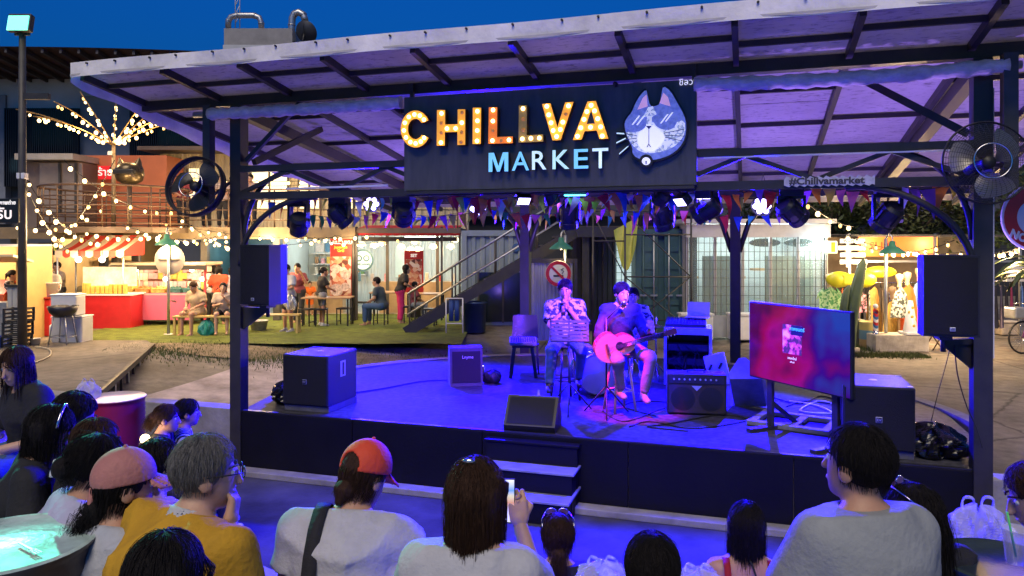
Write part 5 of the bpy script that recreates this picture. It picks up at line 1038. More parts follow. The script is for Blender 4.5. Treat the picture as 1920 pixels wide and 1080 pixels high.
for k in range(4): G().cyl((-0.9 + 0.55 * k, 0.1, 0.05), (-0.9 + 0.55 * k, 0.14, 0.05), 0.06, 12).build('wheel', BLACK, t)
for z in (kc + 0.12, kc + 0.34, kc + 0.56): G().cyl((-kw / 2 + 0.05, 0.6, z + 0.2), (kw / 2 - 0.05, 0.6, z + 0.2), 0.008, 5).build('hanging_rail', GALV, t)
for k, zz in enumerate((0.33, 0.55, 0.75)): goods('pink and cream snack packet hanging in the pink kiosk, %s row' % ('lower', 'middle', 'upper')[k], ((kx0 + kx1) / 2, kd + 0.55, GZ + kc + zz), 0, 17, -kw / 2 + 0.08, kw / 2 - 0.08, (0.13, 0.03, 0.19), 'packet', 'snack_packet', 'packets hanging in the pink kiosk', (7, 2, 4, 7, 1, 2), hang=True)
TRAYM = [M('tray ' + str(k), c, 0.5, 0, 0.6, 20, 0.5, 40) for k, c in enumerate(((0.65, 0.42, 0.1), (0.5, 0.2, 0.06), (0.6, 0.3, 0.08), (0.03, 0.12, 0.12), (0.03, 0.12, 0.12)))]
for k in range(5):
    q = thing('snack_tray', 'snack tray on the pink kiosk counter, %s from its left' % 'first second third fourth fifth'.split()[k], 'tray', (kx0 + 0.25 + 0.42 * k, kd + 0.25, GZ + kc + 0.037), 0, 'trays on the pink kiosk'); G().box((0, 0, 0.07), (0.36, 0.36, 0.14), None, 0.02).build('tray_body', TRAYM[k], q)
    hp_ = G(); [hp_.ball((random.uniform(-.13, .13), random.uniform(-.13, .13), 0.15), 0.035, 6, 4) for _ in range(16)]; hp_.build('food', TRAYM[k], q, kind='stuff')
for k, px in enumerate((246, 302, 352, 372)):
    bl = thing('kiosk_lamp', 'glowing lamp in the pink kiosk, %s from its left' % 'first second third fourth'.split()[k], 'lamp', (X(px, kd), kd + 0.25, GZ + ktop - 0.13 - 0.25 * (k % 2)), 0, 'lamps in the pink kiosk'); G().ball((0, 0, 0), 0.06, 12, 8).build('bulb', emis('stall bulb', (1, 0.85, 0.6), 14), bl); G().cyl((0, 0, 0.05), (0, 0, 0.2), 0.01, 5).build('cord', RUBBER, bl); lamp('kiosk_light', 'POINT', (0, -0.1, -0.05), 13, WARM, 0.06, bl)
# white trolley shelf, foam boxes, jerry cans, grill stand ...
t = thing('white_trolley', 'narrow white wheeled shelf trolley beside the pink kiosk', 'trolley', gp(207, 614, GZ))
for sx in (-1, 1): G().box((sx * 0.12, 0, 0.48), (0.035, 0.3, 0.96)).build('side', WHITEP, t)
for z in (0.06, 0.34, 0.62, 0.92): G().box((0, 0, z), (0.21, 0.3, 0.03)).build('shelf', WHITEP, t)
fb = gp(128, 640, GZ) ; fy = 16.2
t = thing('foam_box', 'white foam ice box standing on another white box', 'cool box', (X(128, fy), fy, GZ + 0.62)); G().box((0, 0, 0.22), (0.55, 0.38, 0.44), None, 0.03).build('body', WHITEP, t); G().box((0, 0, 0.45), (0.57, 0.40, 0.03), None, 0.01).build('lid', WHITEP, t)
t = thing('foam_box', 'white foam ice box beneath another, left of the crouching man', 'cool box', (X(136, fy), fy, GZ)); G().box((0, 0, 0.30), (0.66, 0.45, 0.58), None, 0.03).build('body', WHITEP, t); G().box((0, 0, 0.60), (0.68, 0.47, 0.03), None, 0.01).build('lid', WHITEP, t)
def jerry(p, label, s=1.0, rot=0):
    t = thing('jerry_can', label, 'jerry can', p, rot, 'white jerry cans'); G().box((0, 0, 0.2 * s), (0.36 * s, 0.26 * s, 0.38 * s), None, 0.05 * s).build('body', WHITEP, t); G().cyl((0.08 * s, 0, 0.38 * s), (0.08 * s, 0, 0.46 * s), 0.035 * s, 10).build('cap', WHITEP, t); G().tube([(-0.12 * s, 0, 0.38 * s), (-0.1 * s, 0, 0.45 * s), (0.02 * s, 0, 0.45 * s), (0.05 * s, 0, 0.39 * s)], 0.018 * s, 6).build('handle', WHITEP, t)
jerry(gp(112, 640, GZ), 'upright white jerry can under the grill stand'); jerry(gp(80, 633, GZ) + Vector((0, 0.3, 0)), 'tall white jerry can behind the grey stool', 1.2)
t = thing('charcoal_grill', 'round charcoal grill on a tall steel stand at the lawn edge', 'grill', gp(118, 650, GZ))
for k in range(4): a = R(45 + 90 * k); G().tube([(0.16 * math.cos(a), 0.16 * math.sin(a), 0.72), (0.28 * math.cos(a), 0.28 * math.sin(a), 0.0)], 0.015, 6).build('leg', GALV, t)
G().tube([(0.24 * math.cos(a), 0.24 * math.sin(a), 0.22) for a in [2 * math.pi * q / 20 for q in range(20)]], 0.01, 5, closed=True).build('foot_ring', GALV, t)
G().lathe([(0, 0.62), (0.15, 0.63), (0.25, 0.72), (0.30, 0.86), (0.27, 0.86), (0.22, 0.75), (0, 0.70)], 20).build('bowl', M('sooty steel', (0.05, 0.05, 0.055), 0.4, 0.6, 0.2, 6, 0.05), t)
crate_m = M('dark plastic crate', (0.02, 0.022, 0.028), 0.5, 0, 0.2, 5, 0.05)
def crate(p, label, mat=crate_m, s=(0.40, 0.34, 0.28)):
    t = thing('plastic_crate', label, 'crate', p, R(8), 'plastic crates by the left stall')
    g = G()
    for z in (0.02, 0.10, 0.18, 0.26): g.box((0, -s[1] / 2, z), (s[0], 0.015, 0.03)); g.box((0, s[1] / 2, z), (s[0], 0.015, 0.03)); g.box((-s[0] / 2, 0, z), (0.015, s[1] - 0.016, 0.03)); g.box((s[0] / 2, 0, z), (0.015, s[1] - 0.016, 0.03))
    g.build('slats', mat, t)
    for sx in (-1, 1):
        for sy in (-1, 1): G().box((sx * s[0] / 2, sy * s[1] / 2, 0.14), (0.04, 0.04, 0.285)).build('corner', mat, t)
    G().box((0, 0, 0.012), (s[0] - 0.02, s[1] - 0.02, 0.015)).build('bottom', mat, t)
cp = gp(32, 655, GZ)
for k in range(3): crate(cp + Vector((0.02 * k, 0, 0.287 * k)), ('lowest', 'middle', 'uppermost')[k] + ' dark plastic crate of the stack at the left stall')
crate(cp + Vector((-0.42, -0.1, 0)), 'blue plastic crate next to the dark crate stack', M('blue plastic', (0.02, 0.06, 0.35), 0.5, 0, 0.1, 5, 0))
b_ = bucket(gp(66, 652, GZ), 0.10, 0.2, WHITEP, 'small white pail with a cable in front of the grill', hd=False)
t = thing('orange_stall_cabinet', 'orange stall cabinet cut off by the left edge', 'cabinet', gp(-16, 640, GZ) + Vector((0, 0.2, 0))); G().box((0, 0, 0.72), (0.6, 0.5, 0.66), None, 0.01).build('body', M('orange board', (0.5, 0.10, 0.04)), t); G().prism([(-0.25, 1.05), (0.25, 1.05), (0.25, 1.35)], 0.6, (-0.3, 0, 0), (0, 1, 0), (0, 0, 1), (1, 0, 0)).build('sloping_lid', RED, t); G().box((0, 0, 0.19), (0.56, 0.46, 0.38)).build('base', BLACK, t)
t = thing('zinc_partition', 'corrugated white zinc partition beside the left stall', 'partition'); corrugated('sheet', (X(14, 15.9), 15.9, 0), (X(44, 15.9), 15.9, 0), GZ + 0.02, GZ + 1.25, M('white zinc', (0.5, 0.48, 0.42), 0.5, 0.2, 0.15, 3, 0.03), t, 0.1, 0.02); mbox('top_rail', X(12, 15.9), X(46, 15.9), 15.85, 15.95, GZ + 1.25, GZ + 1.30, STEEL, t)
# ================================================================ ROUND LAMP-POST SIGNS with enamel shades
GREEN = M('green enamel', (0.05, 0.20, 0.13), 0.35, 0, 0.15, 4, 0.02)
def shade_lamp(px, base_py, shade_py, label, disc=None, side=0.0, e=60, colr=GREEN):
    p = gp(px, base_py, GZ); d = p.y; zs = Z(shade_py, d) - GZ
    t = thing('shade_lamp_post', label, 'lamp post', p, 0, 'enamel shade lamp posts')
    G().cyl((0, 0, 0), (0, 0, zs + 0.25), 0.035, 10).build('pole', GALV, t); G().lathe([(0.12, 0), (0.10, 0.03), (0.04, 0.03)], 14).build('foot', GALV, t)
    G().tube([(0, 0, zs + 0.25), (side * 0.5, -0.05, zs + 0.36), (side, -0.1, zs + 0.28), (side, -0.1, zs + 0.1)], 0.02, 8).build('arm', GALV, t)
    G().lathe([(0.26, -0.06), (0.25, -0.03), (0.14, 0.06), (0.07, 0.10), (0.05, 0.2), (0, 0.2)], 22, (side, -0.1, zs)).build('shade', colr, t)
    G().ball((side, -0.1, zs - 0.02), 0.05, 10, 6).build('bulb', emis('warm shade bulb', (1, 0.75, 0.4), 8), t); lamp('shade_light', 'POINT', (side, -0.1, zs - 0.13), e, WARM, 0.05, t)
    if disc:
        zc_ = Z(disc, d) - GZ; G().lathe([(0, 0.012), (0.35, 0.012), (0.36, 0.0), (0.35, -0.012), (0, -0.012)], 36, (0, 0.06, zc_), rot90).build('disc', M('unpainted back of sign', (0.58, 0.50, 0.42), 0.5, 0.1, 0.08, 2, 0.02), t); G().box((0, 0.03, zc_), (0.5, 0.03, 0.03)).build('disc_bar', STEEL2, t)
    return t
shade_lamp(316, 628, 455, 'lamp post with green shade and round sign back on the lawn', disc=487, side=0.0)
shade_lamp(1661, 655, 470, 'lamp post with green shade before the dress stall', side=0.08, e=50)
# bench on the lawn
BW = M('yellow-brown bench wood', (0.50, 0.36, 0.12), 0.5, 0, 0.2, 3, 0.05, stretch=(1, 6, 6))
bq = gp(385, 629, GZ); t = thing('lawn_bench', 'long simple yellow-brown bench on the lawn', 'bench', bq, R(-1)); bl_ = 1.45
G().box((0, 0, 0.45), (bl_, 0.30, 0.035), None, 0.004).build('seat', BW, t)
for sx in (-1, 1):
    for sy in (-1, 1): G().box((sx * (bl_ / 2 - 0.05), sy * 0.12, 0.215), (0.05, 0.04, 0.43)).build('leg', BW, t)
t2 = dup(t, gp(500, 626, GZ) + Vector((0.05, 0.1, 0)), (0, 0, R(1)), 'second yellow-brown bench, behind the left loudspeaker')
bucket(gp(480, 622, GZ) + Vector((0, 0.2, 0)), 0.22, 0.26, M('printed tin', (0.5, 0.48, 0.45), 0.5, 0.1, 0.4, 14, 0), 'wide printed tin tub behind the bench', 'tin_tub', hd=False)
# tables and stools
def table(p, w, d, h, label, rz=0):
    t = thing('cafe_table', label, 'table', p, rz, 'tables on the lawn'); G().box((0, 0, h), (w, d, 0.035), None, 0.004).build('top', M('table top board', (0.35, 0.22, 0.12), 0.45, 0, 0.2, 3, 0.03), t)
    for sx in (-1, 1):
        for sy in (-1, 1): G().box((sx * (w / 2 - 0.04), sy * (d / 2 - 0.04), h / 2 - 0.01), (0.035, 0.035, h - 0.02)).build('leg', BLACK, t)
def stool(p, label, h=0.45, w=0.33):
    t = thing('steel_stool', label, 'stool', p, R(random.uniform(-12, 12)), 'black steel stools on the lawn'); G().box((0, 0, h), (w, w, 0.04), None, 0.008).build('seat', BLACK, t)
    for sx in (-1, 1):
        for sy in (-1, 1): G().box((sx * (w / 2 - 0.02), sy * (w / 2 - 0.02), h / 2 - 0.01), (0.025, 0.025, h - 0.02)).build('leg', BLACK, t)
        G().box((sx * (w / 2 - 0.02), 0, 0.12), (0.02, w - 0.06, 0.02)).build('rung', BLACK, t)
table(gp(610, 613, GZ) + Vector((0, 0.3, 0)), 1.25, 0.7, 0.74, 'long cafe table in front of the grill banner'); table(gp(705, 600, GZ) + Vector((0.2, 0.6, 0)), 0.9, 0.7, 0.74, 'cafe table behind the seated man'); table(gp(800, 602, GZ) + Vector((0, 0.3, 0)), 0.9, 0.7, 0.74, 'pale cafe table beside the stairs')
for k, (px, py, lab) in enumerate(((575, 612, 'left black stool before the long cafe table'), (603, 612, 'second black stool before the long cafe table'), (645, 610, 'black stool by the pole of the grill banner'), (676, 596, 'black stool behind the banner pole'), (714, 610, 'black stool under the seated man'), (806, 612, 'black stool at the foot of the stairs'))): stool(gp(px, py, GZ), lab)
stool(gp(768, 606, GZ), 'black stool under the child by the stairs'); stool(gp(165, 612, GZ) + Vector((0, 0.35, 0)), 'low folding stool under the crouching vendor')
# ================================================================ TURF and verge
tf = G(); tx0, tx1, ty0, ty1 = X(110, 17), X(880, 19), 16.1, 22.6
tf.sheet(lambda a, b: (tx0 + (tx1 - tx0) * a, ty0 + (ty1 - ty0) * b + 0.06 * math.sin(a * 30) * (1 - b), GZ + 0.018 + 0.006 * math.sin(a * 50) * math.sin(b * 40)), 60, 24)
struct('artificial_lawn', tf, M('artificial turf', (0.15, 0.19, 0.025), 0.9, 0, 0.45, 3.5, 1.0, 170))
GR = M('dry grass blades', (0.085, 0.11, 0.028), 0.8, 0, 0.5, 2, 0)
gr = G(); rr = random.Random(4)
def blades(n, fx, hmin, hmax):
    for _ in range(n):
        x, y = fx(); z = ground_z(x, y); h = rr.uniform(hmin, hmax); a = rr.uniform(0, 6.28); w = rr.uniform(0.006, 0.014); lx, ly = rr.uniform(-.4, .4) * h, rr.uniform(-.4, .4) * h
        gr.add([(x - w * math.cos(a), y - w * math.sin(a), z), (x + w * math.cos(a), y + w * math.sin(a), z), (x + lx, y + ly, z + h)], [(0, 1, 2)])
blades(9000, lambda: (lambda px: (X(px, 16), 15.35 + rr.gauss(0, 0.42)))(rr.uniform(240, 990)), 0.02, 0.09)
blades(2600, lambda: (lambda px: (X(px, 14.6), 14.5 + rr.gauss(0, 0.15)))(rr.uniform(1560, 1730)), 0.02, 0.08)
blades(900, lambda: (X(rr.gauss(1600, 40), 15.4), 15.4 + rr.gauss(0, 0.2)), 0.03, 0.12)
o = gr.build('verge_grass', GR); tag(o, 'scrubby dry grass verge along the concrete bowl', 'grass', kind='stuff')
sv = G(); sv.sheet(lambda a, b: ((lambda px: (X(px, 15.4), 15.1 + 1.1 * b + 0.15 * math.sin(a * 17), ground_z(X(px, 15.4), 15.1 + 1.1 * b) + 0.008 + 0.03 * math.sin(b * 3.14)))(200 + 800 * a)), 80, 8)
struct('soil_verge', sv, M('bare soil', (0.24, 0.18, 0.11), 0.95, 0, 0.45, 3, 0.8, 30))
# ================================================================ PLATFORM at the left with short posts
dk = thing('side_platform', 'raised concrete platform with short railing posts at the left', 'platform')
pa, pb = gp(286, 645, -0.14), gp(186, 733, -0.14); pc, pd = Vector((-13, 11.2, -0.14)), Vector((-13, 16.0, -0.14))
G().prism([(pa.x, pa.y), (pb.x, pb.y), (pb.x - 0.7, pb.y - 0.5), (-13, 10.2), (-13, 16.3), (pa.x - 0.4, 16.3)], 0.075, (0, 0, -0.215), (1, 0, 0), (0, 1, 0)).build('slab', GROUND, dk)
G().bar(pa + Vector((0.03, 0, -0.03)), pb + Vector((0.03, 0, -0.03)), 0.05, 0.09).build('edge_beam', STEEL2, dk)
for k in range(9): q = pa.lerp(pb, (k + 0.3) / 9); G().box((q.x + 0.03, q.y, -0.39), (0.04, 0.04, 0.36)).build('short_post', GALV if k % 2 else STEEL2, dk)
cable('pale hose lying across the left platform', [gp(65, 650, -0.12), gp(92, 655, -0.12), gp(92, 668, -0.12), gp(60, 682, -0.12), gp(35, 695, -0.12)], M('pale hose', (0.5, 0.45, 0.35), 0.5, 0, 0.1, 5, 0), 0.014, 'hose')
# ================================================================ STAIRS and containers behind the stage
sd = 18.0; s0 = Vector((X(768, sd), sd, GZ)); s1 = Vector((X(1088, sd), sd, 2.36))
st = thing('steel_stairs', 'dark steel stairs with pipe railings climbing behind the stage', 'stairs', s0); run = s1.x - s0.x; rise = s1.z - s0.z
for y in (0, 1.0): G().bar((-0.1, y, 0.02), (run, y, rise - 0.06), 0.06, 0.26).build('stringer', STEEL, st)
for k in range(12): G().box((run * (k + 0.6) / 12, 0.5, rise * (k + 1) / 12 - 0.02), (0.30, 0.93, 0.03)).build('tread', M('chequer plate', (0.10, 0.09, 0.08), 0.45, 0.5, 0.3, 4, 0.1), st)
for y in (0, 1.0):
    for z in (0.45, 0.95): G().cyl((-0.05, y, z), (run, y, rise + z), 0.024, 8).build('handrail', RAIL if y else GALV, st)
    for k in range(5): x = run * k / 4; G().cyl((x, y, rise * k / 4), (x, y, rise * k / 4 + 0.95), 0.022, 6).build('rail_post', STEEL2, st)
ld = thing('upper_landing', 'dark steel landing deck at the head of the stairs', 'landing'); lx0, lx1 = s1.x - 0.1, X(1320, 18)
mbox('deck', lx0, lx1, 17.9, 20.4, 2.30, 2.38, BRN, ld); mbox('front_beam', lx0, lx1, 17.82, 17.9, 2.12, 2.37, STEEL, ld)
for k in range(5): x = lx0 + (lx1 - lx0) * k / 4; G().cyl((x, 17.9, 2.38), (x, 17.9, 3.4), 0.022, 6).build('rail_post', STEEL2, ld)
for z in (2.75, 3.1, 3.4): G().cyl((lx0, 17.9, z), (lx1, 17.9, z), 0.02, 6).build('rail', STEEL2, ld)
for px in (1098, 1300): mbox('post', X(px, 18) - 0.08, X(px, 18) + 0.08, 17.95, 18.1, GZ, 2.30, STEEL, ld)
def container(name, label, px0, px1, d, mat, h=2.5, dp=3.0, doors=False):
    x0, x1 = X(px0, d), X(px1, d); t = thing(name, label, 'container', ((x0 + x1) / 2, d, GZ)); w = x1 - x0
    G().box((0, dp / 2 + 0.06, h / 2), (w - 0.02, dp, h)).build('body', mat, t)
    for sx in (-1, 1): G().box((sx * (w / 2 - 0.06), 0, h / 2), (0.14, 0.12, h)).build('corner_post', mat, t)
    for z in (0.08, h - 0.07): G().box((0, 0, z), (w - 0.26, 0.11, 0.15)).build('rail', mat, t)
    if doors:
        for sx in (-1, 1):
            G().box((sx * w / 4, -0.01, h / 2), (w / 2 - 0.16, 0.05, h - 0.32), None, 0.01).build('door', mat, t)
            for k in range(5): G().box((sx * w / 4, -0.045, 0.35 + 0.42 * k), (w / 2 - 0.24, 0.03, 0.10)).build('door_rib', mat, t)
            for q in (0.3, 0.72): x = sx * w / 2 * q; G().cyl((x, -0.075, 0.1), (x, -0.075, h - 0.1), 0.018, 8).build('locking_bar', GALV if q < 0.5 else mat, t); G().box((x, -0.08, 0.95), (0.16, 0.03, 0.04)).build('bar_handle', GALV, t)
    else: corrugated('side_sheet', (-w / 2 + 0.14, 0.03, 0), (w / 2 - 0.14, 0.03, 0), 0.16, h - 0.15, mat, t, 0.24, 0.04)
    return t
c = container('shipping_container', 'pale blue-grey shipping container behind the stairs', 866, 992, 19.7, M('pale blue-grey container paint', (0.24, 0.29, 0.33), 0.55, 0, 0.2, 1.2, 0.05), dp=2.4)
G().box((0.2, -0.06, 0.75), (1.35, 0.03, 1.3)).build('window', M('dark shop glass', (0.02, 0.03, 0.04), 0.08, 0, 0.2, 2, 0), c)
for x in (-0.45, 0.2, 0.85): G().box((x, -0.09, 0.75), (0.05, 0.03, 1.34)).build('mullion', STEEL2, c)
G().lathe([(0, 0), (0.11, 0)], 20, (0.55, -0.02, 2.05), rot90).build('round_label', M('blue round label', (0.05, 0.12, 0.3)), c)
container('shipping_container', 'dark teal shipping container with closed doors and locking bars', 1192, 1286, 17.6, M('dark teal container paint', (0.035, 0.085, 0.095), 0.5, 0, 0.25, 1.2, 0.05), dp=4, doors=True)
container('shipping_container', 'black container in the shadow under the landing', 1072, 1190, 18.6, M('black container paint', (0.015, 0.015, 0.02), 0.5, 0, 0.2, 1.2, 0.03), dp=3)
wn_ = board('narrow_window', 'narrow lit window with white grille behind the yellow cloth', 1155, 1194, 440, 560, 18.3, emis('cold window glow', (0.55, 0.75, 0.72), 0.8), (), 0.03, 'window')
for k in range(5): G().box((-0.25 + 0.125 * k, -0.015, 0.8), (0.012, 0.012, 1.55)).build('grille_bar', STEEL2, wn_)
for k in range(9): G().box((0, -0.03, 0.1 + 0.18 * k), (0.5, 0.012, 0.012)).build('grille_bar', STEEL2, wn_)
g = G(); g.sheet(lambda a, b: (0.58 * (a - 0.5) * (1 - 0.25 * b), -0.1 + 0.05 * math.sin(a * 14 + b * 3), 0.32 * a - (0.35 + 0.75 * math.sin(a * 2.8) ** 0.8) * b), 16, 10); o = g.build('yellow_cloth', M('lime yellow cloth', (0.42, 0.46, 0.08), 0.7, 0, 0.2, 4, 0.2), None, at(1173, 432, 17.4)); tag(o, 'lime yellow cloth tied between scaffold poles', 'cloth')
zs = thing('zinc_fence', 'upright corrugated zinc sheet fence behind the singer', 'fence'); corrugated('zinc_sheet', (X(996, 16.6), 16.6, 0), (X(1074, 16.6), 16.6, 0), GZ + 0.02, Z(493, 16.6), M('weathered zinc', (0.36, 0.36, 0.33), 0.45, 0.5, 0.3, 2, 0.05, stretch=(6, 6, 0.4)), zs, 0.08, 0.02)
mbox('top_rail', X(990, 16.6), X(1080, 16.6), 16.55, 16.62, Z(493, 16.6), Z(485, 16.6), STEEL, zs); mbox('post', X(1076, 16.6), X(1082, 16.6), 16.5, 16.6, GZ, Z(485, 16.6), STEEL, zs)
ns = thing('no_smoking_sign', 'round red no-smoking sign on the zinc fence', 'sign', at(1047, 513, 16.45))
G().lathe([(0, 0), (0.27, 0), (0.285, -0.01), (0.27, -0.02)], 32, (0, 0, 0), rot90).build('disc', M('white sign face', (0.68, 0.66, 0.62), 0.4, 0, 0.1, 5, 0), ns); G().lathe([(0.205, 0.006), (0.28, 0.006)], 32, (0, 0, 0), rot90).build('ring', RED, ns)
G().box((0, -0.009, 0), (0.45, 0.004, 0.05), (0, R(45), 0)).build('bar', RED, ns); G().box((0.0, -0.006, -0.05), (0.22, 0.004, 0.035)).build('cigarette', BLACK, ns); G().tube([(0.08, -0.007, 0.0), (0.12, -0.007, 0.05), (0.06, -0.007, 0.09), (0.12, -0.007, 0.12)], 0.008, 5).build('smoke_line', BLACK, ns)
shade_lamp(1060, 640, 462, 'lamp post with green shade in front of the no-smoking sign', side=-0.10, e=12)
sc_ = thing('scaffold_frame', 'thin dark scaffold frame with cross braces behind the drummer', 'scaffold'); sy = 16.0
for px in (1112, 1172, 1296): G().cyl((X(px, sy), sy, GZ), (X(px, sy), sy, 2.6), 0.022, 8).build('pole', STEEL, sc_)
for y0_, (a_, b2) in ((452, (1112, 1172)), (519, (1172, 1296)), (440, (1172, 1296)), (600, (1172, 1296))): G().cyl((X(a_, sy), sy, Z(y0_, sy)), (X(b2, sy), sy, Z(y0_, sy)), 0.016, 6).build('transom', STEEL, sc_)
for a_, y0_, b2, y1_ in ((1172, 519, 1296, 620), (1172, 620, 1296, 519), (1172, 400, 1296, 519), (1112, 400, 1172, 519)): G().cyl((X(a_, sy), sy + 0.03, Z(y0_, sy)), (X(b2, sy), sy + 0.03, Z(y1_, sy)), 0.013, 6).build('brace', STEEL, sc_)
t = thing('tube_rack', 'white tube frame holding rolled blue mats below the stairs', 'rack', gp(852, 626, GZ))
for sx in (-1, 1): G().cyl((sx * 0.2, 0, 0), (sx * 0.2, 0, 0.85), 0.014, 6).build('leg', WHITEP, t)
for z in (0.25, 0.85): G().cyl((-0.2, 0, z), (0.2, 0, z), 0.014, 6).build('bar', WHITEP, t)
for dx in (-0.08, 0.05): q = tag(G().cyl((0, 0, 0), (0, 0, 0.5), 0.06, 12).build('rolled_mat', M('blue foam mat', (0.02, 0.06, 0.22), 0.7), None, gp(852, 626, GZ) + Vector((dx, 0.08, 0.3))), 'rolled blue mat in the tube rack, %s one' % ('left' if dx < 0 else 'right'), 'mat', 'rolled blue mats')
q = tag(G().lathe([(0, 0), (0.26, 0), (0.29, 0.7), (0.31, 0.7), (0.31, 0.74), (0, 0.76)], 20).build('water_barrel', M('dark blue plastic', (0.015, 0.04, 0.12), 0.4), None, gp(890, 622, GZ)), 'dark blue plastic barrel under the stairs', 'barrel')
# ================================================================ GLASS SHOP at the right
gd = 17.2; gx0, gx1 = X(1288, gd), X(1548, gd); t = thing('glass_shop', 'glass-fronted lit shop with square grille and painted green panels', 'shop', ((gx0 + gx1) / 2, gd, GZ)); w = gx1 - gx0; h = 2.62
FRM = M('grey-white shop frame', (0.42, 0.42, 0.42), 0.5, 0.1, 0.15, 3, 0.03)
G().box((0, 2.6, h / 2), (w, 0.06, h)).build('back_wall', SHW, t); G().box((0, 1.25, h + 0.06), (w + 0.3, 3.0, 0.10)).build('roof', FRM, t); G().box((0, -0.1, h - 0.16), (w + 0.1, 0.12, 0.30)).build('fascia', FRM, t)
for sx in (-1, 1): G().box((sx * w / 2, 1.25, h / 2), (0.06, 2.6, h)).build('side_wall', FRM, t)
GL = M('shop glass', (0.55, 0.72, 0.70), 0.05, 0, 0, 1, 0, alpha=0.16)
for k in range(5):
    x = -w / 2 + w * (k + 0.5) / 5
    G().box((x, 0, h / 2 + 0.15), (w / 5 - 0.05, 0.012, h - 0.75)).build('pane', GL, t)
for k in range(6): x = -w / 2 + w * k / 5; G().box((x, -0.01, h / 2), (0.06, 0.07, h - 0.05)).build('mullion', FRM, t)
G().box((0, -0.02, 0.27), (w, 0.06, 0.5)).build('sill_panel', FRM, t)
gg = G()
for k in range(26): x = -w / 2 + w * k / 25; gg.box((x, -0.06, h / 2 + 0.12), (0.010, 0.010, h - 0.8))
for k in range(10): gg.box((0, -0.075, 0.58 + 0.2 * k), (w, 0.010, 0.010))
gg.build('grille', STEEL2, t, kind='stuff')
SAGE = M('sage green board', (0.16, 0.21, 0.18), 0.6, 0, 0.15, 2, 0.05)
for px0, px1 in ((1315, 1388), (1432, 1508)): xx = (X((px0 + px1) / 2, gd + 0.4) - t.location.x); G().box((xx, 0.35, 1.15), (X(px1, gd) - X(px0, gd), 0.04, 1.45), None, 0.005).build('green_panel', SAGE, t)
for k in range(5): G().box((-w / 2 + 0.5 + 0.6 * k, 1.9, 1.3 + 0.2 * (k % 2)), (0.4, 0.3, 0.06)).build('shelf', WOOD, t)
for k in range(3): x = -w / 2 + w * (k + 0.5) / 3; G().box((x, 1.0, h - 0.05), (0.8, 0.10, 0.04)).build('tube_lamp', TUBE, t); lamp('shop_light', 'POINT', (x, 0.9, h - 0.25), 70, COOL, 0.2, t)
lamp('shop_light', 'POINT', (w / 2 - 0.2, -0.35, h - 0.5), 45, COOL, 0.08, t); G().ball((w / 2 - 0.1, -0.25, h - 0.5), 0.07, 12, 8).build('corner_lamp', emis('white corner lamp', (0.9, 1, 1), 15), t)
def surfboard(p, h, w, mat, label, rot, stripe=None):
    t = thing('surfboard', label, 'surfboard', p, 0, 'surfboards'); t.rotation_euler = rot
    g = G(); g.sheet(lambda a, b: (w / 2 * math.sin(b * math.pi) ** 0.55 * math.cos(a * 2 * math.pi), 0.035 * math.sin(b * math.pi) ** 0.5 * math.sin(a * 2 * math.pi) + 0.05 * (2 * b - 1) ** 2, h * b), 16, 24); g.build('board', mat, t); 
    if stripe: g = G(); g.sheet(lambda a, b: ((a - 0.5) * 0.05, -0.038 * math.sin((0.05 + 0.9 * b) * math.pi) ** 0.5 + 0.05 * (1.8 * b - 0.9) ** 2, h * (0.05 + 0.9 * b)), 1, 20); g.build('stringer', stripe, t)
surfboard((X(1524, 17.9), 17.9, GZ + 0.05), 2.1, 0.52, M('pale green surfboard', (0.50, 0.60, 0.48), 0.25, 0, 0.1, 3, 0), 'tall pale green surfboard inside the glass shop', (0, 0, 0), M('teal line', (0.1, 0.35, 0.35)))
t = thing('skateboard_deck', 'two dark skateboards hung on the glass shop wall', 'skateboard', at(1467, 455, 17.9))
for dx in (-0.42, 0.42): G().prism([(dx + 0.38 * math.cos(a) * 1.0 + (0.0), 0.10 * math.sin(a)) for a in [2 * math.pi * k / 20 for k in range(20)]], 0.02, (0, 0, 0), (1, 0, 0), (0, 0, 1), (0, 1, 0)).build('deck', BLACK, t)
for k, (px, lab) in enumerate(((1308, 'white box bench below the glass shop, left one'), (1402, 'white box bench below the glass shop, right one'))): q = thing('box_bench', lab, 'bench', gp(px, 640, GZ)); G().box((0, 0.2, 0.3), (0.7, 0.4, 0.55), None, 0.02).build('box', WHITE, q); G().box((0, 0.2, 0.59), (0.74, 0.44, 0.04)).build('top', WHITE, q)
# ================================================================ DRESS STALLS
def garment_mesh(w, h, sl, seed, dress):
    rs = random.Random(seed); ph = [rs.uniform(0, 6) for _ in range(4)]; g = G()
    def f(a, b):
        t = 2 * a - 1; hw = w / 2 * (0.55 + 0.45 * min(1, b * 5)) * (1 - (0.22 * math.sin(min(1, b * 2.2) * 3.14) if dress else 0)) * (1 + (0.45 * max(0, b - 0.4) if dress else 0.04 * b))
        return (t * hw, 0.03 * math.sin(t * 7 + ph[0] + b) * b + 0.02 * math.sin(t * 15 + ph[1]) * b - 0.03 * (1 - t * t), -h * b - 0.10 * abs(t) * (1 - b) * (1 if b < 0.2 else 0.5))
    g.sheet(f, 14, 10)
    if sl:
        for s_ in (-1, 1): g.sheet(lambda a, b: (s_ * (w / 2 * (0.56 + 0.3 * b) + sl * 0.5 * b + 0.02 * a), -0.02 * math.sin(a * 3.14), -0.10 - sl * b - (a - 0.5) * 0.16 * (1 - 0.2 * b)), 3, 4)
    return g
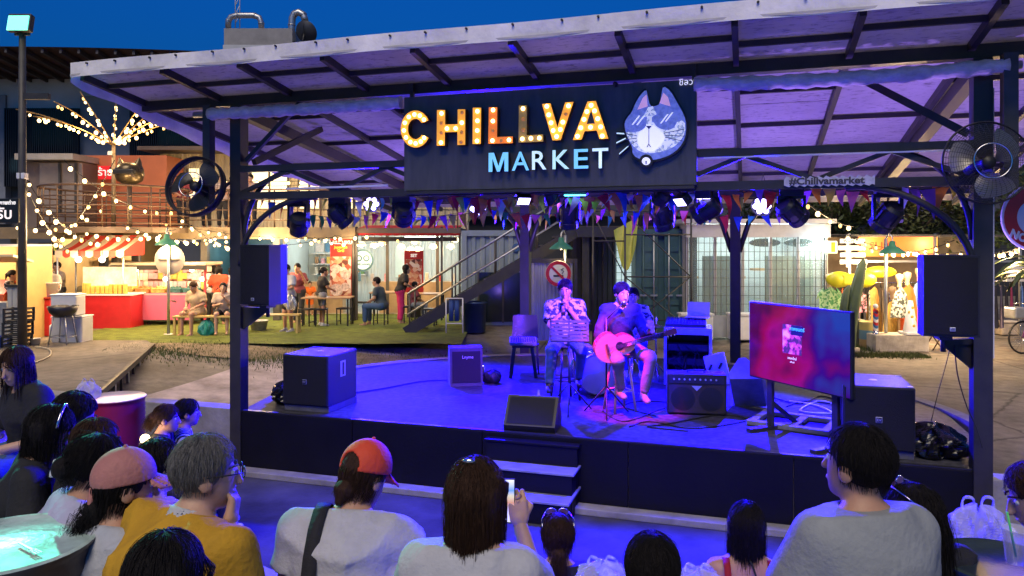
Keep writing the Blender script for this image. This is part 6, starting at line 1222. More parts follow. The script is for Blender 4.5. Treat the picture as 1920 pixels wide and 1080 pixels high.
GCOL = [(0.55, 0.30, 0.08), (0.75, 0.12, 0.02), (0.25, 0.22, 0.30), (0.03, 0.03, 0.04), (0.16, 0.28, 0.62), (0.60, 0.55, 0.48), (0.40, 0.32, 0.22), (0.12, 0.10, 0.16), (0.70, 0.45, 0.10), (0.35, 0.05, 0.12), (0.45, 0.45, 0.50), (0.10, 0.16, 0.10)]
GMAT = [M('garment cloth %d' % k, c_, 0.8, 0, 0.35, 14, 0.2, 60, stretch=(3, 3, 0.6)) for k, c_ in enumerate(GCOL)]
PAT = [ramp_mat('patterned cloth %d' % k, 'ShaderNodeTexVoronoi', s_, 0.8, setup=lambda q: setattr(q.inputs['Scale'], 'default_value', 24)) for k, s_ in enumerate(([(0.3, (0.06, 0.28, 0.10)), (0.6, (0.40, 0.62, 0.35))], [(0.4, (0.02, 0.02, 0.02)), (0.6, (0.7, 0.3, 0.4))], [(0.35, (0.04, 0.05, 0.05)), (0.65, (0.45, 0.47, 0.45))], [(0.4, (0.12, 0.10, 0.20)), (0.65, (0.5, 0.5, 0.55))]))]
MANN = M('mannequin skin', (0.55, 0.38, 0.22), 0.5, 0, 0.05, 3, 0)
def garment(p, w, h, sl, mat, label, rz=0, dress=True, hang=True, seed=1, group='clothes on the dress stall', mann=False):
    t = thing('dress' if dress else 'shirt', label, 'dress' if dress else 'shirt', p, rz, group)
    garment_mesh(w, h, sl, seed, dress).build('cloth', mat, t)
    if hang: G().tube([(-w * 0.24, 0.02, -0.04), (0, 0.02, 0.03), (w * 0.24, 0.02, -0.04)], 0.008, 5).tube([(0, 0.02, 0.03), (0, 0.02, 0.09), (0.03, 0.02, 0.11)], 0.006, 5).build('hanger', BLACK, t)
    if mann:
        G().lathe([(0.05, 0.0), (0.045, 0.08), (0.06, 0.14), (0.085, 0.2), (0.08, 0.28), (0, 0.31)], 14, (0, 0.04, -0.02)).build('mannequin_head', MANN, t); G().cyl((0, 0.06, -h - 0.5), (0, 0.06, -0.3), 0.03, 8).build('stand', WOOD, t)
cd = 17.6
rk_ = thing('clothes_rack', 'long clothes rail of the dress stall', 'clothes rail', (X(1640, cd), cd, GZ)); rw = X(1830, cd) - X(1545, cd); rh = Z(530, cd) - GZ
G().cyl((-rw / 3, 0, rh), (rw / 2, 0, rh), 0.018, 8).build('rail', CHROME, rk_)
for x in (-rw / 3, rw / 2): G().cyl((x, 0, 0), (x, 0, rh), 0.018, 8).build('upright', CHROME, rk_)
px = 1548; k = 0
names = 'ochre scarlet mauve black cobalt beige tan plum amber wine grey olive'.split()
while px < 1830:
    edge = random.random() < 0.75; m = random.randrange(12)
    garment((X(px, cd), cd, GZ + rh - 0.08), 0.42, random.uniform(0.85, 1.25), 0, GMAT[m] if k % 4 else PAT[(k // 4) % 4], '%s garment, %s on the dress stall rail from the glass shop' % (names[m] if k % 4 else 'patterned', ('' if k < 12 else 'far ' if k < 24 else 'hindmost ') + 'first second third fourth fifth sixth seventh eighth ninth tenth eleventh twelfth'.split()[k % 12]), R(70) if edge else R(20), True, True, k); px += 10 if edge else 15; k += 1
for (p, w, h, sl, m, lab, dr, mn) in ((at(1556, 537, 16.9), 0.5, 0.75, 0.14, PAT[0], 'green leaf-print shirt beside the glass shop', False, True), (at(1610, 540, 16.8), 0.34, 0.55, 0, PAT[1], 'black and pink flowered top behind the cactus', False, False), (at(1688, 537, 16.7), 0.36, 0.70, 0, PAT[2], 'grey speckled playsuit on a mannequin', True, True), (at(1703, 533, 17.0), 0.42, 1.25, 0, GMAT[1], 'long orange-red dress on a mannequin', True, True), (at(1725, 525, 17.2), 0.42, 0.95, 0, GMAT[4], 'blue dress hanging left of the right loudspeaker', True, True), (at(1675, 560, 17.2), 0.4, 0.9, 0, GMAT[8], 'amber dress on a mannequin between the playsuit and lamp post', True, True)):
    garment(p, w, h, sl, m, lab, 0, dr, False, 40 + int(p.x * 10), mann=mn)
bk = thing('dress_stall', 'open dress stall with dark back wall and orange sign board', 'stall', (X(1690, 19), 19, GZ)); bw = X(1840, 19) - X(1545, 19)
G().box((0, 0.3, 1.2), (bw, 0.06, 2.4)).build('back_wall', M('dim stall wall', (0.22, 0.17, 0.12), 0.7, 0, 0.3, 1.5, 0.05), bk); G().box((0, -0.6, 2.35), (bw, 2.0, 0.05)).build('roof', STEEL2, bk)
for x in (-bw / 2, 0, bw / 2): G().box((x, -1.5, 1.2), (0.05, 0.05, 2.4)).build('post', GALV, bk)
G().box((0, -1.5, 1.75), (bw, 0.04, 0.05)).build('cross_rail', GALV, bk)
for x in (-1.2, 0.3, 1.5): lamp('stall_light', 'POINT', (x, -1.0, 2.15), 32, (1, 0.78, 0.48), 0.12, bk)
board('orange_sign', 'glowing orange sign board above the dress stall', 1610, 1758, 444, 481, 18.3, M('glowing orange board', (0.85, 0.16, 0.03), 0.5, 0, 0.25, 2, 0, emit=0.55, ecol=(1, 0.2, 0.03), sample=False), [('SURF', 0.3, 0.5, 0.6, M('dark orange letters', (0.5, 0.06, 0.01)))])
t = thing('slat_board', 'white horizontal slat board hung beside the glass shop', 'board', at(1598, 495, 17.2))
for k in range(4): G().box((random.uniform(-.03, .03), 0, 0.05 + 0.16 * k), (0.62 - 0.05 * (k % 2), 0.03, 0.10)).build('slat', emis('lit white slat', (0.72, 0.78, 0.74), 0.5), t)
G().box((-0.1, 0.03, 0.3), (0.06, 0.03, 0.75)).build('batten', GALV, t); letters('lettering', 'WAVE', 0.10, BLACK, t, (-0.08, -0.02, 0.53))
t = thing('yellow_lantern', 'small yellow and white lantern at the glass shop corner', 'lantern', at(1557, 475, 16.8)); G().box((0, 0, 0.14), (0.24, 0.2, 0.28), None, 0.02).build('box', emis('lantern white', (0.9, 0.85, 0.6), 1.2), t); G().box((0.02, -0.102, 0.14), (0.09, 0.01, 0.22)).build('stripe', M('lantern yellow', (0.8, 0.55, 0.03)), t)
YEL = M('yellow inflatable', (0.62, 0.60, 0.02), 0.35, 0, 0.08, 3, 0.03)
t = thing('yellow_float', 'big yellow inflatable surf float hung behind the cactus', 'float', at(1596, 524, 16.5))
for s_ in (-1, 1): G().ball((s_ * 0.27, 0, 0.0), 0.29, 18, 10, (1.0, 0.4, 0.62)).build('tube', YEL, t)
G().box((0, -0.05, 0), (0.5, 0.14, 0.26), None, 0.05).build('middle', YEL, t)
q = thing('yellow_float', 'smaller yellow float lying on the dress stall shelf', 'float', at(1650, 510, 17.4)); G().ball((0, 0, 0), 0.28, 16, 8, (1.4, 0.5, 0.5)).build('tube', YEL, q)
CAC = M('dark green cactus paint', (0.07, 0.11, 0.05), 0.5, 0, 0.2, 5, 0.1)
t = thing('cactus_sculpture', 'tall leaning green cactus sculpture with one arm', 'sculpture', (X(1592, 14.9), 14.9, GZ + 0.02))
def ribbed(pts, rs, par):
    g = G(); n = 20; P_ = [Vector(p) for p in pts]; vs = []
    for i, p in enumerate(P_):
        for j in range(n): a = 2 * math.pi * j / n; r_ = rs[i] * (1 + 0.16 * math.cos(a * 5)); vs.append(p + Vector((r_ * math.cos(a), r_ * math.sin(a), 0)))
    g.add(vs, [(i * n + j, i * n + (j + 1) % n, (i + 1) * n + (j + 1) % n, (i + 1) * n + j) for i in range(len(P_) - 1) for j in range(n)], True); return g.build('stem', CAC, par)
ribbed([(0, 0, 0), (0.02, 0, 0.5), (0.10, 0, 1.0), (0.20, 0, 1.45), (0.27, 0, 1.75), (0.29, 0, 1.86)], [0.11, 0.12, 0.115, 0.10, 0.075, 0.02], t); ribbed([(-0.1, -0.02, 0.45), (-0.11, -0.02, 0.85), (-0.06, -0.02, 1.2), (0.0, -0.02, 1.33)], [0.06, 0.075, 0.065, 0.02], t)
G().lathe([(0, 0), (0.2, 0), (0.2, 0.08), (0, 0.08)], 18).build('base', CONC, t)
# planters and bits on the paving
DRM = ramp_mat('painted drum bands', 'ShaderNodeTexGradient', [(0.0, (0.28, 0.20, 0.08)), (0.34, (0.34, 0.24, 0.10)), (0.36, (0.10, 0.22, 0.32)), (0.68, (0.12, 0.26, 0.36)), (0.70, (0.50, 0.42, 0.14)), (1.0, (0.52, 0.44, 0.15))], 0.6, interp='LINEAR', coord='Generated', setup=None)
nd = DRM.node_tree.nodes; mp_ = [n_ for n_ in nd if n_.type == 'MAPPING'][0]; mp_.inputs['Rotation'].default_value = (0, R(90), 0); mp_.inputs['Location'].default_value = (0, 0, 0)
q = thing('painted_drum', 'wooden-look drum painted in yellow, blue and ochre bands', 'drum', gp(1628, 653, GZ)); G().lathe([(0.17, 0), (0.175, 0.02), (0.17, 0.18), (0.175, 0.2), (0.17, 0.36), (0.175, 0.38), (0.17, 0.54), (0.18, 0.56), (0.16, 0.56), (0.15, 0.5), (0, 0.5)], 24).build('body', DRM, q)
q = thing('grey_drum', 'dull grey-green drum beside the painted drum', 'drum', gp(1606, 648, GZ)); G().lathe([(0.15, 0), (0.155, 0.02), (0.15, 0.2), (0.155, 0.22), (0.15, 0.54), (0.16, 0.56), (0, 0.56)], 24).build('body', M('grey-green drum', (0.12, 0.14, 0.12), 0.6, 0, 0.3, 5, 0.1), q)
pl = gp(1692, 660, GZ); q = tag(G().box((0, 0.25, 0.17), (1.08, 0.5, 0.34), None, 0.015).build('concrete_plinth', M('chipped white plaster', (0.42, 0.38, 0.32), 0.8, 0, 0.45, 3, 0.4, 14), None, pl), 'chipped plastered plinth in front of the dresses', 'plinth')
t = thing('barber_pole', 'small red, white and blue striped barber pole on the plinth', 'barber pole', pl + Vector((-0.44, 0.2, 0.34)))
for k in range(7):
    g = G(); m_ = (RED, WHITEP, M('barber blue', (0.03, 0.12, 0.3)))[k % 3]
    g.sheet(lambda a, b: (0.05 * math.cos(a * 6.283), 0.05 * math.sin(a * 6.283), 0.04 + 0.06 * k + 0.06 * b + 0.05 * math.sin(a * 6.283)), 16, 1); g.build('stripe', m_, t)
G().ball((0, 0, 0.56), 0.05, 12, 8).build('globe', WHITEP, t); G().lathe([(0.06, 0), (0.06, 0.06), (0.05, 0.06)], 14).build('foot', CHROME, t)
t = thing('white_cone', 'white cone painted with yellow dots on the plinth', 'cone', pl + Vector((0.24, 0.15, 0.34))); G().box((0, 0, 0.025), (0.34, 0.34, 0.05), None, 0.01).build('foot', WHITEP, t); G().lathe([(0.14, 0.05), (0.045, 0.68), (0, 0.68)], 24).build('body', WHITEP, t)
for z, a_ in ((0.18, -1.5), (0.36, -1.7), (0.54, -1.4), (0.3, -0.8), (0.45, -2.3)): r_ = 0.14 - 0.095 * (z - 0.05) / 0.63; G().ball((r_ * math.cos(a_), r_ * math.sin(a_), z), 0.03, 10, 6, (1, 0.4, 1)).build('dot', M('mustard dot', (0.6, 0.4, 0.05)), t)
t = thing('folding_trestle', 'folding trestle legs behind the right loudspeaker', 'trestle', gp(1755, 655, GZ))
for sx in (-1, 1): G().cyl((-0.15, sx * 0.15, 0.5), (0.2, sx * 0.15, 0), 0.014, 6).build('leg', DWOOD, t); G().cyl((0.15, sx * 0.15, 0.5), (-0.15, sx * 0.15, 0), 0.014, 6).build('leg', DWOOD, t)
G().box((0, 0, 0.51), (0.5, 0.4, 0.025)).build('top', DWOOD, t)
# far right clothes stall
fx = 16.4; t = thing('clothes_rack', 'clothes rail beyond the right canopy post', 'clothes rail', (X(1900, fx), fx, GZ)); rh2 = Z(527, fx) - GZ
G().cyl((-0.6, 0, rh2), (1.6, 0, rh2), 0.018, 8).build('rail', CHROME, t)
for x in (-0.58, 1.55): G().cyl((x, 0, 0), (x, 0, rh2), 0.018, 8).build('upright', CHROME, t)
jc = [3, 3, 7, 3, 9, 3, 4, 7, 9, 5, 10, 3, 2, 5]
jn = 'first second third fourth fifth sixth seventh eighth ninth tenth eleventh twelfth thirteenth fourteenth'.split()
for k in range(14): garment((X(1856, fx) + 0.115 * k, fx, GZ + rh2 - 0.07), 0.46, 0.95 if k < 3 else 0.72, 0.42, GMAT[jc[k]], '%s jacket from the post on the far right rail, %s' % (jn[k], names[jc[k]]), R(58), False, True, 60 + k, 'jackets on the far right rail')
board('phuket_sign', 'white shop sign reading PHUKET above the jackets', 1888, 1950, 497, 528, 16.2, M('dim white sign', (0.5, 0.5, 0.48), 0.5, 0, 0.1, 3, 0), [('PHUKET', 0.32, 0.3, 0.42, BLACK)])
t = thing('storage_box', 'clear plastic storage box under the jackets', 'box', gp(1888, 628, GZ)); G().box((0, 0, 0.16), (0.46, 0.34, 0.30), None, 0.03).build('tub', M('cloudy plastic', (0.5, 0.42, 0.33), 0.4, 0, 0.3, 8, 0.05), t); G().box((0, 0, 0.32), (0.5, 0.38, 0.03), None, 0.01).build('lid', M('cloudy lid', (0.55, 0.48, 0.4)), t)
bp_ = gp(1918, 664, GZ); t = thing('bicycle', 'bicycle parked at the right edge of the paving', 'bicycle', bp_, R(8))
for x in (0, 1.02): 
    wl_ = G().tube([(x + 0.31 * math.cos(a), 0, 0.33 + 0.31 * math.sin(a)) for a in [2 * math.pi * q / 36 for q in range(36)]], 0.02, 6, closed=True).build('wheel', RUBBER, t)
    sp = G(); [sp.cyl((x, 0, 0.33), (x + 0.3 * math.cos(a), 0, 0.33 + 0.3 * math.sin(a)), 0.003, 3) for a in [2 * math.pi * q / 18 for q in range(18)]]; sp.build('spokes', CHROME, wl_, kind='stuff')
BK = M('violet bicycle paint', (0.2, 0.06, 0.25), 0.3)
for a_, b2 in (((0, 0, 0.33), (0.16, 0, 0.86)), ((0.15, 0, 0.75), (0.62, 0, 0.80)), ((0.15, 0, 0.68), (0.48, 0, 0.30)), ((0.48, 0, 0.30), (0.62, 0, 0.88)), ((0.48, 0, 0.30), (1.02, 0, 0.33)), ((0.62, 0, 0.78), (1.02, 0, 0.33))): G().cyl(a_, b2, 0.018, 8).build('frame_tube', BK, t)
G().tube([(0.05, -0.28, 0.96), (0.12, -0.2, 1.0), (0.17, 0, 0.95), (0.12, 0.2, 1.0), (0.05, 0.28, 0.96)], 0.013, 6).build('handlebar', CHROME, t); G().ball((0.63, 0, 0.93), 0.11, 12, 6, (1.2, 0.7, 0.3)).build('saddle', BLACK, t); G().box((-0.15, 0, 0.82), (0.3, 0.3, 0.22), None, 0.03).build('basket', GALV, t)
# red NO sign near the camera on the right
nd_ = 7.4; t = thing('red_round_sign', 'red round NO sign cut off by the right edge', 'sign', at(1940, 408, nd_)); r_ = 0.32
G().lathe([(0, 0.0), (r_, 0.0), (r_ + 0.012, -0.012), (r_, -0.03), (0, -0.03)], 40, (0, 0, 0), rot90).build('disc', M('sign white', (0.75, 0.74, 0.72), 0.35, 0, 0.05, 4, 0), t); G().lathe([(r_ * 0.56, 0.006), (r_ * 0.96, 0.006)], 40, (0, 0, 0), rot90).build('red_ring', M('sign red', (0.60, 0.03, 0.035), 0.35, 0, 0.08, 4, 0), t)
letters('lettering', 'NO', 0.11, M('sign lettering white', (0.8, 0.8, 0.8)), t, (-0.165, -0.012, -0.185), (R(90), R(22), 0), bold=0.006); G().box((0.02, -0.009, 0.0), (0.22, 0.006, 0.06)).build('black_bar', BLACK, t)
G().cyl((0, 0.05, -nd_ * 0 - (at(1940, 408, nd_).z - GZ)), (0, 0.05, 0.4), 0.03, 10).build('pole', GALV, t)
# ================================================================ TREES at the right and dark sheds behind
LEAF = [M('leaf green %d' % k, c_, 0.6, 0, 0.35, 2.5, 0) for k, c_ in enumerate(((0.06, 0.085, 0.025), (0.045, 0.07, 0.02), (0.09, 0.10, 0.03)))]
def tree(px, d, zc, rad, hz, n, label, seed, leaf=0.09, mat=0):
    rs = random.Random(seed); t = thing('broadleaf_tree', label, 'tree', (X(px, d), d, GZ), 0, 'trees behind the dress stalls')
    tr = G(); tr.tube([(0, 0, 0), (0.05, 0, zc * 0.4), (-0.05, 0.05, zc * 0.8), (0, 0, zc)], [0.13, 0.11, 0.08, 0.05], 10)
    tips = []
    for k in range(9):
        a = rs.uniform(0, 6.28); r_ = rad * rs.uniform(0.45, 0.9); e = Vector((r_ * math.cos(a), r_ * math.sin(a) * 0.8, zc + hz * rs.uniform(-0.6, 0.8))); s_ = Vector((0, 0, zc * rs.uniform(0.5, 0.85)))
        tr.tube([s_, s_.lerp(e, 0.5) + Vector((0, 0, 0.12)), e], [0.05, 0.035, 0.015], 6); tips.append(e)
    tr.build('trunk', M('tree bark', (0.09, 0.065, 0.045), 0.9, 0, 0.3, 8, 0.5, 30), t)
    g = G(); cl = tips + [Vector((rs.uniform(-1, 1) * rad, rs.uniform(-.7, .7) * rad, zc + hz * rs.uniform(-.8, .9))) for _ in range(14)]
    for k in range(n):
        c_ = rs.choice(cl); v = Vector((rs.gauss(0, 1), rs.gauss(0, 1), rs.gauss(0, 0.8))); p = c_ + v * rad * 0.17
        q = Euler((rs.uniform(-1, 1), rs.uniform(-1, 1), rs.uniform(0, 6.28))).to_matrix(); l = leaf * rs.uniform(0.7, 1.4)
        g.add([p + q @ Vector(w_) for w_ in ((-l * 0.22, 0, 0), (0, -l * 0.6, 0.0), (l * 0.22, 0, 0.0), (0, l * 0.6, l * 0.12))], [(0, 1, 2), (0, 2, 3)])
    g.build('crown', LEAF[mat], t)
tree(1560, 20.5, 3.2, 1.6, 1.1, 4200, 'leafy tree behind the hashtag sign', 1, 0.14); tree(1700, 20.0, 3.0, 1.7, 1.1, 4800, 'leafy tree above the orange sign board', 2, 0.14, 2); tree(1830, 19.5, 3.3, 1.7, 1.3, 4200, 'leafy tree behind the right canopy post', 3, 0.14, 1); tree(1480, 23, 3.6, 1.8, 1.2, 2600, 'dim tree over the glass shop roof', 4, 0.15, 1)
t = thing('palm_plant', 'dark palm with long leaves hanging at the right edge', 'palm', (X(1935, 13), 13, GZ)); G().tube([(0, 0, 0), (0.03, 0, 1.2), (0, 0, 2.0)], [0.07, 0.06, 0.05], 10).build('trunk', M('tree bark', (0.09, 0.065, 0.045)), t)
for k in range(22):
    a = k * 2.4; l = 0.55 + 0.25 * ((k * 37) % 10) / 10; g = G()
    g.sheet(lambda p, s: (math.cos(a) * l * p + (s - 0.5) * -math.sin(a) * 0.12 * math.sin(p * 3.0 + 0.1), math.sin(a) * l * p + (s - 0.5) * math.cos(a) * 0.12 * math.sin(p * 3.0 + 0.1), 1.95 - (0.02 * k) + 0.35 * p - 0.6 * p * p - abs(s - 0.5) * 0.06), 8, 2); g.build('leaf', LEAF[k % 3], t)
sh = thing('dark_shed', 'long low dark shed far behind the stalls', 'building', (X(1250, 30), 30, GZ)); G().box((0, 2, 1.6), (34, 4, 3.2)).build('wall', M('dark shed wall', (0.03, 0.03, 0.035), 0.7, 0, 0.3, 0.6, 0.05), sh); G().prism([(-2.4, 3.2), (2.4, 3.2), (0, 4.2)], 34.6, (-17.3, 2, 0), (0, 1, 0), (0, 0, 1), (1, 0, 0)).build('roof', M('dark shed roof', (0.05, 0.045, 0.045), 0.6, 0, 0.3, 0.6, 0.05), sh)
# ================================================================ STRING LIGHTS
SB = M('string bulb', (1, 0.85, 0.55), 0.3, 0, 0, 1, 0, emit=5.0, ecol=(1.0, 0.64, 0.26), sample=False); SB2 = M('dim string bulb', (1, 0.7, 0.3), 0.3, 0, 0, 1, 0, emit=2.2, ecol=(1.0, 0.55, 0.15), sample=False)
sbm = [G().ball((0, 0, -0.05), r_, 10, 7, (1, 1, 1.15)).mesh('bulb') for r_ in (0.034, 0.046)]; sbd = G().ball((0, 0, -0.05), 0.035, 8, 6, (1, 1, 1.3)).mesh('bulb')
sock = G().cyl((0, 0, -0.02), (0, 0, 0.03), 0.018, 8).mesh('socket'); sock.materials.append(BLACK)
nstr = 0
def string(label, a, b, n, sag_=0.35, e=35, dim=0.2, jit=0.03):
    a, b = at(*a), at(*b); t = thing('string_light', label, 'string lights', (0, 0, 0), 0, 'strings of warm bulbs'); rs = random.Random(label)
    f = lambda q: a.lerp(b, q) - Vector((0, 0, sag_ * 4 * q * (1 - q)))
    G().tube([f(k / 24) for k in range(25)], 0.008, 5).build('wire', RUBBER, t)
    for k in range(n):
        p = f((k + 0.5 + rs.uniform(-.15, .15)) / n) + Vector((0, rs.uniform(-jit, jit), 0)); dm = rs.random() < dim
        o = link('bulb', sbd if dm else sbm[rs.randrange(2)], SB2 if dm else SB, t, p); so = bpy.data.objects.new('socket', sock); COL.objects.link(so); so.parent = o
    if e: lamp('string_glow', 'POINT', f(0.5) + Vector((0, -0.15, -0.15)), e * 3.1, (1, 0.66, 0.32), 0.12, t)
string('string of bulbs from the mast to the round balcony', (46, 330, 15), (190, 455, 17), 9); string('string of bulbs sagging across the orange upper wall', (120, 300, 16), (330, 395, 18), 8); string('string of bulbs from the mast down over the left stall', (46, 345, 14.8), (130, 470, 17.5), 7, 0.2)
string('string of bulbs from the bulb tree to the striped stall', (215, 300, 15.5), (100, 460, 18), 9, 0.2); string('string of bulbs over the striped awning', (110, 415, 18.5), (330, 430, 19), 11, 0.3); string('string of bulbs above the pink kiosk', (230, 420, 18.5), (450, 445, 19), 12, 0.25); string('second string of bulbs above the pink kiosk', (250, 440, 20), (470, 430, 19), 12, 0.2)
string('string of bulbs along the balcony edge', (300, 415, 20.3), (700, 440, 20.3), 16, 0.25, 45); string('string of bulbs under the balcony by the loudspeaker', (390, 455, 20), (640, 440, 20.2), 11, 0.2); string('string of bulbs beside the left canopy post', (330, 400, 17), (470, 470, 18.5), 8, 0.2); string('string of bulbs inside the balcony rooms', (320, 330, 22.5), (700, 332, 22.5), 13, 0.15, 60)
string('second string of bulbs inside the balcony rooms', (420, 345, 23), (640, 340, 23), 7, 0.1, 0); string('string of bulbs before the grill banner', (560, 440, 20.3), (760, 445, 20.3), 8, 0.2, 20); string('string of bulbs over the dress stall', (1580, 440, 17), (1830, 470, 15.5), 13, 0.2, 110); string('second string of bulbs over the dress stall', (1600, 455, 16.5), (1790, 450, 16.5), 9, 0.25, 40)
string('string of bulbs from the canopy to the glass shop', (1500, 370, 13), (1600, 425, 16.5), 5, 0.1, 20); string('short string of bulbs right of the canopy post', (1845, 470, 14), (1925, 455, 13), 7, 0.1, 90); string('string of bulbs high beside the shed behind the bulb tree', (20, 420, 17), (200, 385, 19), 6, 0.3, 0)
# the bulb tree: a post with arching arms full of bulbs
bt = Vector((X(213, 19.6), 19.6, FZ)); t = thing('bulb_tree', 'post with arching rods of bulbs like a firework', 'light tree', bt); zt2 = Z(272, 19.6) - FZ
G().tube([(0, 0, 0), (0, 0, zt2)], [0.06, 0.045], 10).build('post', M('pale rusty post', (0.25, 0.18, 0.10), 0.5, 0.2, 0.3, 6, 0.05), t); G().box((-0.06, -0.05, zt2 - 0.22), (0.1, 0.08, 0.1)).build('junction_box', WHITEP, t)
ARM = M('golden rod', (0.40, 0.24, 0.07), 0.4, 0.4, 0.1, 5, 0)
for ax, ay, dd in ((30, 205, 0.5), (62, 218, -0.5), (100, 190, -0.9), (150, 172, 0.2), (218, 190, 0.9), (262, 200, -0.7), (290, 205, 0.6), (322, 218, -0.3), (358, 226, 0.5)):
    e = at(ax, ay, 19.6 + dd) - bt; s_ = Vector((0, 0, zt2 - 0.02)); m_ = s_.lerp(e, 0.5) + Vector((0, 0, 0.16 + (0.1 if abs(ax - 213) > 80 else -0.1)))
    pts = [s_ * (1 - q) ** 2 + m_ * 2 * q * (1 - q) + e * q * q for q in [k / 14 for k in range(15)]]; ro = G().tube(pts, 0.014, 6).build('arm', ARM, t)
    rs = random.Random(ax)
    for k in range(9):
        p = pts[2 + int(k * 1.45)] if 2 + int(k * 1.45) < 15 else pts[-1]; dm = rs.random() < 0.22
        link('bulb', sbd if dm else sbm[1 if rs.random() < 0.5 else 0], SB2 if dm else SB, ro, p + Vector((rs.uniform(-.03, .03), rs.uniform(-.04, .04), -0.04)))
for q in (-0.8, 0.9): lamp('tree_glow', 'POINT', (q, -0.3, zt2 + 0.25), 90, (1, 0.66, 0.32), 0.15, t)
# ================================================================ PEOPLE: figures grown from distance fields
def A3(*p): return np.array(p, dtype=np.float32)
def cone(P, a, b, ra, rb):
    a = np.asarray(a, np.float32); b = np.asarray(b, np.float32); d = b - a; L2 = max(float(d @ d), 1e-8); q = P - a
    h = np.clip((q @ d) / L2, 0, 1); w = q - h[..., None] * d
    return np.sqrt((w * w).sum(-1)) - (ra + (rb - ra) * h)
def ell(P, c, r):
    r = np.asarray(r, np.float32); q = (P - np.asarray(c, np.float32)) / r; k0 = np.sqrt((q * q).sum(-1)); q2 = q / r; k1 = np.sqrt((q2 * q2).sum(-1))
    return k0 * (k0 - 1) / np.maximum(k1, 1e-6)
def smin(a, b, k):
    h = np.clip(0.5 + 0.5 * (b - a) / k, 0, 1); return b + (a - b) * h - k * h * (1 - h)
def union(ds, k):
    o = ds[0]
    for d in ds[1:]: o = smin(o, d, k)
    return o
def surfnet(f, lo, hi, h):
    """naive surface nets over f(P) <= 0"""
    ax = [np.arange(lo[i], hi[i] + h, h, dtype=np.float32) for i in range(3)]
    K = 5; ax = [np.concatenate([a, a[-1] + h * np.arange(1, (-(len(a) - 1)) % K + 1, dtype=np.float32)]) for a in ax]
    Vc = f(np.stack(np.meshgrid(*[a[::K] for a in ax], indexing='ij'), -1)).astype(np.float32); near = np.abs(Vc) < K * h * 1.75; nb_ = [x - 1 for x in Vc.shape]
    blk = np.zeros(nb_, bool)
    for i in (0, 1):
        for j in (0, 1):
            for k in (0, 1): blk |= near[i:nb_[0] + i, j:nb_[1] + j, k:nb_[2] + k]
    rep = lambda a: a.repeat(K, 0).repeat(K, 1).repeat(K, 2)
    V = np.full([len(a) for a in ax], 1.0, np.float32); V[:-1, :-1, :-1] = rep(np.sign(Vc[:-1, :-1, :-1]) * .5); mk_ = np.zeros(V.shape, bool); mk_[:-1, :-1, :-1] = rep(blk)
    for d in range(3): mk_ |= np.roll(mk_, 1, d)
    ii = np.argwhere(mk_); V[mk_] = f(np.stack([ax[d][ii[:, d]] for d in range(3)], -1)); ins = V < 0; n = V.shape
    c = [ins[i:n[0] - 1 + i, j:n[1] - 1 + j, k:n[2] - 1 + k] for i in (0, 1) for j in (0, 1) for k in (0, 1)]
    cnt = sum(x.astype(np.int8) for x in c); act = (cnt > 0) & (cnt < 8); ids = np.full(act.shape, -1, np.int32); I = np.argwhere(act); ids[act] = np.arange(len(I))
    acc = np.zeros((len(I), 3), np.float32); num = np.zeros(len(I), np.float32)
    offs = [(i, j, k) for i in (0, 1) for j in (0, 1) for k in (0, 1)]
    for a in offs:
        for d in range(3):
            if a[d]: continue
            b = list(a); b[d] = 1; b = tuple(b); va = V[I[:, 0] + a[0], I[:, 1] + a[1], I[:, 2] + a[2]]; vb = V[I[:, 0] + b[0], I[:, 1] + b[1], I[:, 2] + b[2]]
            m = (va < 0) != (vb < 0); t = np.where(m, va / np.where(va - vb == 0, 1, va - vb), 0)
            p = np.tile(np.array(a, np.float32), (len(I), 1)); p[:, d] = t; acc += p * m[:, None]; num += m
    pts = (I + acc / np.maximum(num, 1)[:, None]) * h + np.array([a[0] for a in ax], np.float32)
    F = []
    for d in range(3):
        o = [x for x in range(3) if x != d]; s0 = [slice(None)] * 3; s1 = [slice(None)] * 3
        for x in o: s0[x] = slice(1, n[x] - 1); s1[x] = slice(1, n[x] - 1)
        s0[d] = slice(0, n[d] - 1); s1[d] = slice(1, n[d]); A_ = ins[tuple(s0)]; B_ = ins[tuple(s1)]; E = np.argwhere(A_ != B_)
        if not len(E): continue
        fl = A_[tuple(E.T)]; base = E.copy(); base[:, o[0]] += 1; base[:, o[1]] += 1; q = []
        for da, db in ((0, 0), (1, 0), (1, 1), (0, 1)):
            cc_ = base.copy(); cc_[:, o[0]] -= da; cc_[:, o[1]] -= db; q.append(ids[cc_[:, 0], cc_[:, 1], cc_[:, 2]])
        q = np.stack(q, 1); fl2 = fl if d != 1 else ~fl; q = np.where(fl2[:, None], q, q[:, ::-1]); F.append(q)
    return pts, np.concatenate(F) if F else np.zeros((0, 4), int)
def np_mesh(name, V, F, smooth_=True):
    me = bpy.data.meshes.new(name); me.from_pydata([], [], []); nf = len(F); k = F.shape[1]
    me.vertices.add(len(V)); me.vertices.foreach_set('co', np.asarray(V, np.float32).ravel()); me.loops.add(nf * k); me.loops.foreach_set('vertex_index', np.asarray(F, np.int32).ravel())
    me.polygons.add(nf); me.polygons.foreach_set('loop_start', np.arange(0, nf * k, k, dtype=np.int32)); me.update(calc_edges=True); me.validate()
    me.polygons.foreach_set('use_smooth', [smooth_] * len(me.polygons)); return me
def rotm(yaw=0, pitch=0, roll=0):
    """head-type rotation: yaw to the person's left (+), pitch nods forward (+), roll"""
    return np.array((Matrix.Rotation(yaw, 3, 'Z') @ Matrix.Rotation(-pitch, 3, 'X') @ Matrix.Rotation(roll, 3, 'Y')), np.float32)
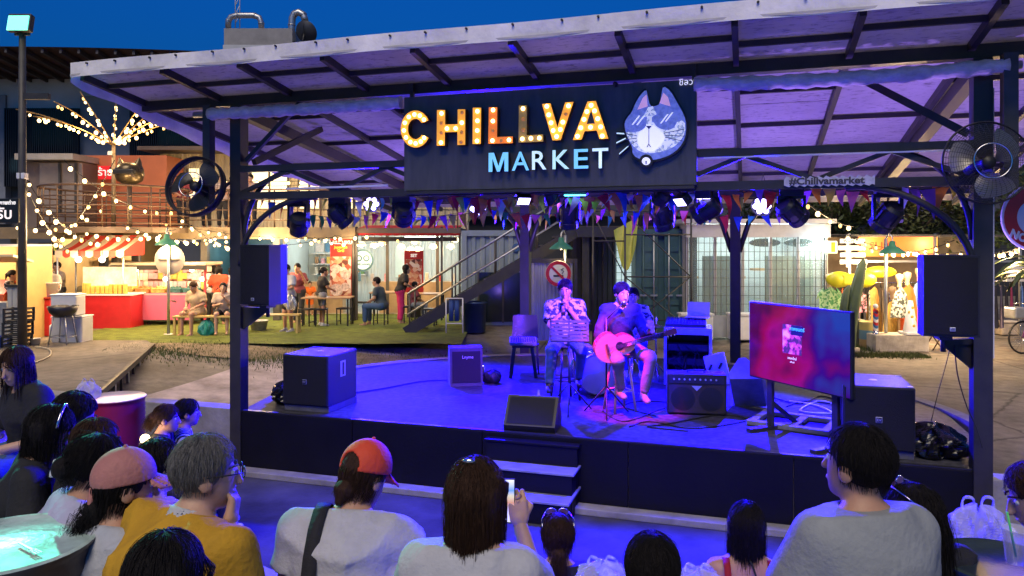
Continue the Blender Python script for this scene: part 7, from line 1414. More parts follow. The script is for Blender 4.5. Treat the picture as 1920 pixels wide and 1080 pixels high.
SKIN = [M('skin %d' % k, c_, 0.5, 0, 0.10, 9, 0.06, 90, spec=0.35) for k, c_ in enumerate(((0.46, 0.25, 0.16), (0.52, 0.31, 0.21), (0.36, 0.18, 0.10)))]
for m_ in SKIN: m_.node_tree.nodes['Principled BSDF'].inputs['Subsurface Weight'].default_value = 0.06
def hairmat(name, c_): return M(name, c_, 0.6, 0, 0.45, 40, 0.5, 120, stretch=(2.5, 2.5, 0.35), spec=0.13)
HB, HBR, HG = hairmat('black hair', (0.012, 0.010, 0.010)), hairmat('dark brown hair', (0.040, 0.020, 0.012)), hairmat('greying hair', (0.15, 0.145, 0.14))
def cloth(name, c_, b=0.3): return M('cloth ' + name, c_, 0.85, 0, 0.14, 7, b, 45)
BOX1 = np.array([[-.2, .2], [-.2, .2], [-.2, .2]])
def hand_sd(P, wr, fw, up, curl, s=1.0, side=1):
    """palm plus five separate bent fingers; fw along the fingers, up = back of the hand"""
    fw = np.asarray(fw, np.float32); fw = fw / np.linalg.norm(fw); up = np.asarray(up, np.float32); up = up - fw * (up @ fw); up = up / np.linalg.norm(up); sd = np.cross(fw, up) * side; wr = np.asarray(wr, np.float32)
    T = lambda x, y, z: wr + (sd * x + fw * y + up * z) * s
    ds = [cone(P, T(-.018, .02, 0), T(-.024, .075, 0), .018 * s, .016 * s), cone(P, T(.018, .02, 0), T(.024, .075, 0), .018 * s, .015 * s), cone(P, T(0, .02, 0), T(0, .08, 0), .02 * s, .016 * s), cone(P, T(0, -.03, 0), T(0, .02, 0), .026 * s, .024 * s)]
    palm = union(ds, .012 * s); fs = []
    for k, (x, l) in enumerate(((-.030, .062), (-.010, .074), (.011, .070), (.030, .055))):
        c1 = curl * (0.5 + 0.1 * k); c2 = curl * 1.3; p0 = T(x, .082, 0); d1 = fw * math.cos(c1) - up * math.sin(c1); d2 = fw * math.cos(c1 + c2) - up * math.sin(c1 + c2); p1 = p0 + d1 * l * .55 * s; p2 = p1 + d2 * l * .5 * s
        fs.append(np.minimum(cone(P, p0, p1, .0095 * s, .0085 * s), cone(P, p1, p2, .0085 * s, .007 * s)))
    t0 = T(-.026, .025, -.004); t1 = T(-.052, .055, -.012); t2 = t1 + (fw * .6 + sd * (.35 if curl > .7 else -.1) - up * .3) * .032 * s
    fs.append(np.minimum(cone(P, t0, t1, .012 * s, .011 * s), cone(P, t1, t2, .0105 * s, .008 * s)))
    o = palm
    for f_ in fs: o = smin(o, f_, .006 * s)
    return o
def strands(c0, Rh, n, L_, seed, rad=0.0010, region=None, part=0.0, hug=.6, flow=(0, -.5, -.3), grav=0.5, steps=8, clump=0.3, off=.012, wave=0.0, neck=None, curl_in=0.0):
    """thin hair locks rooted on the scalp, falling outside the skull"""
    rs = np.random.default_rng(seed); rr_ = np.array((.083, .103, .100)); d = rs.normal(size=(n * 4, 3)); d /= np.linalg.norm(d, axis=1)[:, None]
    ok = (d[:, 2] > -0.55) & ((d[:, 1] < 0.50) | (d[:, 2] > 0.50 + 0.5 * (d[:, 1] - .5))) & ((d[:, 1] < .25) | (d[:, 2] > .15))
    if region is not None: ok &= region(d)
    d = d[ok][:n]; n = len(d); cen = np.array((0, -.012, .035)); p = cen + d * (rr_ + off * .6); top = np.array((part, -.02, .15)); tan = p - top; tan -= d * (tan * d).sum(1)[:, None]; tan /= np.linalg.norm(tan, axis=1)[:, None] + 1e-6
    v = tan + np.array(flow) * .4 + rs.normal(size=(n, 3)) * .07; v /= np.linalg.norm(v, axis=1)[:, None]; Ls = L_ * rs.uniform(.78, 1.05, n); st = (Ls / steps)[:, None]; path = [p.copy()]; ph = rs.uniform(0, 6.28, n)
    Rm = np.asarray(Rh, np.float64); g = (Rm.T @ np.array((0, 0, -1.0)))
    for k in range(steps):
        v = v + g * grav + rs.normal(size=(n, 3)) * .05
        if wave: v += np.stack([np.sin(ph + k * 1.9), np.cos(ph + k * 1.7), np.zeros(n)], 1) * wave
        v /= np.linalg.norm(v, axis=1)[:, None]; p = p + v * st; q = (p - cen) / (rr_ + off); k0 = np.linalg.norm(q, axis=1); ins_ = k0 < 1
        p[ins_] = cen + (p - cen)[ins_] / k0[ins_][:, None]
        sk = (k0 > 1) & (p[:, 2] > -.04); p[sk] = p[sk] * (1 - hug) + hug * (cen + (p - cen)[sk] / k0[sk][:, None])
        face = (p[:, 2] < .035) & (p[:, 1] > .045) & (np.abs(p[:, 0]) < .07); p[face, 0] = np.sign(p[face, 0] + 1e-4) * .075
        nk = (p[:, 2] < -.05); rad_ = np.hypot(p[:, 0], p[:, 1] + .01); mn = nk & (rad_ < .062); p[mn, :2] *= (.062 / np.maximum(rad_[mn], 1e-3))[:, None]
        if curl_in: p[:, :2] *= 1 - curl_in * (k / steps) ** 3
        path.append(p.copy())
    path = np.stack(path, 1) @ Rm.T + np.asarray(c0); m = path.shape[1]; rsz = rad * rs.uniform(.7, 1.5, n)[:, None] * np.linspace(1, .35, m)[None]
    tg = np.gradient(path, axis=1); tg /= np.linalg.norm(tg, axis=2, keepdims=True) + 1e-9; ref = rs.normal(size=(n, 1, 3)); x = np.cross(tg, ref); x /= np.linalg.norm(x, axis=2, keepdims=True) + 1e-9; y = np.cross(tg, x)
    vs = np.stack([path + (x * math.cos(a) + y * math.sin(a)) * rsz[..., None] for a in (0, 2.094, 4.189)], 2).reshape(-1, 3); base = (np.arange(n) * m * 3)[:, None, None] + (np.arange(m - 1) * 3)[None, :, None]
    F = np.concatenate([np.stack([base[..., 0] + j, base[..., 0] + (j + 1) % 3, base[..., 0] + 3 + (j + 1) % 3, base[..., 0] + 3 + j], -1).reshape(-1, 4) for j in range(3)]); return vs, F
def person(label, loc, rz=0.0, s=1.0, pose='sit', lean=0.1, side=0.0, head=(0, 0, 0), arms=None, skin=0, shirt=None, sleeve=.55, trousers=None, shoes=None, hair=HB, style='short', h=.015, hull=1.0, seat=.45, group=None, legs=None, slim=1.0, scoop=0.0, extra=None, trim=None, hands=(.6, .6), hh=None, lod=1, tl=1.0, hl=.30, tank=False, shh=0.0, crown=None, capped=False):
    """one figure. local frame: origin on the seat (sit) or the ground (stand), facing +Y"""
    t = thing('person', label, 'person', loc, rz, group); t.scale = (s, s, s)
    hz = .09 if pose == 'sit' else .90
    pel = A3(0, 0, hz); sp = A3(math.sin(side), math.sin(lean), math.cos(lean)); sp /= np.linalg.norm(sp); rt = A3(1, 0, 0) - sp * sp[0]; rt /= np.linalg.norm(rt); fwv = np.cross(sp, rt) * -1; fwv = np.cross(rt, sp) * -1
    if fwv[1] < 0: fwv = -fwv
    che = pel + sp * .30; nb = pel + sp * .475 - fwv * .01; shL, shR = nb - sp * .055 - rt * .175 * slim, nb - sp * .055 + rt * .175 * slim
    hl_ = math.radians(12) + lean * .4; Rh = rotm(*head); hc = nb + sp * .045 + fwv * .02 + Rh @ A3(0, .018, .108)
    if arms and arms[1] == 'chin': arms[1] = (shR - sp * .27 + fwv * .16 + rt * .05, hc + Rh @ A3(.045, .085, -.165)); hh = (None, ((Rh @ A3(-.25, .15, .95)).tolist(), (Rh @ A3(.45, .9, 0)).tolist()))
    arms = arms or [(A3(-.24, .10, hz + .20), A3(-.12, .28, hz + .12)), (A3(.24, .10, hz + .20), A3(.12, .28, hz + .12))]
    arms = [[np.asarray(q, np.float32) for q in a] for a in arms]
    if legs is None:
        if pose == 'sit': legs = [(A3(sx * .13, .42, .06), A3(sx * .13, .42, .08 - seat)) for sx in (-1, 1)]
        else: legs = [(A3(sx * .10, .03, .48), A3(sx * .11, .0, .07)) for sx in (-1, 1)]
    legs = [[np.asarray(q, np.float32) for q in a] for a in legs]
    HL = lambda P: (P - hc) @ Rh
    def f_head(P):
        q = HL(P); d = [ell(q, (0, -.012, .035), (.078, .097, .094)), ell(q, (0, .028, -.03), (.063, .068, .088)), cone(q, (0, .02, -.055), (0, .062, -.092), .048, .026)]
        o = union(d, .03); o = smin(o, cone(q, (0, .096, .012), (0, .114, -.032), .009, .014), .014); o = smin(o, ell(q, (0, .092, -.064), (.024, .012, .010)), .008)
        for sx in (-1, 1): o = smin(o, ell(q, (sx * .080, -.008, -.01), (.010, .026, .033)), .006); o = -smin(-o, ell(q, (sx * .031, .106, .010), (.016, .016, .010)), .010)
        return o
    def torso(P, e=0.0):
        d = [cone(P, pel - rt * .075, pel + rt * .075, .115 + e, .115 + e), cone(P, pel + sp * .05, che, .125 * slim + e, .125 * slim + e), cone(P, che - rt * .075 * slim, che + rt * .075 * slim, .108 * slim + e, .108 * slim + e), cone(P, shL * .8 + nb * .2 - sp * .03, shR * .8 + nb * .2 - sp * .03, .068 + e, .068 + e), cone(P, nb - sp * .02 - rt * .05, nb - sp * .02 + rt * .05, .055 + e, .055 + e)]
        return union(d, .06)
    def arm(P, k, e=0.0):
        sh = (shL, shR)[k]; el, wr = arms[k]; return smin(cone(P, sh, el, .052 + e, .041 + e), cone(P, el, wr, .041 + e, .027 + e), .02)
    def leg(P, k, e=0.0):
        hp = pel + A3((-1, 1)[k] * .09, .0, -.01); kn, an = legs[k]; return smin(cone(P, hp, kn, .085 * slim + e, .058 + e), cone(P, kn, an, .056 + e, .038 + e), .03)
    hnd = []
    for k in (0, 1):
        el, wr = arms[k]; fw_ = wr - el; up_ = np.cross(np.cross(fw_, A3(0, 0, 1)), fw_) if hands[k] is not None else None; hnd.append((wr, fw_ / np.linalg.norm(fw_), up_ if up_ is not None and np.linalg.norm(up_) > 1e-4 else A3(0, -1, 0)))
    if hh:
        for k in (0, 1):
            if hh[k] is not None: hnd[k] = (arms[k][1], A3(*hh[k][0]), A3(*hh[k][1]))
    def f_body(P):
        o = smin(torso(P), cone(P, nb - sp * .02, nb + sp * .075 + fwv * .012, .060, .053), .045); o = smin(o, f_head(P), .025)
        for k in (0, 1):
            o = smin(o, arm(P, k), .03); o = smin(o, leg(P, k), .03); an = legs[k][1]; o = smin(o, cone(P, an + A3(0, -.02, -.045), an + A3(0, .14, -.055), .034, .026), .03)
        return o
    pts_ = np.stack([pel, che, nb, hc, shL, shR] + [q for a in arms for q in a] + [q for a in legs for q in a]); lo = pts_.min(0) - .20; hi = pts_.max(0) + .20
    V, F = surfnet(f_body, lo, hi, h); parts = [(V, F)]
    if lod:
        hs = max(.006, h * .5); V2, F2 = surfnet(lambda P: f_head(P), hc - .15, hc + .15, hs); parts.append((V2, F2))
        for k in (0, 1):
            if hands[k] is not None: w_, fw_, up_ = hnd[k]; V2, F2 = surfnet(lambda P: hand_sd(P, w_, fw_, up_, hands[k], 1.0, (1, -1)[k]), w_ - .19, w_ + .19, .0055 if h < .02 else .0075); parts.append((V2, F2))
    o_ = 0; VV = []; FF = []
    for v_, f_ in parts: VV.append(v_); FF.append(f_ + o_); o_ += len(v_)
    body = link('body', np_mesh('body', np.concatenate(VV), np.concatenate(FF)), SKIN[skin], t)
    rs = np.random.default_rng(abs(hash(label)) % 9999 if False else sum(map(ord, label))); W_ = rs.normal(size=(5, 3)) * A3(9, 9, 14); phs = rs.uniform(0, 6.28, 5)
    def wrinkle(P, a):
        o = 0
        for k in (0, 2): o = o - a * 1.5 * (1 - np.abs(np.sin(P @ (W_[k] * .8 + W_[k + 1] * .5).astype(np.float32) + 2.2 * np.sin(P @ W_[4].astype(np.float32) * .35 + k)))) ** 4
        for k in range(5): o = o + np.sin(P @ W_[k].astype(np.float32) + phs[k] + 1.5 * np.sin(P[..., 2] * 11 + k)) * (a / (1 + .35 * k))
        return o
    if shirt is not None:
        def f_shirt(P):
            e = .016 * hull; o = torso(P, e)
            for k in (0, 1):
                if sleeve > 0:
                    sh = (shL, shR)[k]; el, wr = arms[k]; u = min(1.0, sleeve * 2) if sleeve <= .5 else 1.0; fl = .014
                    if sleeve <= .6: e2 = sh + (el - sh) * min(.95, sleeve * 1.45); dd = (e2 - sh) / np.linalg.norm(e2 - sh); c_ = np.maximum(cone(P, sh, e2 + dd * .05, .062 + e * .8, .060 + e + fl), (P - e2) @ dd)
                    else: c_ = arm(P, k, .017); dd = (wr - el) / np.linalg.norm(wr - el); c_ = np.maximum(c_, (P - (el + (wr - el) * (sleeve - .1))) @ dd)
                    o = smin(o, c_, .028)
            o = o + wrinkle(P, .0058 * hull); o = np.maximum(o, -((P - (pel - sp * (.06 - shh))) @ sp)); nk = cone(P, nb - sp * (.06 + scoop) + fwv * .03, nb + sp * .16 + fwv * .02, .058 + scoop * .5, .070 + scoop); o = np.maximum(o, -nk)
            o = np.maximum(o, (P - (nb + sp * (.028 - scoop * .3))) @ sp)
            if tank: 
                for k in (0, 1): o = np.maximum(o, -cone(P, (shL, shR)[k] + sp * .0, (shL, shR)[k] * 1.0 + (shR - shL) * (-.2, .2)[k], .085, .11))
            return o
        V, F = surfnet(f_shirt, lo, hi, h * .85); so = link('shirt', np_mesh('shirt', V, F), shirt, t)
        if trim is not None:
            V, F = surfnet(lambda P: np.abs(np.maximum(cone(P, nb - sp * .03 + fwv * .0, nb + sp * .05 + fwv * .01, .085, .068), np.abs((P - (nb + sp * .012)) @ sp) - .022)) - .004, nb - .16, nb + .16, .007); link('collar', np_mesh('collar', V, F), trim, so)
    if trousers is not None:
        def f_tr(P):
            o = np.maximum(cone(P, pel - rt * .075, pel + rt * .075, .132, .132), (P - (pel + sp * .07)) @ sp)
            for k in (0, 1):
                l_ = leg(P, k, .016); kn, an = legs[k]; dd = (an - kn) / np.linalg.norm(an - kn); cut = kn + (an - kn) * (2 * tl - 1) if tl > .5 else None
                if tl > .5: l_ = np.maximum(l_, (P - (kn + (an - kn) * (tl * 2 - 1.05))) @ dd)
                else: hp = pel; d2 = (kn - hp) / np.linalg.norm(kn - hp); l_ = np.where((P - (hp + (kn - hp) * tl * 2)) @ d2 > 0, .02, l_); 
                o = smin(o, l_, .03)
            return o + wrinkle(P, .003)
        V, F = surfnet(f_tr, lo, hi, h); link('trousers', np_mesh('trousers', V, F), trousers, t)
    if shoes is not None:
        for k in (0, 1):
            an = legs[k][1]; V, F = surfnet(lambda P: np.maximum(smin(cone(P, an + A3(0, -.03, -.04), an + A3(0, .15, -.055), .046, .036), cone(P, an + A3(0, -.01, -.04), an + A3(0, 0, .01), .048, .046), .02), -(P[..., 2] - (an[2] - .078))), an - A3(.1, .12, .12), an + A3(.1, .24, .08), max(.011, h * .7)); link('shoe', np_mesh('shoe', V, F), shoes, t)
    # hair
    if hair is not None:
        def f_hair(P):
            q = HL(P); o = ell(q, (0, -.014, .037), (.088, .107, .104)); n_ = A3(0, .72, -.69); o = np.maximum(o, (q - A3(0, .080, .050)) @ n_ + .009 * np.sin(q[..., 0] * 160) + .006 * np.sin(q[..., 0] * 71 + 1)) if style != 'cap' else np.maximum(o, (q - A3(0, .03, .0)) @ A3(0, .8, -.6))
            o = np.maximum(o, -q[..., 2] - (.075 if style in ('short',) else .09)); b = ell(q, (0, .10, -.06), (.085, .09, .12)); o = np.maximum(o, -b)
            if style in ('long', 'bob'):
                l = hl if style == 'long' else .17; g_ = Rh.T @ A3(0, 0, -1); c1 = A3(0, -.035, .02)
                o2 = union([cone(q, c1 + A3(sx * .035, 0, 0), c1 + A3(sx * .05, -.01, 0) + g_ * l, .06, .032) for sx in (-1, 1)], .04); o = smin(o, o2, .03); o = np.maximum(o, -ell(q, (0, .10, -.06), (.080, .085, .13)))
            if style == 'pony': g_ = Rh.T @ A3(0, 0, -1); o = smin(o, ell(q, (0, -.115, .03), (.03, .035, .035)), .02); o = smin(o, cone(q, (0, -.13, .02), A3(0, -.15, .0) + g_ * hl, .035, .012), .02)
            if style == 'bun': o = smin(o, ell(q, (0, -.125, .0), (.045, .045, .05)), .015)
            if style == 'low': g_ = Rh.T @ A3(0, 0, -1); o = smin(o, ell(q, (0, -.095, -.06), (.035, .035, .03)), .02); o = smin(o, cone(q, (0, -.10, -.07), A3(0, -.12, -.08) + g_ * hl, .042, .018), .02)
            return o + .0025 * np.sin(np.arctan2(q[..., 0], -q[..., 1]) * 34 + 3 * np.sin(q[..., 2] * 30)) 
        g_ = A3(0, 0, -1); rr_ = max(.02, hl) if style in ('long', 'pony', 'low') else .17 if style == 'bob' else 0; lo2 = hc - .19; hi2 = hc + .19; lo2[2] -= rr_
        if style in ('pony', 'low'): lo2 = lo2 - A3(.08, .08, 0); hi2 = hi2 + A3(.08, .08, 0)
        V, F = surfnet(f_hair, lo2, hi2, .009 if h < .02 else .014); ho = link('hair', np_mesh('hair', V, F), hair, t)
        if h <= .02:
            kw = dict(short=dict(L_=.05, grav=.05, n=1900, steps=4, flow=(.25, -.2, 0), hug=.75), long=dict(L_=hl + .12, grav=.55, n=1500, steps=9), bob=dict(L_=.31, grav=.6, n=2400, steps=9, curl_in=.10), pony=dict(L_=.10, grav=.0, n=1000, steps=4, flow=(0, -1.4, .2)), bun=dict(L_=.10, grav=.0, n=1000, steps=4, flow=(0, -1.4, 0)), low=dict(L_=.11, grav=.1, n=1000, steps=5, flow=(0, -.9, -.5)), cap=dict(L_=.09, grav=.3, n=500, steps=6, region=lambda d: (d[:, 2] < .05)))[style]
            if lod < 2: kw['n'] //= 3; kw['rad'] = .0022
            if capped: kw['region'] = lambda d: d[:, 2] < -.08
            V, F = strands(hc, Rh, seed=len(label), **kw); link('strands', np_mesh('strands', V, F), hair, ho, kind='stuff')
            if lod > 1 and not capped: kw.update(n=90, rad=.00055, hug=.12, off=.016); V, F = strands(hc, Rh, seed=3, **kw); link('flyaway_strands', np_mesh('flyaway_strands', V, F), hair, ho, kind='stuff')
            if style in ('low', 'pony') and hl > .05:
                rs2 = np.random.default_rng(5); n = 500; g_ = np.asarray(Rh.T @ A3(0, 0, -1)); a0 = np.array((0, -.10, -.065) if style == 'low' else (0, -.125, .02)); m = 9; u = np.linspace(0, 1, m)[None, :, None]; off = rs2.normal(size=(n, 1, 3)) * .016; pth = a0 + off * (1 - .0 * u) + (np.array((0, -.05, 0)) * np.sin(u * 1.6) + g_ * hl * u * rs2.uniform(.75, 1.1, (n, 1, 1))) + off * u * .7 + (np.sin(u * 16 + rs2.uniform(0, 6, (n, 1, 1))) * .010 if extra == 'curly' else 0) * rs2.normal(size=(n, 1, 3)); pth = pth @ np.asarray(Rh, np.float64).T + hc
                rsz = .0012 * np.linspace(1, .4, m)[None, :, None]; vs = np.stack([pth + np.array(v_) * rsz for v_ in ((1, 0, 0), (-.5, .87, 0), (-.5, -.87, 0))], 2).reshape(-1, 3); b0 = (np.arange(n) * m * 3)[:, None] + (np.arange(m - 1) * 3)[None]; F = np.concatenate([np.stack([b0 + j, b0 + (j + 1) % 3, b0 + 3 + (j + 1) % 3, b0 + 3 + j], -1).reshape(-1, 4) for j in range(3)]); link('tail_strands', np_mesh('tail_strands', vs, F), hair, ho, kind='stuff')
    if lod and h < .03:
        for sx in (-1, 1):
            q = hc + Rh @ A3(sx * .031, .0795, .010); e = G().ball((0, 0, 0), .0125, 10, 8).build('eye', M('eye white', (0.7, 0.68, 0.66), 0.2, 0, 0, 1, 0), t, Vector(q.tolist())); G().ball(Vector((Rh @ A3(0, .007, 0)).tolist()), .0072, 8, 6).build('iris', BLACK, e)
            bq = [hc + Rh @ A3(sx * (.014 + .012 * k), .104 - .004 * k * k, .030 + .004 * math.sin(k * 1.2)) for k in range(4)]; G().tube([Vector(b_.tolist()) for b_ in bq], [.003, .0045, .004, .002], 5).build('eyebrow', hair or HB, t)
    if crown: c_ = Matrix.Rotation(rz, 3, 'Z') @ (Vector((hc + Rh @ A3(0, -.014, .141)).tolist()) * s); t.location = at(*crown) - c_
    return dict(t=t, hc=hc, Rh=Rh, nb=nb, sp=sp, rt=rt, fw=fwv, shL=shL, shR=shR, pel=pel, arms=arms)
def head_pt(P_, x, y, z): return Vector((P_['hc'] + P_['Rh'] @ A3(x, y, z)).tolist())
def cap_on(P_, mat, brim_mat, back=False, label=None):
    hc, Rh = P_['hc'], P_['Rh']; sg_ = 1
    def f(P):
        q = (P - hc) @ Rh; q = q * A3(1, sg_, 1); o = ell(q, (0, -.008, .046), (.099, .117, .112)); a = np.arctan2(q[..., 0], q[..., 1]); o = np.maximum(o, -(q[..., 2] - (.028 + .12 * q[..., 1]))); 
        if back: o = np.maximum(o, -ell(q, (0, -.12, .035), (.048, .07, .05)))
        return o + .0022 * np.exp(-(np.sin(a * 3) / .06) ** 2)
    V, F = surfnet(f, hc - .17, hc + .2, .0065); c_ = link('cap', np_mesh('cap', V, F), mat, P_['t'], label=label)
    def fb(P):
        q = (P - hc) @ Rh; d = np.hypot(q[..., 0] / .092, (q[..., 1] - .075) / .115) - 1; zz = q[..., 2] - (.050 - .45 * (q[..., 1] - .09) - 4.5 * q[..., 0] ** 2 * 1.2 + .0); return np.maximum(np.maximum(d * .09, np.abs(zz) - .0055), -(q[..., 1] - .07))
    V, F = surfnet(fb, hc - .26, hc + .26, .008); link('brim', np_mesh('brim', V, F), brim_mat, c_)
    q = head_pt(P_, 0, -.008, .158); G().ball(q, .009, 8, 6).build('button', mat, c_); return c_
# ---------------------------------------------------------------- who sits where
WH, GRY, BLK = cloth('white', (0.44, 0.44, 0.46)), cloth('grey marl', (0.26, 0.275, 0.275)), cloth('black', (0.012, 0.012, 0.014)); JEAN = cloth('blue denim', (0.05, 0.10, 0.20)); DARK = cloth('dark trousers', (0.03, 0.03, 0.035)); SNK = M('white sneaker', (0.6, 0.6, 0.6)); MUST = cloth('mustard', (0.50, 0.27, 0.012)); LILAC = cloth('pale lilac', (0.42, 0.40, 0.55))
# --- the front row, from behind
P1 = person('man with thick black hair in a grey T-shirt, seated front right', (0, 0, 0), R(16), 1.0, 'sit', .10, 0, (R(18), R(-4), 0), crown=(1620, 797, 2.45), skin=0, shirt=GRY, trousers=DARK, shoes=SNK, hair=HB, style='short', h=.014, hull=1.35, slim=1.08, lod=2)
P2 = person('man in glasses and mustard polo shirt resting his chin on his hand', (0, 0, 0), R(-32), 1.0, 'sit', .34, 0, (R(-30), R(4), 0), [(A3(-.25, .16, .22), A3(-.06, .34, .24)), 'chin'], crown=(384, 814, 2.62), skin=1, shirt=MUST, trousers=DARK, shoes=SNK, hair=HG, style='short', h=.014, hull=1.6, slim=1.25, lod=2, trim=WH, hands=(.6, 1.1))
for sx in (-1, 1):
    G().tube([head_pt(P2, sx * .031 + .024 * math.cos(a), .122, .008 + .019 * math.sin(a)) for a in [k * math.pi / 8 for k in range(16)]], .0022, 6, closed=True).build('glasses_rim', BLACK, P2['t']); G().tube([head_pt(P2, sx * .055, .120, .012), head_pt(P2, sx * .083, .07, .014), head_pt(P2, sx * .088, -.01, .010)], .0022, 6).build('glasses_temple', BLACK, P2['t'])
G().tube([head_pt(P2, -.008, .124, .012), head_pt(P2, .008, .124, .012)], .002, 6).build('glasses_bridge', BLACK, P2['t'])
P3 = person('woman in an orange cap, white T-shirt and black shoulder strap', (0, 0, 0), R(-6), .97, 'sit', .36, 0, (R(-26), R(24), 0), crown=(697, 830, 3.0), capped=True, skin=0, shirt=WH, trousers=DARK, shoes=SNK, hair=HBR, style='low', hl=.03, h=.014, hull=1.6, slim=1.12, lod=2)
cap_on(P3, M('orange cap cloth', (0.62, 0.06, 0.02), 0.7, 0, 0.1, 6, 0.2, 60), M('orange cap cloth', (0.62, 0.06, 0.02)), True)
def strap_over(P_, mat, w=.045, off=.135, side=-1):
    pts = []; sp, fw, rt, nb = [Vector(P_[k].tolist()) for k in ('sp', 'fw', 'rt', 'nb')]
    for k in range(15):
        q = k / 14; a = q * 2.6 - .35; pts.append(nb - sp * (.02 + .02) + rt * side * (off * (1 - .25 * q)) + fw * (math.cos(a) * .115 - .01) * (1.0) + sp * (math.sin(a) * .10 - .04 - max(0, q - .72) * 1.2))
    g = G(); vs = []
    for i, p_ in enumerate(pts): vs += [p_ - rt * w / 2, p_ + rt * w / 2]
    g.add(vs, [(2 * i, 2 * i + 1, 2 * i + 3, 2 * i + 2) for i in range(len(pts) - 1)], True); return g
def back_strap(P_, mat, x0, x1, w, z1=.05, dz=.0):
    """a band lying over the shoulder and down the back"""
    sp, fw, rt, nb, pel = [Vector(P_[k].tolist()) for k in ('sp', 'fw', 'rt', 'nb', 'pel')]; prof = [(.075, -.12), (.03, -.02), (-.03, .0), (-.085, -.03), (-.125, -.10), (-.148, -.20), (-.15, -.30), (-.147, -.40)]
    vs = []; g = G()
    for i, (f_, z_) in enumerate(prof): q = i / (len(prof) - 1); c_ = nb + sp * (z_ + .048 + dz - .16 * abs(x0 + (x1 - x0) * q)) + fw * (f_ - .012) + rt * (x0 + (x1 - x0) * q); vs += [c_ - rt * w / 2, c_ + rt * w / 2, c_ + rt * w / 2 - fw * .006 + sp * .004, c_ - rt * w / 2 - fw * .006 + sp * .004]
    n = len(prof); g.add(vs, [(4 * i + a, 4 * i + b, 4 * i + 4 + b, 4 * i + 4 + a) for i in range(n - 1) for a, b in ((0, 1), (1, 2), (2, 3), (3, 0))], True); return g.build('strap', mat, P_['t'])
back_strap(P3, BLK, -.10, -.085, .055, dz=.012)
P4 = person('woman with long straight brown hair filming on her phone', (0, 0, 0), R(-8), .95, 'sit', .10, 0, (R(-14), 0, 0), [(A3(-.26, .12, .24), A3(-.10, .30, .30)), (A3(.22, .20, .30), A3(.115, .36, .53))], crown=(890, 858, 2.35), skin=1, shirt=WH, trousers=JEAN, shoes=SNK, hair=HBR, style='bob', h=.014, hull=1.1, slim=.92, lod=2, scoop=.035, hands=(.6, 1.0), hh=(None, ((-.2, .2, 1), (.3, -.9, .2))))
def phone(label, m, screen, P_=None):
    t = thing('phone', label, 'phone', m.to_translation()); t.rotation_euler = m.to_euler(); G().box((0, 0, 0), (.074, .009, .152), None, .003).build('case', BLACK, t); s_ = G().box((0, -.0062, 0), (.068, .002, .145)).build('screen', screen, t); return t
SCR = ramp_mat('phone picture', 'ShaderNodeTexGradient', [(0.0, (0.75, 0.75, 0.8)), (0.30, (0.65, 0.6, 0.75)), (0.45, (0.55, 0.25, 0.12)), (0.62, (0.65, 0.6, 0.35)), (0.75, (0.12, 0.3, 0.6)), (1.0, (0.8, 0.8, 0.85))], 0.3, coord='Generated', emit=0.9, sample=False)
mp_ = [n_ for n_ in SCR.node_tree.nodes if n_.type == 'MAPPING'][0]; mp_.inputs['Rotation'].default_value = (0, R(90), 0)
phone('upright phone filming the stage, held by the brown-haired woman', Matrix.Translation(at(946, 938, 2.62)) @ Matrix.Rotation(R(-4), 4, 'Z') @ Matrix.Rotation(R(-3), 4, 'X'), SCR)
fing = G()   # her fingers round the phone's far edge
for k in range(4): c_ = at(968 + (k % 2), 932 + 8 * k, 2.62); fing.tube([c_ + Vector((.012, .015, -.002)), c_ + Vector((.006, .002, .0)), c_ + Vector((-.002, -.006, .0))], [.0085, .008, .0065], 8)
fo = fing.build('finger', SKIN[1], P4['t']); fo.matrix_parent_inverse = (Matrix.LocRotScale(P4['t'].location, P4['t'].rotation_euler, P4['t'].scale)).inverted()
q = G().ball(head_pt(P4, .0, -.06, .142), .014, 8, 6, (1.6, .7, .7)).build('hair_clip', CHROME, P4['t'])
P5 = person('girl in black with sunglasses pushed up on her tied hair', (0, 0, 0), R(2), .86, 'sit', .08, 0, (R(-3), R(4), 0), crown=(1046, 962, 3.7), skin=0, shirt=BLK, trousers=DARK, shoes=SNK, hair=HBR, style='low', h=.016, lod=2, slim=.9, hl=.10, scoop=.02)
def shades(P_, y=.05, z=.125, w=.07):
    t = P_['t']
    for sx in (-1, 1): G().tube([head_pt(P_, sx * w * .5 + .031 * math.cos(a), y + .018, z + .020 * math.sin(a)) for a in [k * math.pi / 7 for k in range(14)]], .0028, 6, closed=True).build('sunglass_rim', CHROME, t); G().prism([(.028 * math.cos(k * math.pi / 7), .018 * math.sin(k * math.pi / 7)) for k in range(14)], .002, head_pt(P_, sx * w * .5, y + .018, z), Vector((P_['Rh'] @ A3(1, 0, 0)).tolist()), Vector((P_['Rh'] @ A3(0, 0, 1)).tolist())).build('sunglass_lens', M('violet lens', (0.12, 0.06, 0.2), 0.1, 0, 0, 1, 0), t); G().tube([head_pt(P_, sx * (w * .5 + .031), y + .015, z + .003), head_pt(P_, sx * .092, -.01, z - .02), head_pt(P_, sx * .09, -.06, z - .05)], .0028, 6).build('sunglass_temple', CHROME, t)
shades(P5)
P6 = person('child with cropped black hair in the lowest row', (0, 0, 0), R(0), .80, 'sit', .10, 0, (R(-4), R(2), 0), crown=(1223, 1000, 2.05), skin=0, shirt=DARK, trousers=DARK, shoes=SNK, hair=HB, style='short', h=.016, lod=2, slim=.85)
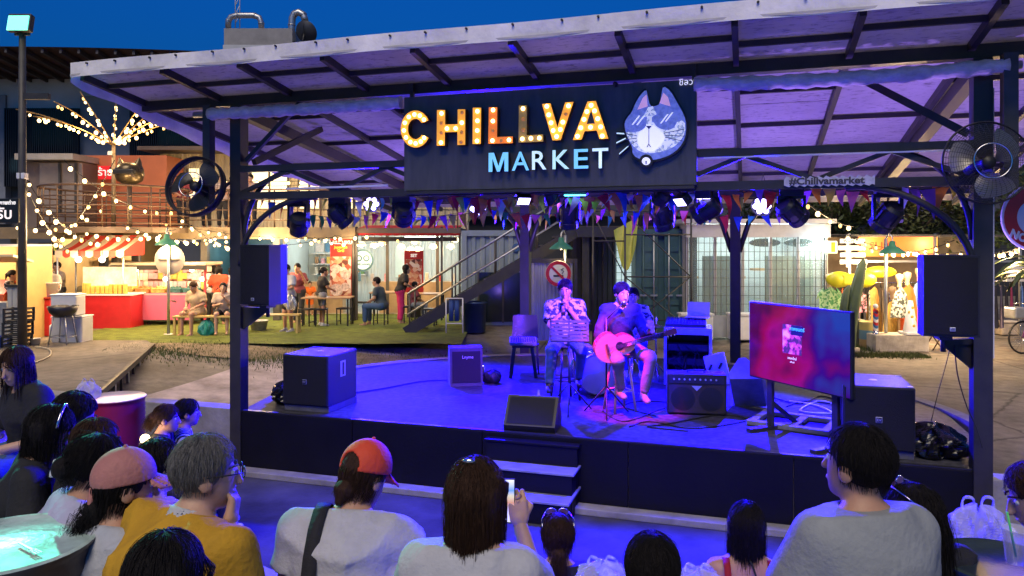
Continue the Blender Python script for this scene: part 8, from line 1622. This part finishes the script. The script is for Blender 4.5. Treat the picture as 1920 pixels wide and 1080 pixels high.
P7 = person('woman in a red strap top with long black hair tied to one side', (0, 0, 0), R(-10), .93, 'sit', .08, 0, (R(-14), R(2), 0), crown=(1400, 940, 3.7), skin=0, shirt=None, trousers=DARK, shoes=SNK, hair=HB, style='long', hl=.17, h=.016, lod=2, slim=.92)
REDT = cloth('dark red', (0.30, 0.008, 0.012)); back_strap(P7, REDT, -.115, -.105, .034, dz=-.018); back_strap(P7, REDT, .115, .105, .034, dz=-.018); back_strap(P7, BLK, -.05, .10, .010, dz=-.016)
V, F = surfnet(lambda P: np.maximum(np.maximum(cone(P, P7['pel'], P7['pel'] + P7['sp'] * .3, .152, .148), (P - (P7['pel'] + P7['sp'] * .27)) @ P7['sp']), -((P - (P7['pel'] - P7['sp'] * .05)) @ P7['sp'])), P7['pel'] - .3, P7['pel'] + .5, .018); link('top', np_mesh('top', V, F), REDT, P7['t'])
P8 = person('woman with very long dark hair and sunglasses on her head, far right', (0, 0, 0), R(12), .83, 'sit', .08, 0, (R(26), R(2), 0), crown=(1716, 905, 2.65), skin=0, shirt=BLK, trousers=DARK, shoes=SNK, hair=HB, style='long', hl=.46, h=.016, lod=2, slim=.95)
shades(P8)
P9 = person('woman at the right edge leaning on a drum table', (0, 0, 0), R(40), .95, 'sit', .25, 0, (R(30), R(20), 0), [(A3(-.20, .30, .22), A3(-.05, .46, .20)), (A3(.20, .30, .2), A3(.10, .5, .2))], crown=(1928, 864, 2.75), skin=1, shirt=BLK, sleeve=0, tank=True, trousers=DARK, shoes=SNK, hair=HBR, style='bun', h=.016, lod=2)
# --- left group
P10 = person('woman in a dusty pink cap and pale shirt photographing with her phone', (0, 0, 0), R(-26), .95, 'sit', .24, 0, (R(-26), R(4), R(-4)), [(A3(-.27, .14, .24), A3(-.20, .30, .46)), (A3(.20, .16, .24), A3(.02, .33, .42))], crown=(232, 846, 2.75), capped=True, skin=0, shirt=cloth('pale grey-blue', (0.40, 0.42, 0.46)), trousers=DARK, shoes=SNK, hair=HB, style='low', hl=.15, h=.014, hull=1.2, lod=2, extra='curly', hands=(1.0, .8), hh=(((.25, .25, .9), (-.9, -.2, .2)), None))
PKC = M('dusty pink cap cloth', (0.42, 0.17, 0.15), 0.75, 0, 0.14, 6, 0.25, 60); cap_on(P10, PKC, PKC)
G().tube([head_pt(P10, .0, -.112, .015), head_pt(P10, .012, -.12, -.03), head_pt(P10, .02, -.115, -.085)], [.012, .011, .008], 6).build('cap_strap', PKC, P10['t'])
phone('phone held sideways by the woman in the pink cap', Matrix.Translation(at(186, 906, 3.02)) @ Matrix.Rotation(R(-20), 4, 'Z') @ Matrix.Rotation(R(88), 4, 'Y'), emis('warm phone screen', (0.75, 0.62, 0.38), 0.55))
P11 = person('girl in a pale lilac top with a white hair claw clip', (0, 0, 0), R(-48), .93, 'sit', .42, 0, (R(-10), R(6), 0), crown=(183, 812, 2.95), skin=0, shirt=LILAC, trousers=LILAC, shoes=SNK, hair=HB, style='bun', h=.015, lod=2, slim=.88, shh=.16)
for a_ in (-.5, .5): G().tube([head_pt(P11, -.02 + .0, -.155, .03), head_pt(P11, -.03, -.16, .0), head_pt(P11, -.02 + .03 * a_, -.165, -.035)], .008, 6).build('claw_clip', WHITEP, P11['t'])
P12 = person('woman in black with a silver hairband and long black hair', (0, 0, 0), R(-62), .95, 'sit', .25, 0, (R(-8), R(12), 0), crown=(102, 758, 3.6), skin=1, shirt=BLK, trousers=DARK, shoes=SNK, hair=HB, style='long', hl=.20, h=.016, lod=2, slim=.95)
G().tube([head_pt(P12, .095 * math.cos(a), .035, .045 + .10 * math.sin(a)) for a in [k * math.pi / 12 for k in range(13)]], .007, 6).build('hairband', CHROME, P12['t'])
person('young man in a white T-shirt bending forward', (0, 0, 0), R(-60), 1.0, 'sit', .34, 0, (R(-8), R(20), 0), crown=(152, 735, 4.05), skin=0, shirt=WH, trousers=DARK, shoes=SNK, hair=HB, style='short', h=.017, lod=1)
person('person with dark bobbed hair between the lilac girl and the bending man', (0, 0, 0), R(-50), .93, 'sit', .2, 0, (R(-10), R(4), 0), crown=(180, 784, 3.5), skin=0, shirt=BLK, trousers=DARK, shoes=SNK, hair=HBR, style='short', h=.018, lod=1)
person('woman in a black T-shirt and jeans at the left edge of the upper row', (0, 0, 0), R(150), .96, 'sit', .12, 0, (R(18), R(14), 0), [(A3(-.24, .10, .20), A3(-.07, .34, .16)), (A3(.24, .10, .2), A3(.08, .34, .16))], crown=(26, 650, 5.0), skin=1, shirt=BLK, trousers=JEAN, shoes=SNK, hair=HBR, style='long', hl=.20, h=.018, lod=1, slim=.95)
person('person with black hair just behind the man in mustard', (0, 0, 0), R(-25), .92, 'sit', .15, 0, (R(-6), R(4), 0), crown=(296, 822, 3.3), skin=1, shirt=cloth('tan', (0.38, 0.26, 0.17)), trousers=DARK, shoes=SNK, hair=HB, style='short', h=.018, lod=1)
person('girl in black with hair tied back beside the pit wall', (0, 0, 0), R(-75), .90, 'sit', .15, 0, (R(-6), R(4), 0), crown=(313, 757, 6.3), skin=0, shirt=BLK, trousers=DARK, shoes=SNK, hair=HBR, style='pony', hl=.12, h=.02, lod=1, group=None)
person('girl in glasses and striped shirt beside the pit wall', (0, 0, 0), R(-62), .92, 'sit', .15, 0, (R(-6), R(2), 0), crown=(350, 747, 6.6), skin=0, shirt=ramp_mat('striped cloth', 'ShaderNodeTexWave', [(0.45, (0.02, 0.02, 0.03)), (0.55, (0.5, 0.5, 0.52))], 0.8, setup=lambda q: setattr(q.inputs['Scale'], 'default_value', 12)), trousers=DARK, shoes=SNK, hair=HB, style='pony', hl=.10, h=.02, lod=1)
person('dark-haired person at the bottom left, seen only from the crown down', (0, 0, 0), R(-20), .95, 'sit', .12, 0, (R(-10), R(6), 0), crown=(312, 995, 2.0), skin=0, shirt=BLK, trousers=DARK, shoes=SNK, hair=HB, style='long', hl=.16, h=.018, lod=2)
# --- drum tables, bags and cups among the audience
def drum(p, r, h, mat, top, label, cat='drum table'):
    t = thing('drum_table', label, cat, p); prof = [(r * .97, 0), (r, .02)]
    for k in range(14): z = .03 + (h - .06) * k / 14; prof += [(r, z), (r * .975, z + (h - .06) / 28)]
    prof += [(r, h - .02), (r * 1.03, h - .01), (r * 1.03, h)]; G().lathe(prof, 40).build('barrel', mat, t); G().lathe([(r * 1.03, h), (r * 1.0, h + .008), (r * .98, h + .002), (0, h + .002)], 40).build('top', top, t); return t
drum(at(214, 745, 8.4) - Vector((0, 0, .88)), .32, .88, M('dark red drum', (0.30, 0.012, 0.025), 0.4, 0, 0.15, 4, 0.05), M('pale table top', (0.60, 0.48, 0.30), 0.3, 0, 0.15, 4, 0.02), 'red ribbed drum table with pale top by the pit wall')
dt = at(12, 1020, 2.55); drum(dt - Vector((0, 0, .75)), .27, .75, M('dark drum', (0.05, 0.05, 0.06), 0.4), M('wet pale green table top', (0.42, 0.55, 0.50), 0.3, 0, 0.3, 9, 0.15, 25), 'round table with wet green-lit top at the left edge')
dr_ = at(1880, 1055, 2.6); drum(dr_ - Vector((0, 0, .75)), .20, .75, M('blue drum', (0.02, 0.04, 0.25), 0.4), M('dark wet top', (0.03, 0.045, 0.05), 0.4, 0, 0.3, 9, 0.1, spec=0.3), 'blue drum table with dark wet top at the lower right')
PLAS = M('clear crumpled plastic', (0.62, 0.60, 0.72), 0.15, 0, 0.1, 5, 0.5, 30, alpha=0.45)
def carrier(p, size, label, seed):
    o = crumple('plastic_bag', label, 'plastic bag', p, size, PLAS, seed, amp=.13); q = size[0] / .3
    for s_ in (-1, 1): G().tube([(s_ * (.05 + .035 * math.cos(a)) * q, .01 * math.sin(3 * a + s_), size[2] * (.82 + .34 * math.sin(a))) for a in [math.pi * k / 12 for k in range(13)]], [.004 + .004 * abs(math.cos(k * .5)) for k in range(13)], 5).build('handle', PLAS, o)
carrier(at(1835, 1030, 3.3), (.26, .22, .20), 'knotted translucent carrier bag lit violet at the right', 21); carrier(at(1130, 1100, 2.9), (.20, .16, .10), 'clear crumpled plastic bag beside the cropped-haired child', 22); carrier(at(1310, 1105, 2.8), (.18, .16, .08), 'clear plastic bag right of the cropped-haired child', 23); carrier(at(173, 745, 8.3) + Vector((-.02, -.05, -.01)), (.24, .2, .20), 'white plastic bag on the red drum table', 24)
t = thing('plastic_cup', 'clear plastic cup with a green straw on the blue drum', 'cup', at(1905, 1055, 2.5)); G().lathe([(0, 0), (.03, 0), (.042, .11), (.045, .11), (.045, .116)], 20).build('cup', PLAS, t); G().cyl((0, 0, .02), (-.03, 0, .17), .004, 6).build('straw', M('green straw', (0.1, 0.6, 0.15)), t)
t = thing('fork', 'plastic fork on the green-lit table', 'fork', dt + Vector((.10, -.05, .012)), R(-35)); G().box((0, 0, 0), (.11, .008, .003)).build('handle', WHITEP, t); [G().box((.075, d_, 0), (.04, .003, .003)).build('tine', WHITEP, t) for d_ in (-.008, 0, .008)]; G().box((.054, 0, 0), (.012, .02, .003)).build('neck', WHITEP, t)
t = thing('ground_lamp', 'small glowing lamp on the pit step left of the stage', 'lamp', at(272, 823, 6.2)); G().ball((0, 0, 0), .04, 10, 6).build('bulb', emis('warm ground lamp', (1, 0.75, 0.35), 6), t); G().box((0, 0, -.05), (.07, .07, .05)).build('base', BLACK, t); lamp('ground_glow', 'POINT', (0, -.08, .03), 3, WARM, .04, t)
# ================================================================ PERFORMERS
def bar_stool(p, label, mat, h=.70):
    t = thing('bar_stool', label, 'stool', p, R(20), 'bar stools on the stage'); G().lathe([(0, h - .03), (.15, h - .03), (.165, h - .01), (.16, h), (0, h)], 24).build('seat', mat, t)
    for k in range(4): a = R(45 + 90 * k); G().tube([(.10 * math.cos(a), .10 * math.sin(a), h - .03), (.20 * math.cos(a), .20 * math.sin(a), 0)], .015, 8).build('leg', mat, t)
    for k in range(4): a, b_ = R(45 + 90 * k), R(135 + 90 * k); r_ = .17; G().cyl((r_ * math.cos(a), r_ * math.sin(a), .25), (r_ * math.cos(b_), r_ * math.sin(b_), .25), .009, 6).build('rung', mat, t)
    return t
s1_ = gp(1060, 748, 0); bar_stool(s1_, 'dark bar stool under the singer', STEEL); s2_ = gp(1162, 770, 0); bar_stool(s2_, 'pale bar stool under the guitarist', M('pale wood stool', (0.5, 0.35, 0.25)))
ALOHA = ramp_mat('dark leaf print cloth', 'ShaderNodeTexNoise', [(0.44, (0.5, 0.5, 0.52)), (0.52, (0.03, 0.03, 0.05))], 0.8, setup=lambda q: setattr(q.inputs['Scale'], 'default_value', 16))
SG = person('singer in an open leaf-print shirt holding the microphone to his mouth', s1_ + Vector((0, 0, .70)), R(176), 1.0, 'sit', .08, 0, (R(-4), R(12), 0), [(A3(-.20, .20, .28), A3(-.03, .20, .50)), (A3(.19, .22, .27), A3(.045, .22, .43))], skin=0, shirt=ALOHA, trousers=JEAN, shoes=BLACK, hair=HB, style='short', h=.018, lod=1, hull=1.4, legs=[(A3(-.20, .38, -.02), A3(-.17, .18, -.40)), (A3(.17, .40, -.02), A3(.2, .40, -.44))], hands=(1.3, 1.3), hh=(((.2, .35, .8), (-.9, .2, .2)), ((-.2, .35, .8), (.9, .2, .2))))
t = thing('microphone', 'hand microphone at the singer\'s mouth', 'microphone', Vector(SG['t'].matrix_basis @ Vector((.0, .25, .51)))); G().cyl((0, .0, -.12), (0, .0, .03), .014, 10).build('handle', BLACK, t); G().ball((0, 0, .05), .024, 12, 8).build('grille', CHROME, t); t.rotation_euler = (R(-30), R(10), 0)
GT = person('guitarist in a dark sweatshirt playing on a bar stool', s2_ + Vector((0, 0, .70)), R(186), 1.0, 'sit', .10, 0, (R(10), R(8), 0), [(A3(-.27, .16, .24), A3(-.30, .33, .31)), (A3(.27, .10, .22), A3(.10, .29, .13))], skin=0, shirt=cloth('navy', (0.012, 0.014, 0.03)), sleeve=.62, trousers=cloth('grey cargo', (0.16, 0.15, 0.17)), shoes=M('grey sneaker', (0.2, 0.18, 0.18)), hair=HB, style='short', h=.018, lod=1, hull=1.3, legs=[(A3(-.27, .36, -.02), A3(-.22, .28, -.45)), (A3(.13, .42, -.03), A3(.05, .26, -.40))], hands=(1.3, .8), hh=(((.15, -.1, .9), (-.3, .9, 0)), ((-.8, .2, -.2), (0, .9, .3))))
# acoustic guitar
gt = thing('acoustic_guitar', 'pink-lit acoustic guitar held by the guitarist', 'guitar', Vector(GT['t'].matrix_basis @ Vector((.14, .25, .13))), R(186)); gt.rotation_euler = (R(-8), R(14), R(186))
outl = []
for k in range(40):
    a = 2 * math.pi * k / 40; x = .25 * math.cos(a); w_ = .19 if x > 0 else .14; wz = (w_ * (1 - .22 * math.exp(-((x + .03) / .06) ** 2))) * math.sin(a); outl.append((x, wz))
TOP = M('spruce guitar top', (0.55, 0.28, 0.14), 0.25, 0, 0.15, 6, 0.02, stretch=(1, 6, 6)); MAH = M('mahogany', (0.16, 0.05, 0.025), 0.3, 0, 0.2, 6, 0.02)
G().prism(outl, .10, (0, 0, 0), (1, 0, 0), (0, 0, 1), (0, 1, 0)).build('sides', MAH, gt); G().prism([(p_[0] * .99, p_[1] * .99) for p_ in outl], .004, (0, .100, 0), (1, 0, 0), (0, 0, 1), (0, 1, 0)).build('soundboard', TOP, gt)
G().lathe([(0, .0), (.05, .0)], 24, (-.05, .1062, 0), Euler((R(-90), 0, 0)).to_matrix()).build('sound_hole', BLACK, gt); G().box((.10, .110, 0), (.025, .012, .13)).build('bridge', MAH, gt); G().box((-.40, .104, 0), (.42, .022, .052), None, .005).build('neck', MAH, gt); G().box((-.33, .117, 0), (.50, .006, .054)).build('fretboard', BLACK, gt); G().box((-.67, .100, 0), (.15, .016, .07), None, .004).build('headstock', MAH, gt)
for k in range(6): G().cyl((-.05 - .6, .121, -.02 + .008 * k), (.10, .121, -.02 + .008 * k), .0009, 4).build('string', CHROME, gt)
for k in range(3):
    for s_ in (-1, 1): G().cyl((-.63 - .04 * k, .1, s_ * .034), (-.63 - .04 * k, .1, s_ * .055), .007, 8).build('tuning_peg', CHROME, gt)
DR = person('drummer half hidden behind the guitarist', gp(1192, 712, 0) + Vector((0, .25, .50)), R(172), .98, 'sit', .05, 0, (R(0), R(4), 0), skin=0, shirt=ALOHA, trousers=JEAN, shoes=SNK, hair=HB, style='short', h=.02, lod=1)
t = thing('drum_throne', 'round stool under the drummer', 'stool', gp(1192, 712, 0) + Vector((0, .25, 0))); G().lathe([(0, .42), (.15, .42), (.16, .46), (.14, .49), (0, .49)], 20).build('seat', BLACK, t); [G().tube([(0, 0, .3), (.2 * math.cos(a), .2 * math.sin(a), 0)], .012, 6).build('leg', CHROME, t) for a in (0.3, 2.4, 4.5)]; G().cyl((0, 0, .2), (0, 0, .43), .02, 8).build('post', CHROME, t)
kd_ = gp(1118, 742, 0) + Vector((.0, .2, .28)); t = thing('bass_drum', 'bass drum with pale skin between the two performers', 'drum', kd_, R(8)); G().lathe([(.28, -.2), (.28, .2)], 36, (0, 0, 0), rot90).build('shell', M('dark drum shell', (0.05, 0.03, 0.04), 0.25), t); G().lathe([(0, .195), (.262, .195)], 36, (0, 0, 0), rot90).build('skin', M('pale drum skin', (0.62, 0.55, 0.58), 0.5, 0, 0.1, 3, 0.02), t); [G().lathe([(.262, z_), (.295, z_), (.295, z_ + .03 * (1 if z_ > 0 else -1)), (.262, z_ + .03 * (1 if z_ > 0 else -1))], 36, (0, 0, 0), rot90).build('hoop', CHROME, t) for z_ in (.18, -.18)]; [G().cyl((sx * .2, .0, -.2), (sx * .3, -.1, -.275), .01, 6).build('spur', CHROME, t) for sx in (-1, 1)]
t = thing('cajon_box', 'wooden box drum behind the bass drum', 'drum', gp(1092, 712, 0) + Vector((0, .3, 0)), R(5)); G().box((0, 0, .24), (.3, .3, .46), None, .01).build('body', WOOD, t); G().lathe([(0, 0), (.05, 0)], 16, (0, -.152, .3), rot90).build('sound_hole', BLACK, t)
t = thing('cymbal_stand', 'thin cymbal on a chrome stand beside the drummer', 'cymbal', gp(1235, 716, 0) + Vector((0, .2, 0))); [G().cyl((0, 0, .25), (.22 * math.cos(a), .22 * math.sin(a), 0), .01, 6).build('leg', CHROME, t) for a in (0.5, 2.6, 4.7)]; G().cyl((0, 0, .1), (0, 0, .92), .012, 8).build('pole', CHROME, t); G().lathe([(.19, 0), (.05, .015), (.03, .03), (0, .035)], 28, (0, 0, .78)).build('cymbal', M('bronze', (0.4, 0.28, 0.1), 0.25, 0.9), t)
def mic_stand(p, mouth, label):
    t = thing('microphone_stand', label, 'microphone stand', p, 0, 'stands before the performers'); m = Vector(mouth) - Vector(p)
    for a in (.4, 2.5, 4.6): G().tube([(0, 0, .34), (.30 * math.cos(a), .30 * math.sin(a), .01)], .009, 6).build('leg', BLACK, t)
    G().cyl((0, 0, .08), (0, 0, m.z - .18), .011, 8).build('pole', BLACK, t)
    if m.xy.length > .05: G().cyl((0, 0, m.z - .2), tuple(m), .009, 8).build('boom', BLACK, t); d_ = m.normalized(); G().ball(m, .026, 12, 8).build('microphone_head', CHROME, t)
    return t
gm_ = Vector(GT['t'].matrix_basis @ Vector((.0, .0, 0))); mic_stand(gp(1137, 778, 0), Vector(GT['t'].matrix_basis @ Vector((.02, .26, .62))), 'black tripod microphone stand before the guitarist')
t = mic_stand(gp(1067, 772, 0), gp(1067, 772, 0) + Vector((0, 0, .96)), 'black perforated music stand before the singer'); MS = G(); dsk = Euler((R(-18), 0, 0)).to_matrix()
for k in range(6): MS.box(dsk @ Vector((0, 0, -.11 + .044 * k)) + Vector((0, -.02, .97)), (.46, .008, .030), (R(-18), 0, 0))
MS.build('desk_slats', BLACK, t); [G().box(dsk @ Vector((x, .001, 0)) + Vector((0, -.02, .97)), (.025, .010, .25), (R(-18), 0, 0)).build('desk_bar', BLACK, t) for x in (-.22, 0, .22)]; G().box(dsk @ Vector((0, -.03, -.135)) + Vector((0, -.02, .97)), (.46, .06, .008), (R(-18), 0, 0)).build('lip', BLACK, t)
cs = gp(981, 707, 0) + Vector((0, .1, 0)); t = thing('plastic_stool', 'black plastic stool carrying the small mixer', 'stool', cs); [G().bar((sx * .13, sy * .13, .45), (sx * .19, sy * .19, 0), .05, .03).build('leg', BLACK, t) for sx in (-1, 1) for sy in (-1, 1)]; G().box((0, 0, .46), (.34, .34, .03), None, .01).build('seat', BLACK, t)
t = thing('small_mixer', 'small grey mixer on the black stool', 'mixer', cs + Vector((0, 0, .477))); G().prism([(-.14, 0), (.14, 0), (.14, .09), (-.14, .045)], .40, (-.2, 0, 0), (0, 1, 0), (0, 0, 1), (1, 0, 0)).build('body', M('grey-blue mixer', (0.2, 0.22, 0.3), 0.4), t); kn = G(); [kn.cyl((-.17 + .034 * i, -.1 + .06 * j, .05 + .01 * j), (-.17 + .034 * i, -.1 + .06 * j, .075 + .01 * j), .008, 6) for i in range(11) for j in range(4)]; kn.build('knobs', M('dark knob', (.06, .06, .07)), t, kind='stuff')
t = thing('stacking_chair', 'dark plastic chair behind the small mixer', 'chair', cs + Vector((.04, .35, 0)), R(180)); G().box((0, 0, .44), (.42, .40, .03), None, .01).build('seat', BLACK, t); G().sheet(lambda a, b: ((a - .5) * .42 * (1 - .1 * b), -.2 - .05 * b + .03 * (2 * a - 1) ** 2, .5 + .36 * b), 6, 4).build('backrest', M('shiny dark plastic', (0.03, 0.02, 0.035), 0.25), t); [G().bar((sx * .18, sy * .17, .44), (sx * .2, sy * .19, 0), .025, .025).build('leg', BLACK, t) for sx in (-1, 1) for sy in (-1, 1)]
tag(G().lathe([(0, 0), (.03, 0), (.033, .09), (.02, .12), (.012, .16), (.014, .175), (0, .175)], 14).build('water_bottle', PLAS, None, gp(1010, 757, 0)), 'clear water bottle on the stage floor by the wedge', 'bottle')
# ================================================================ PEOPLE in the market
def far(label, px, py, face, pose='stand', z=GZ, s=1.0, d=None, **kw):
    p = gp(px, py, z) if d is None else Vector((X(px, d), d, z))
    kw.setdefault('h', .026); kw.setdefault('shoes', None); kw.setdefault('lod', 1); kw.setdefault('trousers', DARK)
    if pose == 'sit': kw.setdefault('seat', .45); p = p + Vector((0, 0, .45 * 1.0))
    return person(label, p, face, s, pose, group='visitors in the market', **kw)
far('standing woman in black T-shirt and grey shorts by the banner', 603, 611, R(-60), s=.93, shirt=BLK, trousers=GRY, tl=.4, hair=HB, style='pony', hl=.1, shoes=SNK); far('man in a white T-shirt with shoulder bag and white shoes', 541, 622, R(150), s=1.0, shirt=WH, trousers=BLK, tl=.42, shoes=SNK); far('man behind the white T-shirt man raising a hand', 560, 606, R(170), s=.98, shirt=cloth('maroon', (0.2, 0.04, 0.05)), trousers=DARK, arms=[(A3(-.25, .08, 1.12), A3(-.2, .25, 1.38)), (A3(.24, .02, 1.1), A3(.22, .1, .88))])
far('child in an orange shirt beside the standing woman', 581, 592, R(200), s=.62, shirt=cloth('orange', (0.7, 0.15, 0.02)), trousers=cloth('orange', (0.7, 0.15, 0.02)), tl=.45); far('man in grey seated at the cafe table', 716, 611, R(75), 'sit', shirt=cloth('slate', (0.06, 0.08, 0.09)), trousers=JEAN, lean=.25)
far('woman with long hair in black top and pink trousers leaning over', 750, 606, R(-70), s=.97, shirt=BLK, trousers=cloth('hot pink', (0.55, 0.02, 0.14)), style='long', hl=.28, lean=.3); far('child in dark red seated by the stairs', 774, 606, R(-60), 'sit', s=.8, shirt=cloth('maroon', (0.2, 0.04, 0.05)), trousers=GRY)
far('person in sand-coloured clothes and cap on the lawn bench', 372, 626, R(165), 'sit', s=1.0, shirt=cloth('sand', (0.42, 0.32, 0.2)), trousers=cloth('sand', (0.42, 0.32, 0.2)), tl=.45, hair=HBR, style='short', head=(0, R(25), 0), lean=.2, h=.022); far('young woman with dark hair eating on the lawn bench', 419, 626, R(195), 'sit', s=.93, shirt=cloth('beige', (0.42, 0.33, 0.26)), trousers=BLK, tl=.4, hair=HB, style='long', hl=.2, skin=1, h=.022, arms=[(A3(-.22, .1, .25), A3(-.05, .2, .46)), (A3(.22, .1, .25), A3(.08, .22, .3))])
far('vendor in khaki squatting on a low stool with a shoulder strap', 166, 606, R(40), 'sit', s=1.0, shirt=cloth('khaki', (0.25, 0.2, 0.1)), trousers=DARK, lean=.3, head=(0, R(20), 0)); far('vendor with braces behind the red counter', 96, 0, R(180), s=1.0, d=18.6, shirt=cloth('grey shirt', (0.3, 0.28, 0.25)), trousers=DARK); far('second vendor further back under the striped awning', 112, 0, R(150), s=1.0, d=20.5, shirt=cloth('beige', (0.42, 0.33, 0.26))); far('girl in patterned top inside the left edge stall', 17, 0, R(-70), s=.95, d=16.9, shirt=ALOHA, style='pony', hl=.1)
far('girl in white queueing right of the pink kiosk', 397, 0, R(-10), s=.95, d=20.3, shirt=WH, style='long', hl=.2); far('girl in pale top and plaid skirt behind the bench', 434, 0, R(10), s=.93, d=20.0, shirt=WH, trousers=GRY, tl=.4, style='long', hl=.2); far('person in orange-red behind the eating woman', 411, 0, R(30), s=.95, d=19.8, shirt=cloth('orange red', (0.65, 0.08, 0.03)), style='long', hl=.2)
for k, (px, c_, rz_) in enumerate(((344, (0.3, 0.05, 0.05), 200), (388, (0.03, 0.03, 0.03), 160), (418, (0.45, 0.35, 0.3), 180), (437, (0.05, 0.05, 0.06), 190), (472, (0.4, 0.3, 0.25), 170))): far('%s balcony visitor counted from the round balcony' % 'first second third fourth fifth'.split()[k], px, 0, R(rz_), 'stand', FZ, .95, 21.6 + .3 * (k % 2), shirt=cloth('balcony %d' % k, c_), style=('short', 'long')[k % 2], hl=.15)
crumple('shopping_bag', 'teal plastic bag on the lawn between the bench sitters', 'bag', gp(393, 628, GZ) + Vector((0, -.15, 0)), (.34, .22, .38), M('teal plastic bag', (0.02, 0.25, 0.2), 0.3, 0, 0.2, 8, 0.3), 31); crumple('silver_bag', 'silver bag held low by the man in white', 'bag', gp(548, 622, GZ) + Vector((.02, -.2, .55)), (.26, .15, .38), M('silver foil', (0.5, 0.5, 0.5), 0.25, 0.7, 0.1, 8, 0.4), 32)

tag(G().box((0, 0, .27), (.55, .5, .56), None, .04).build('concrete_block', CONC2, None, (-3.29, 5.15, -.06), (0, 0, R(150))), 'rounded concrete block under the woman in jeans', 'block')
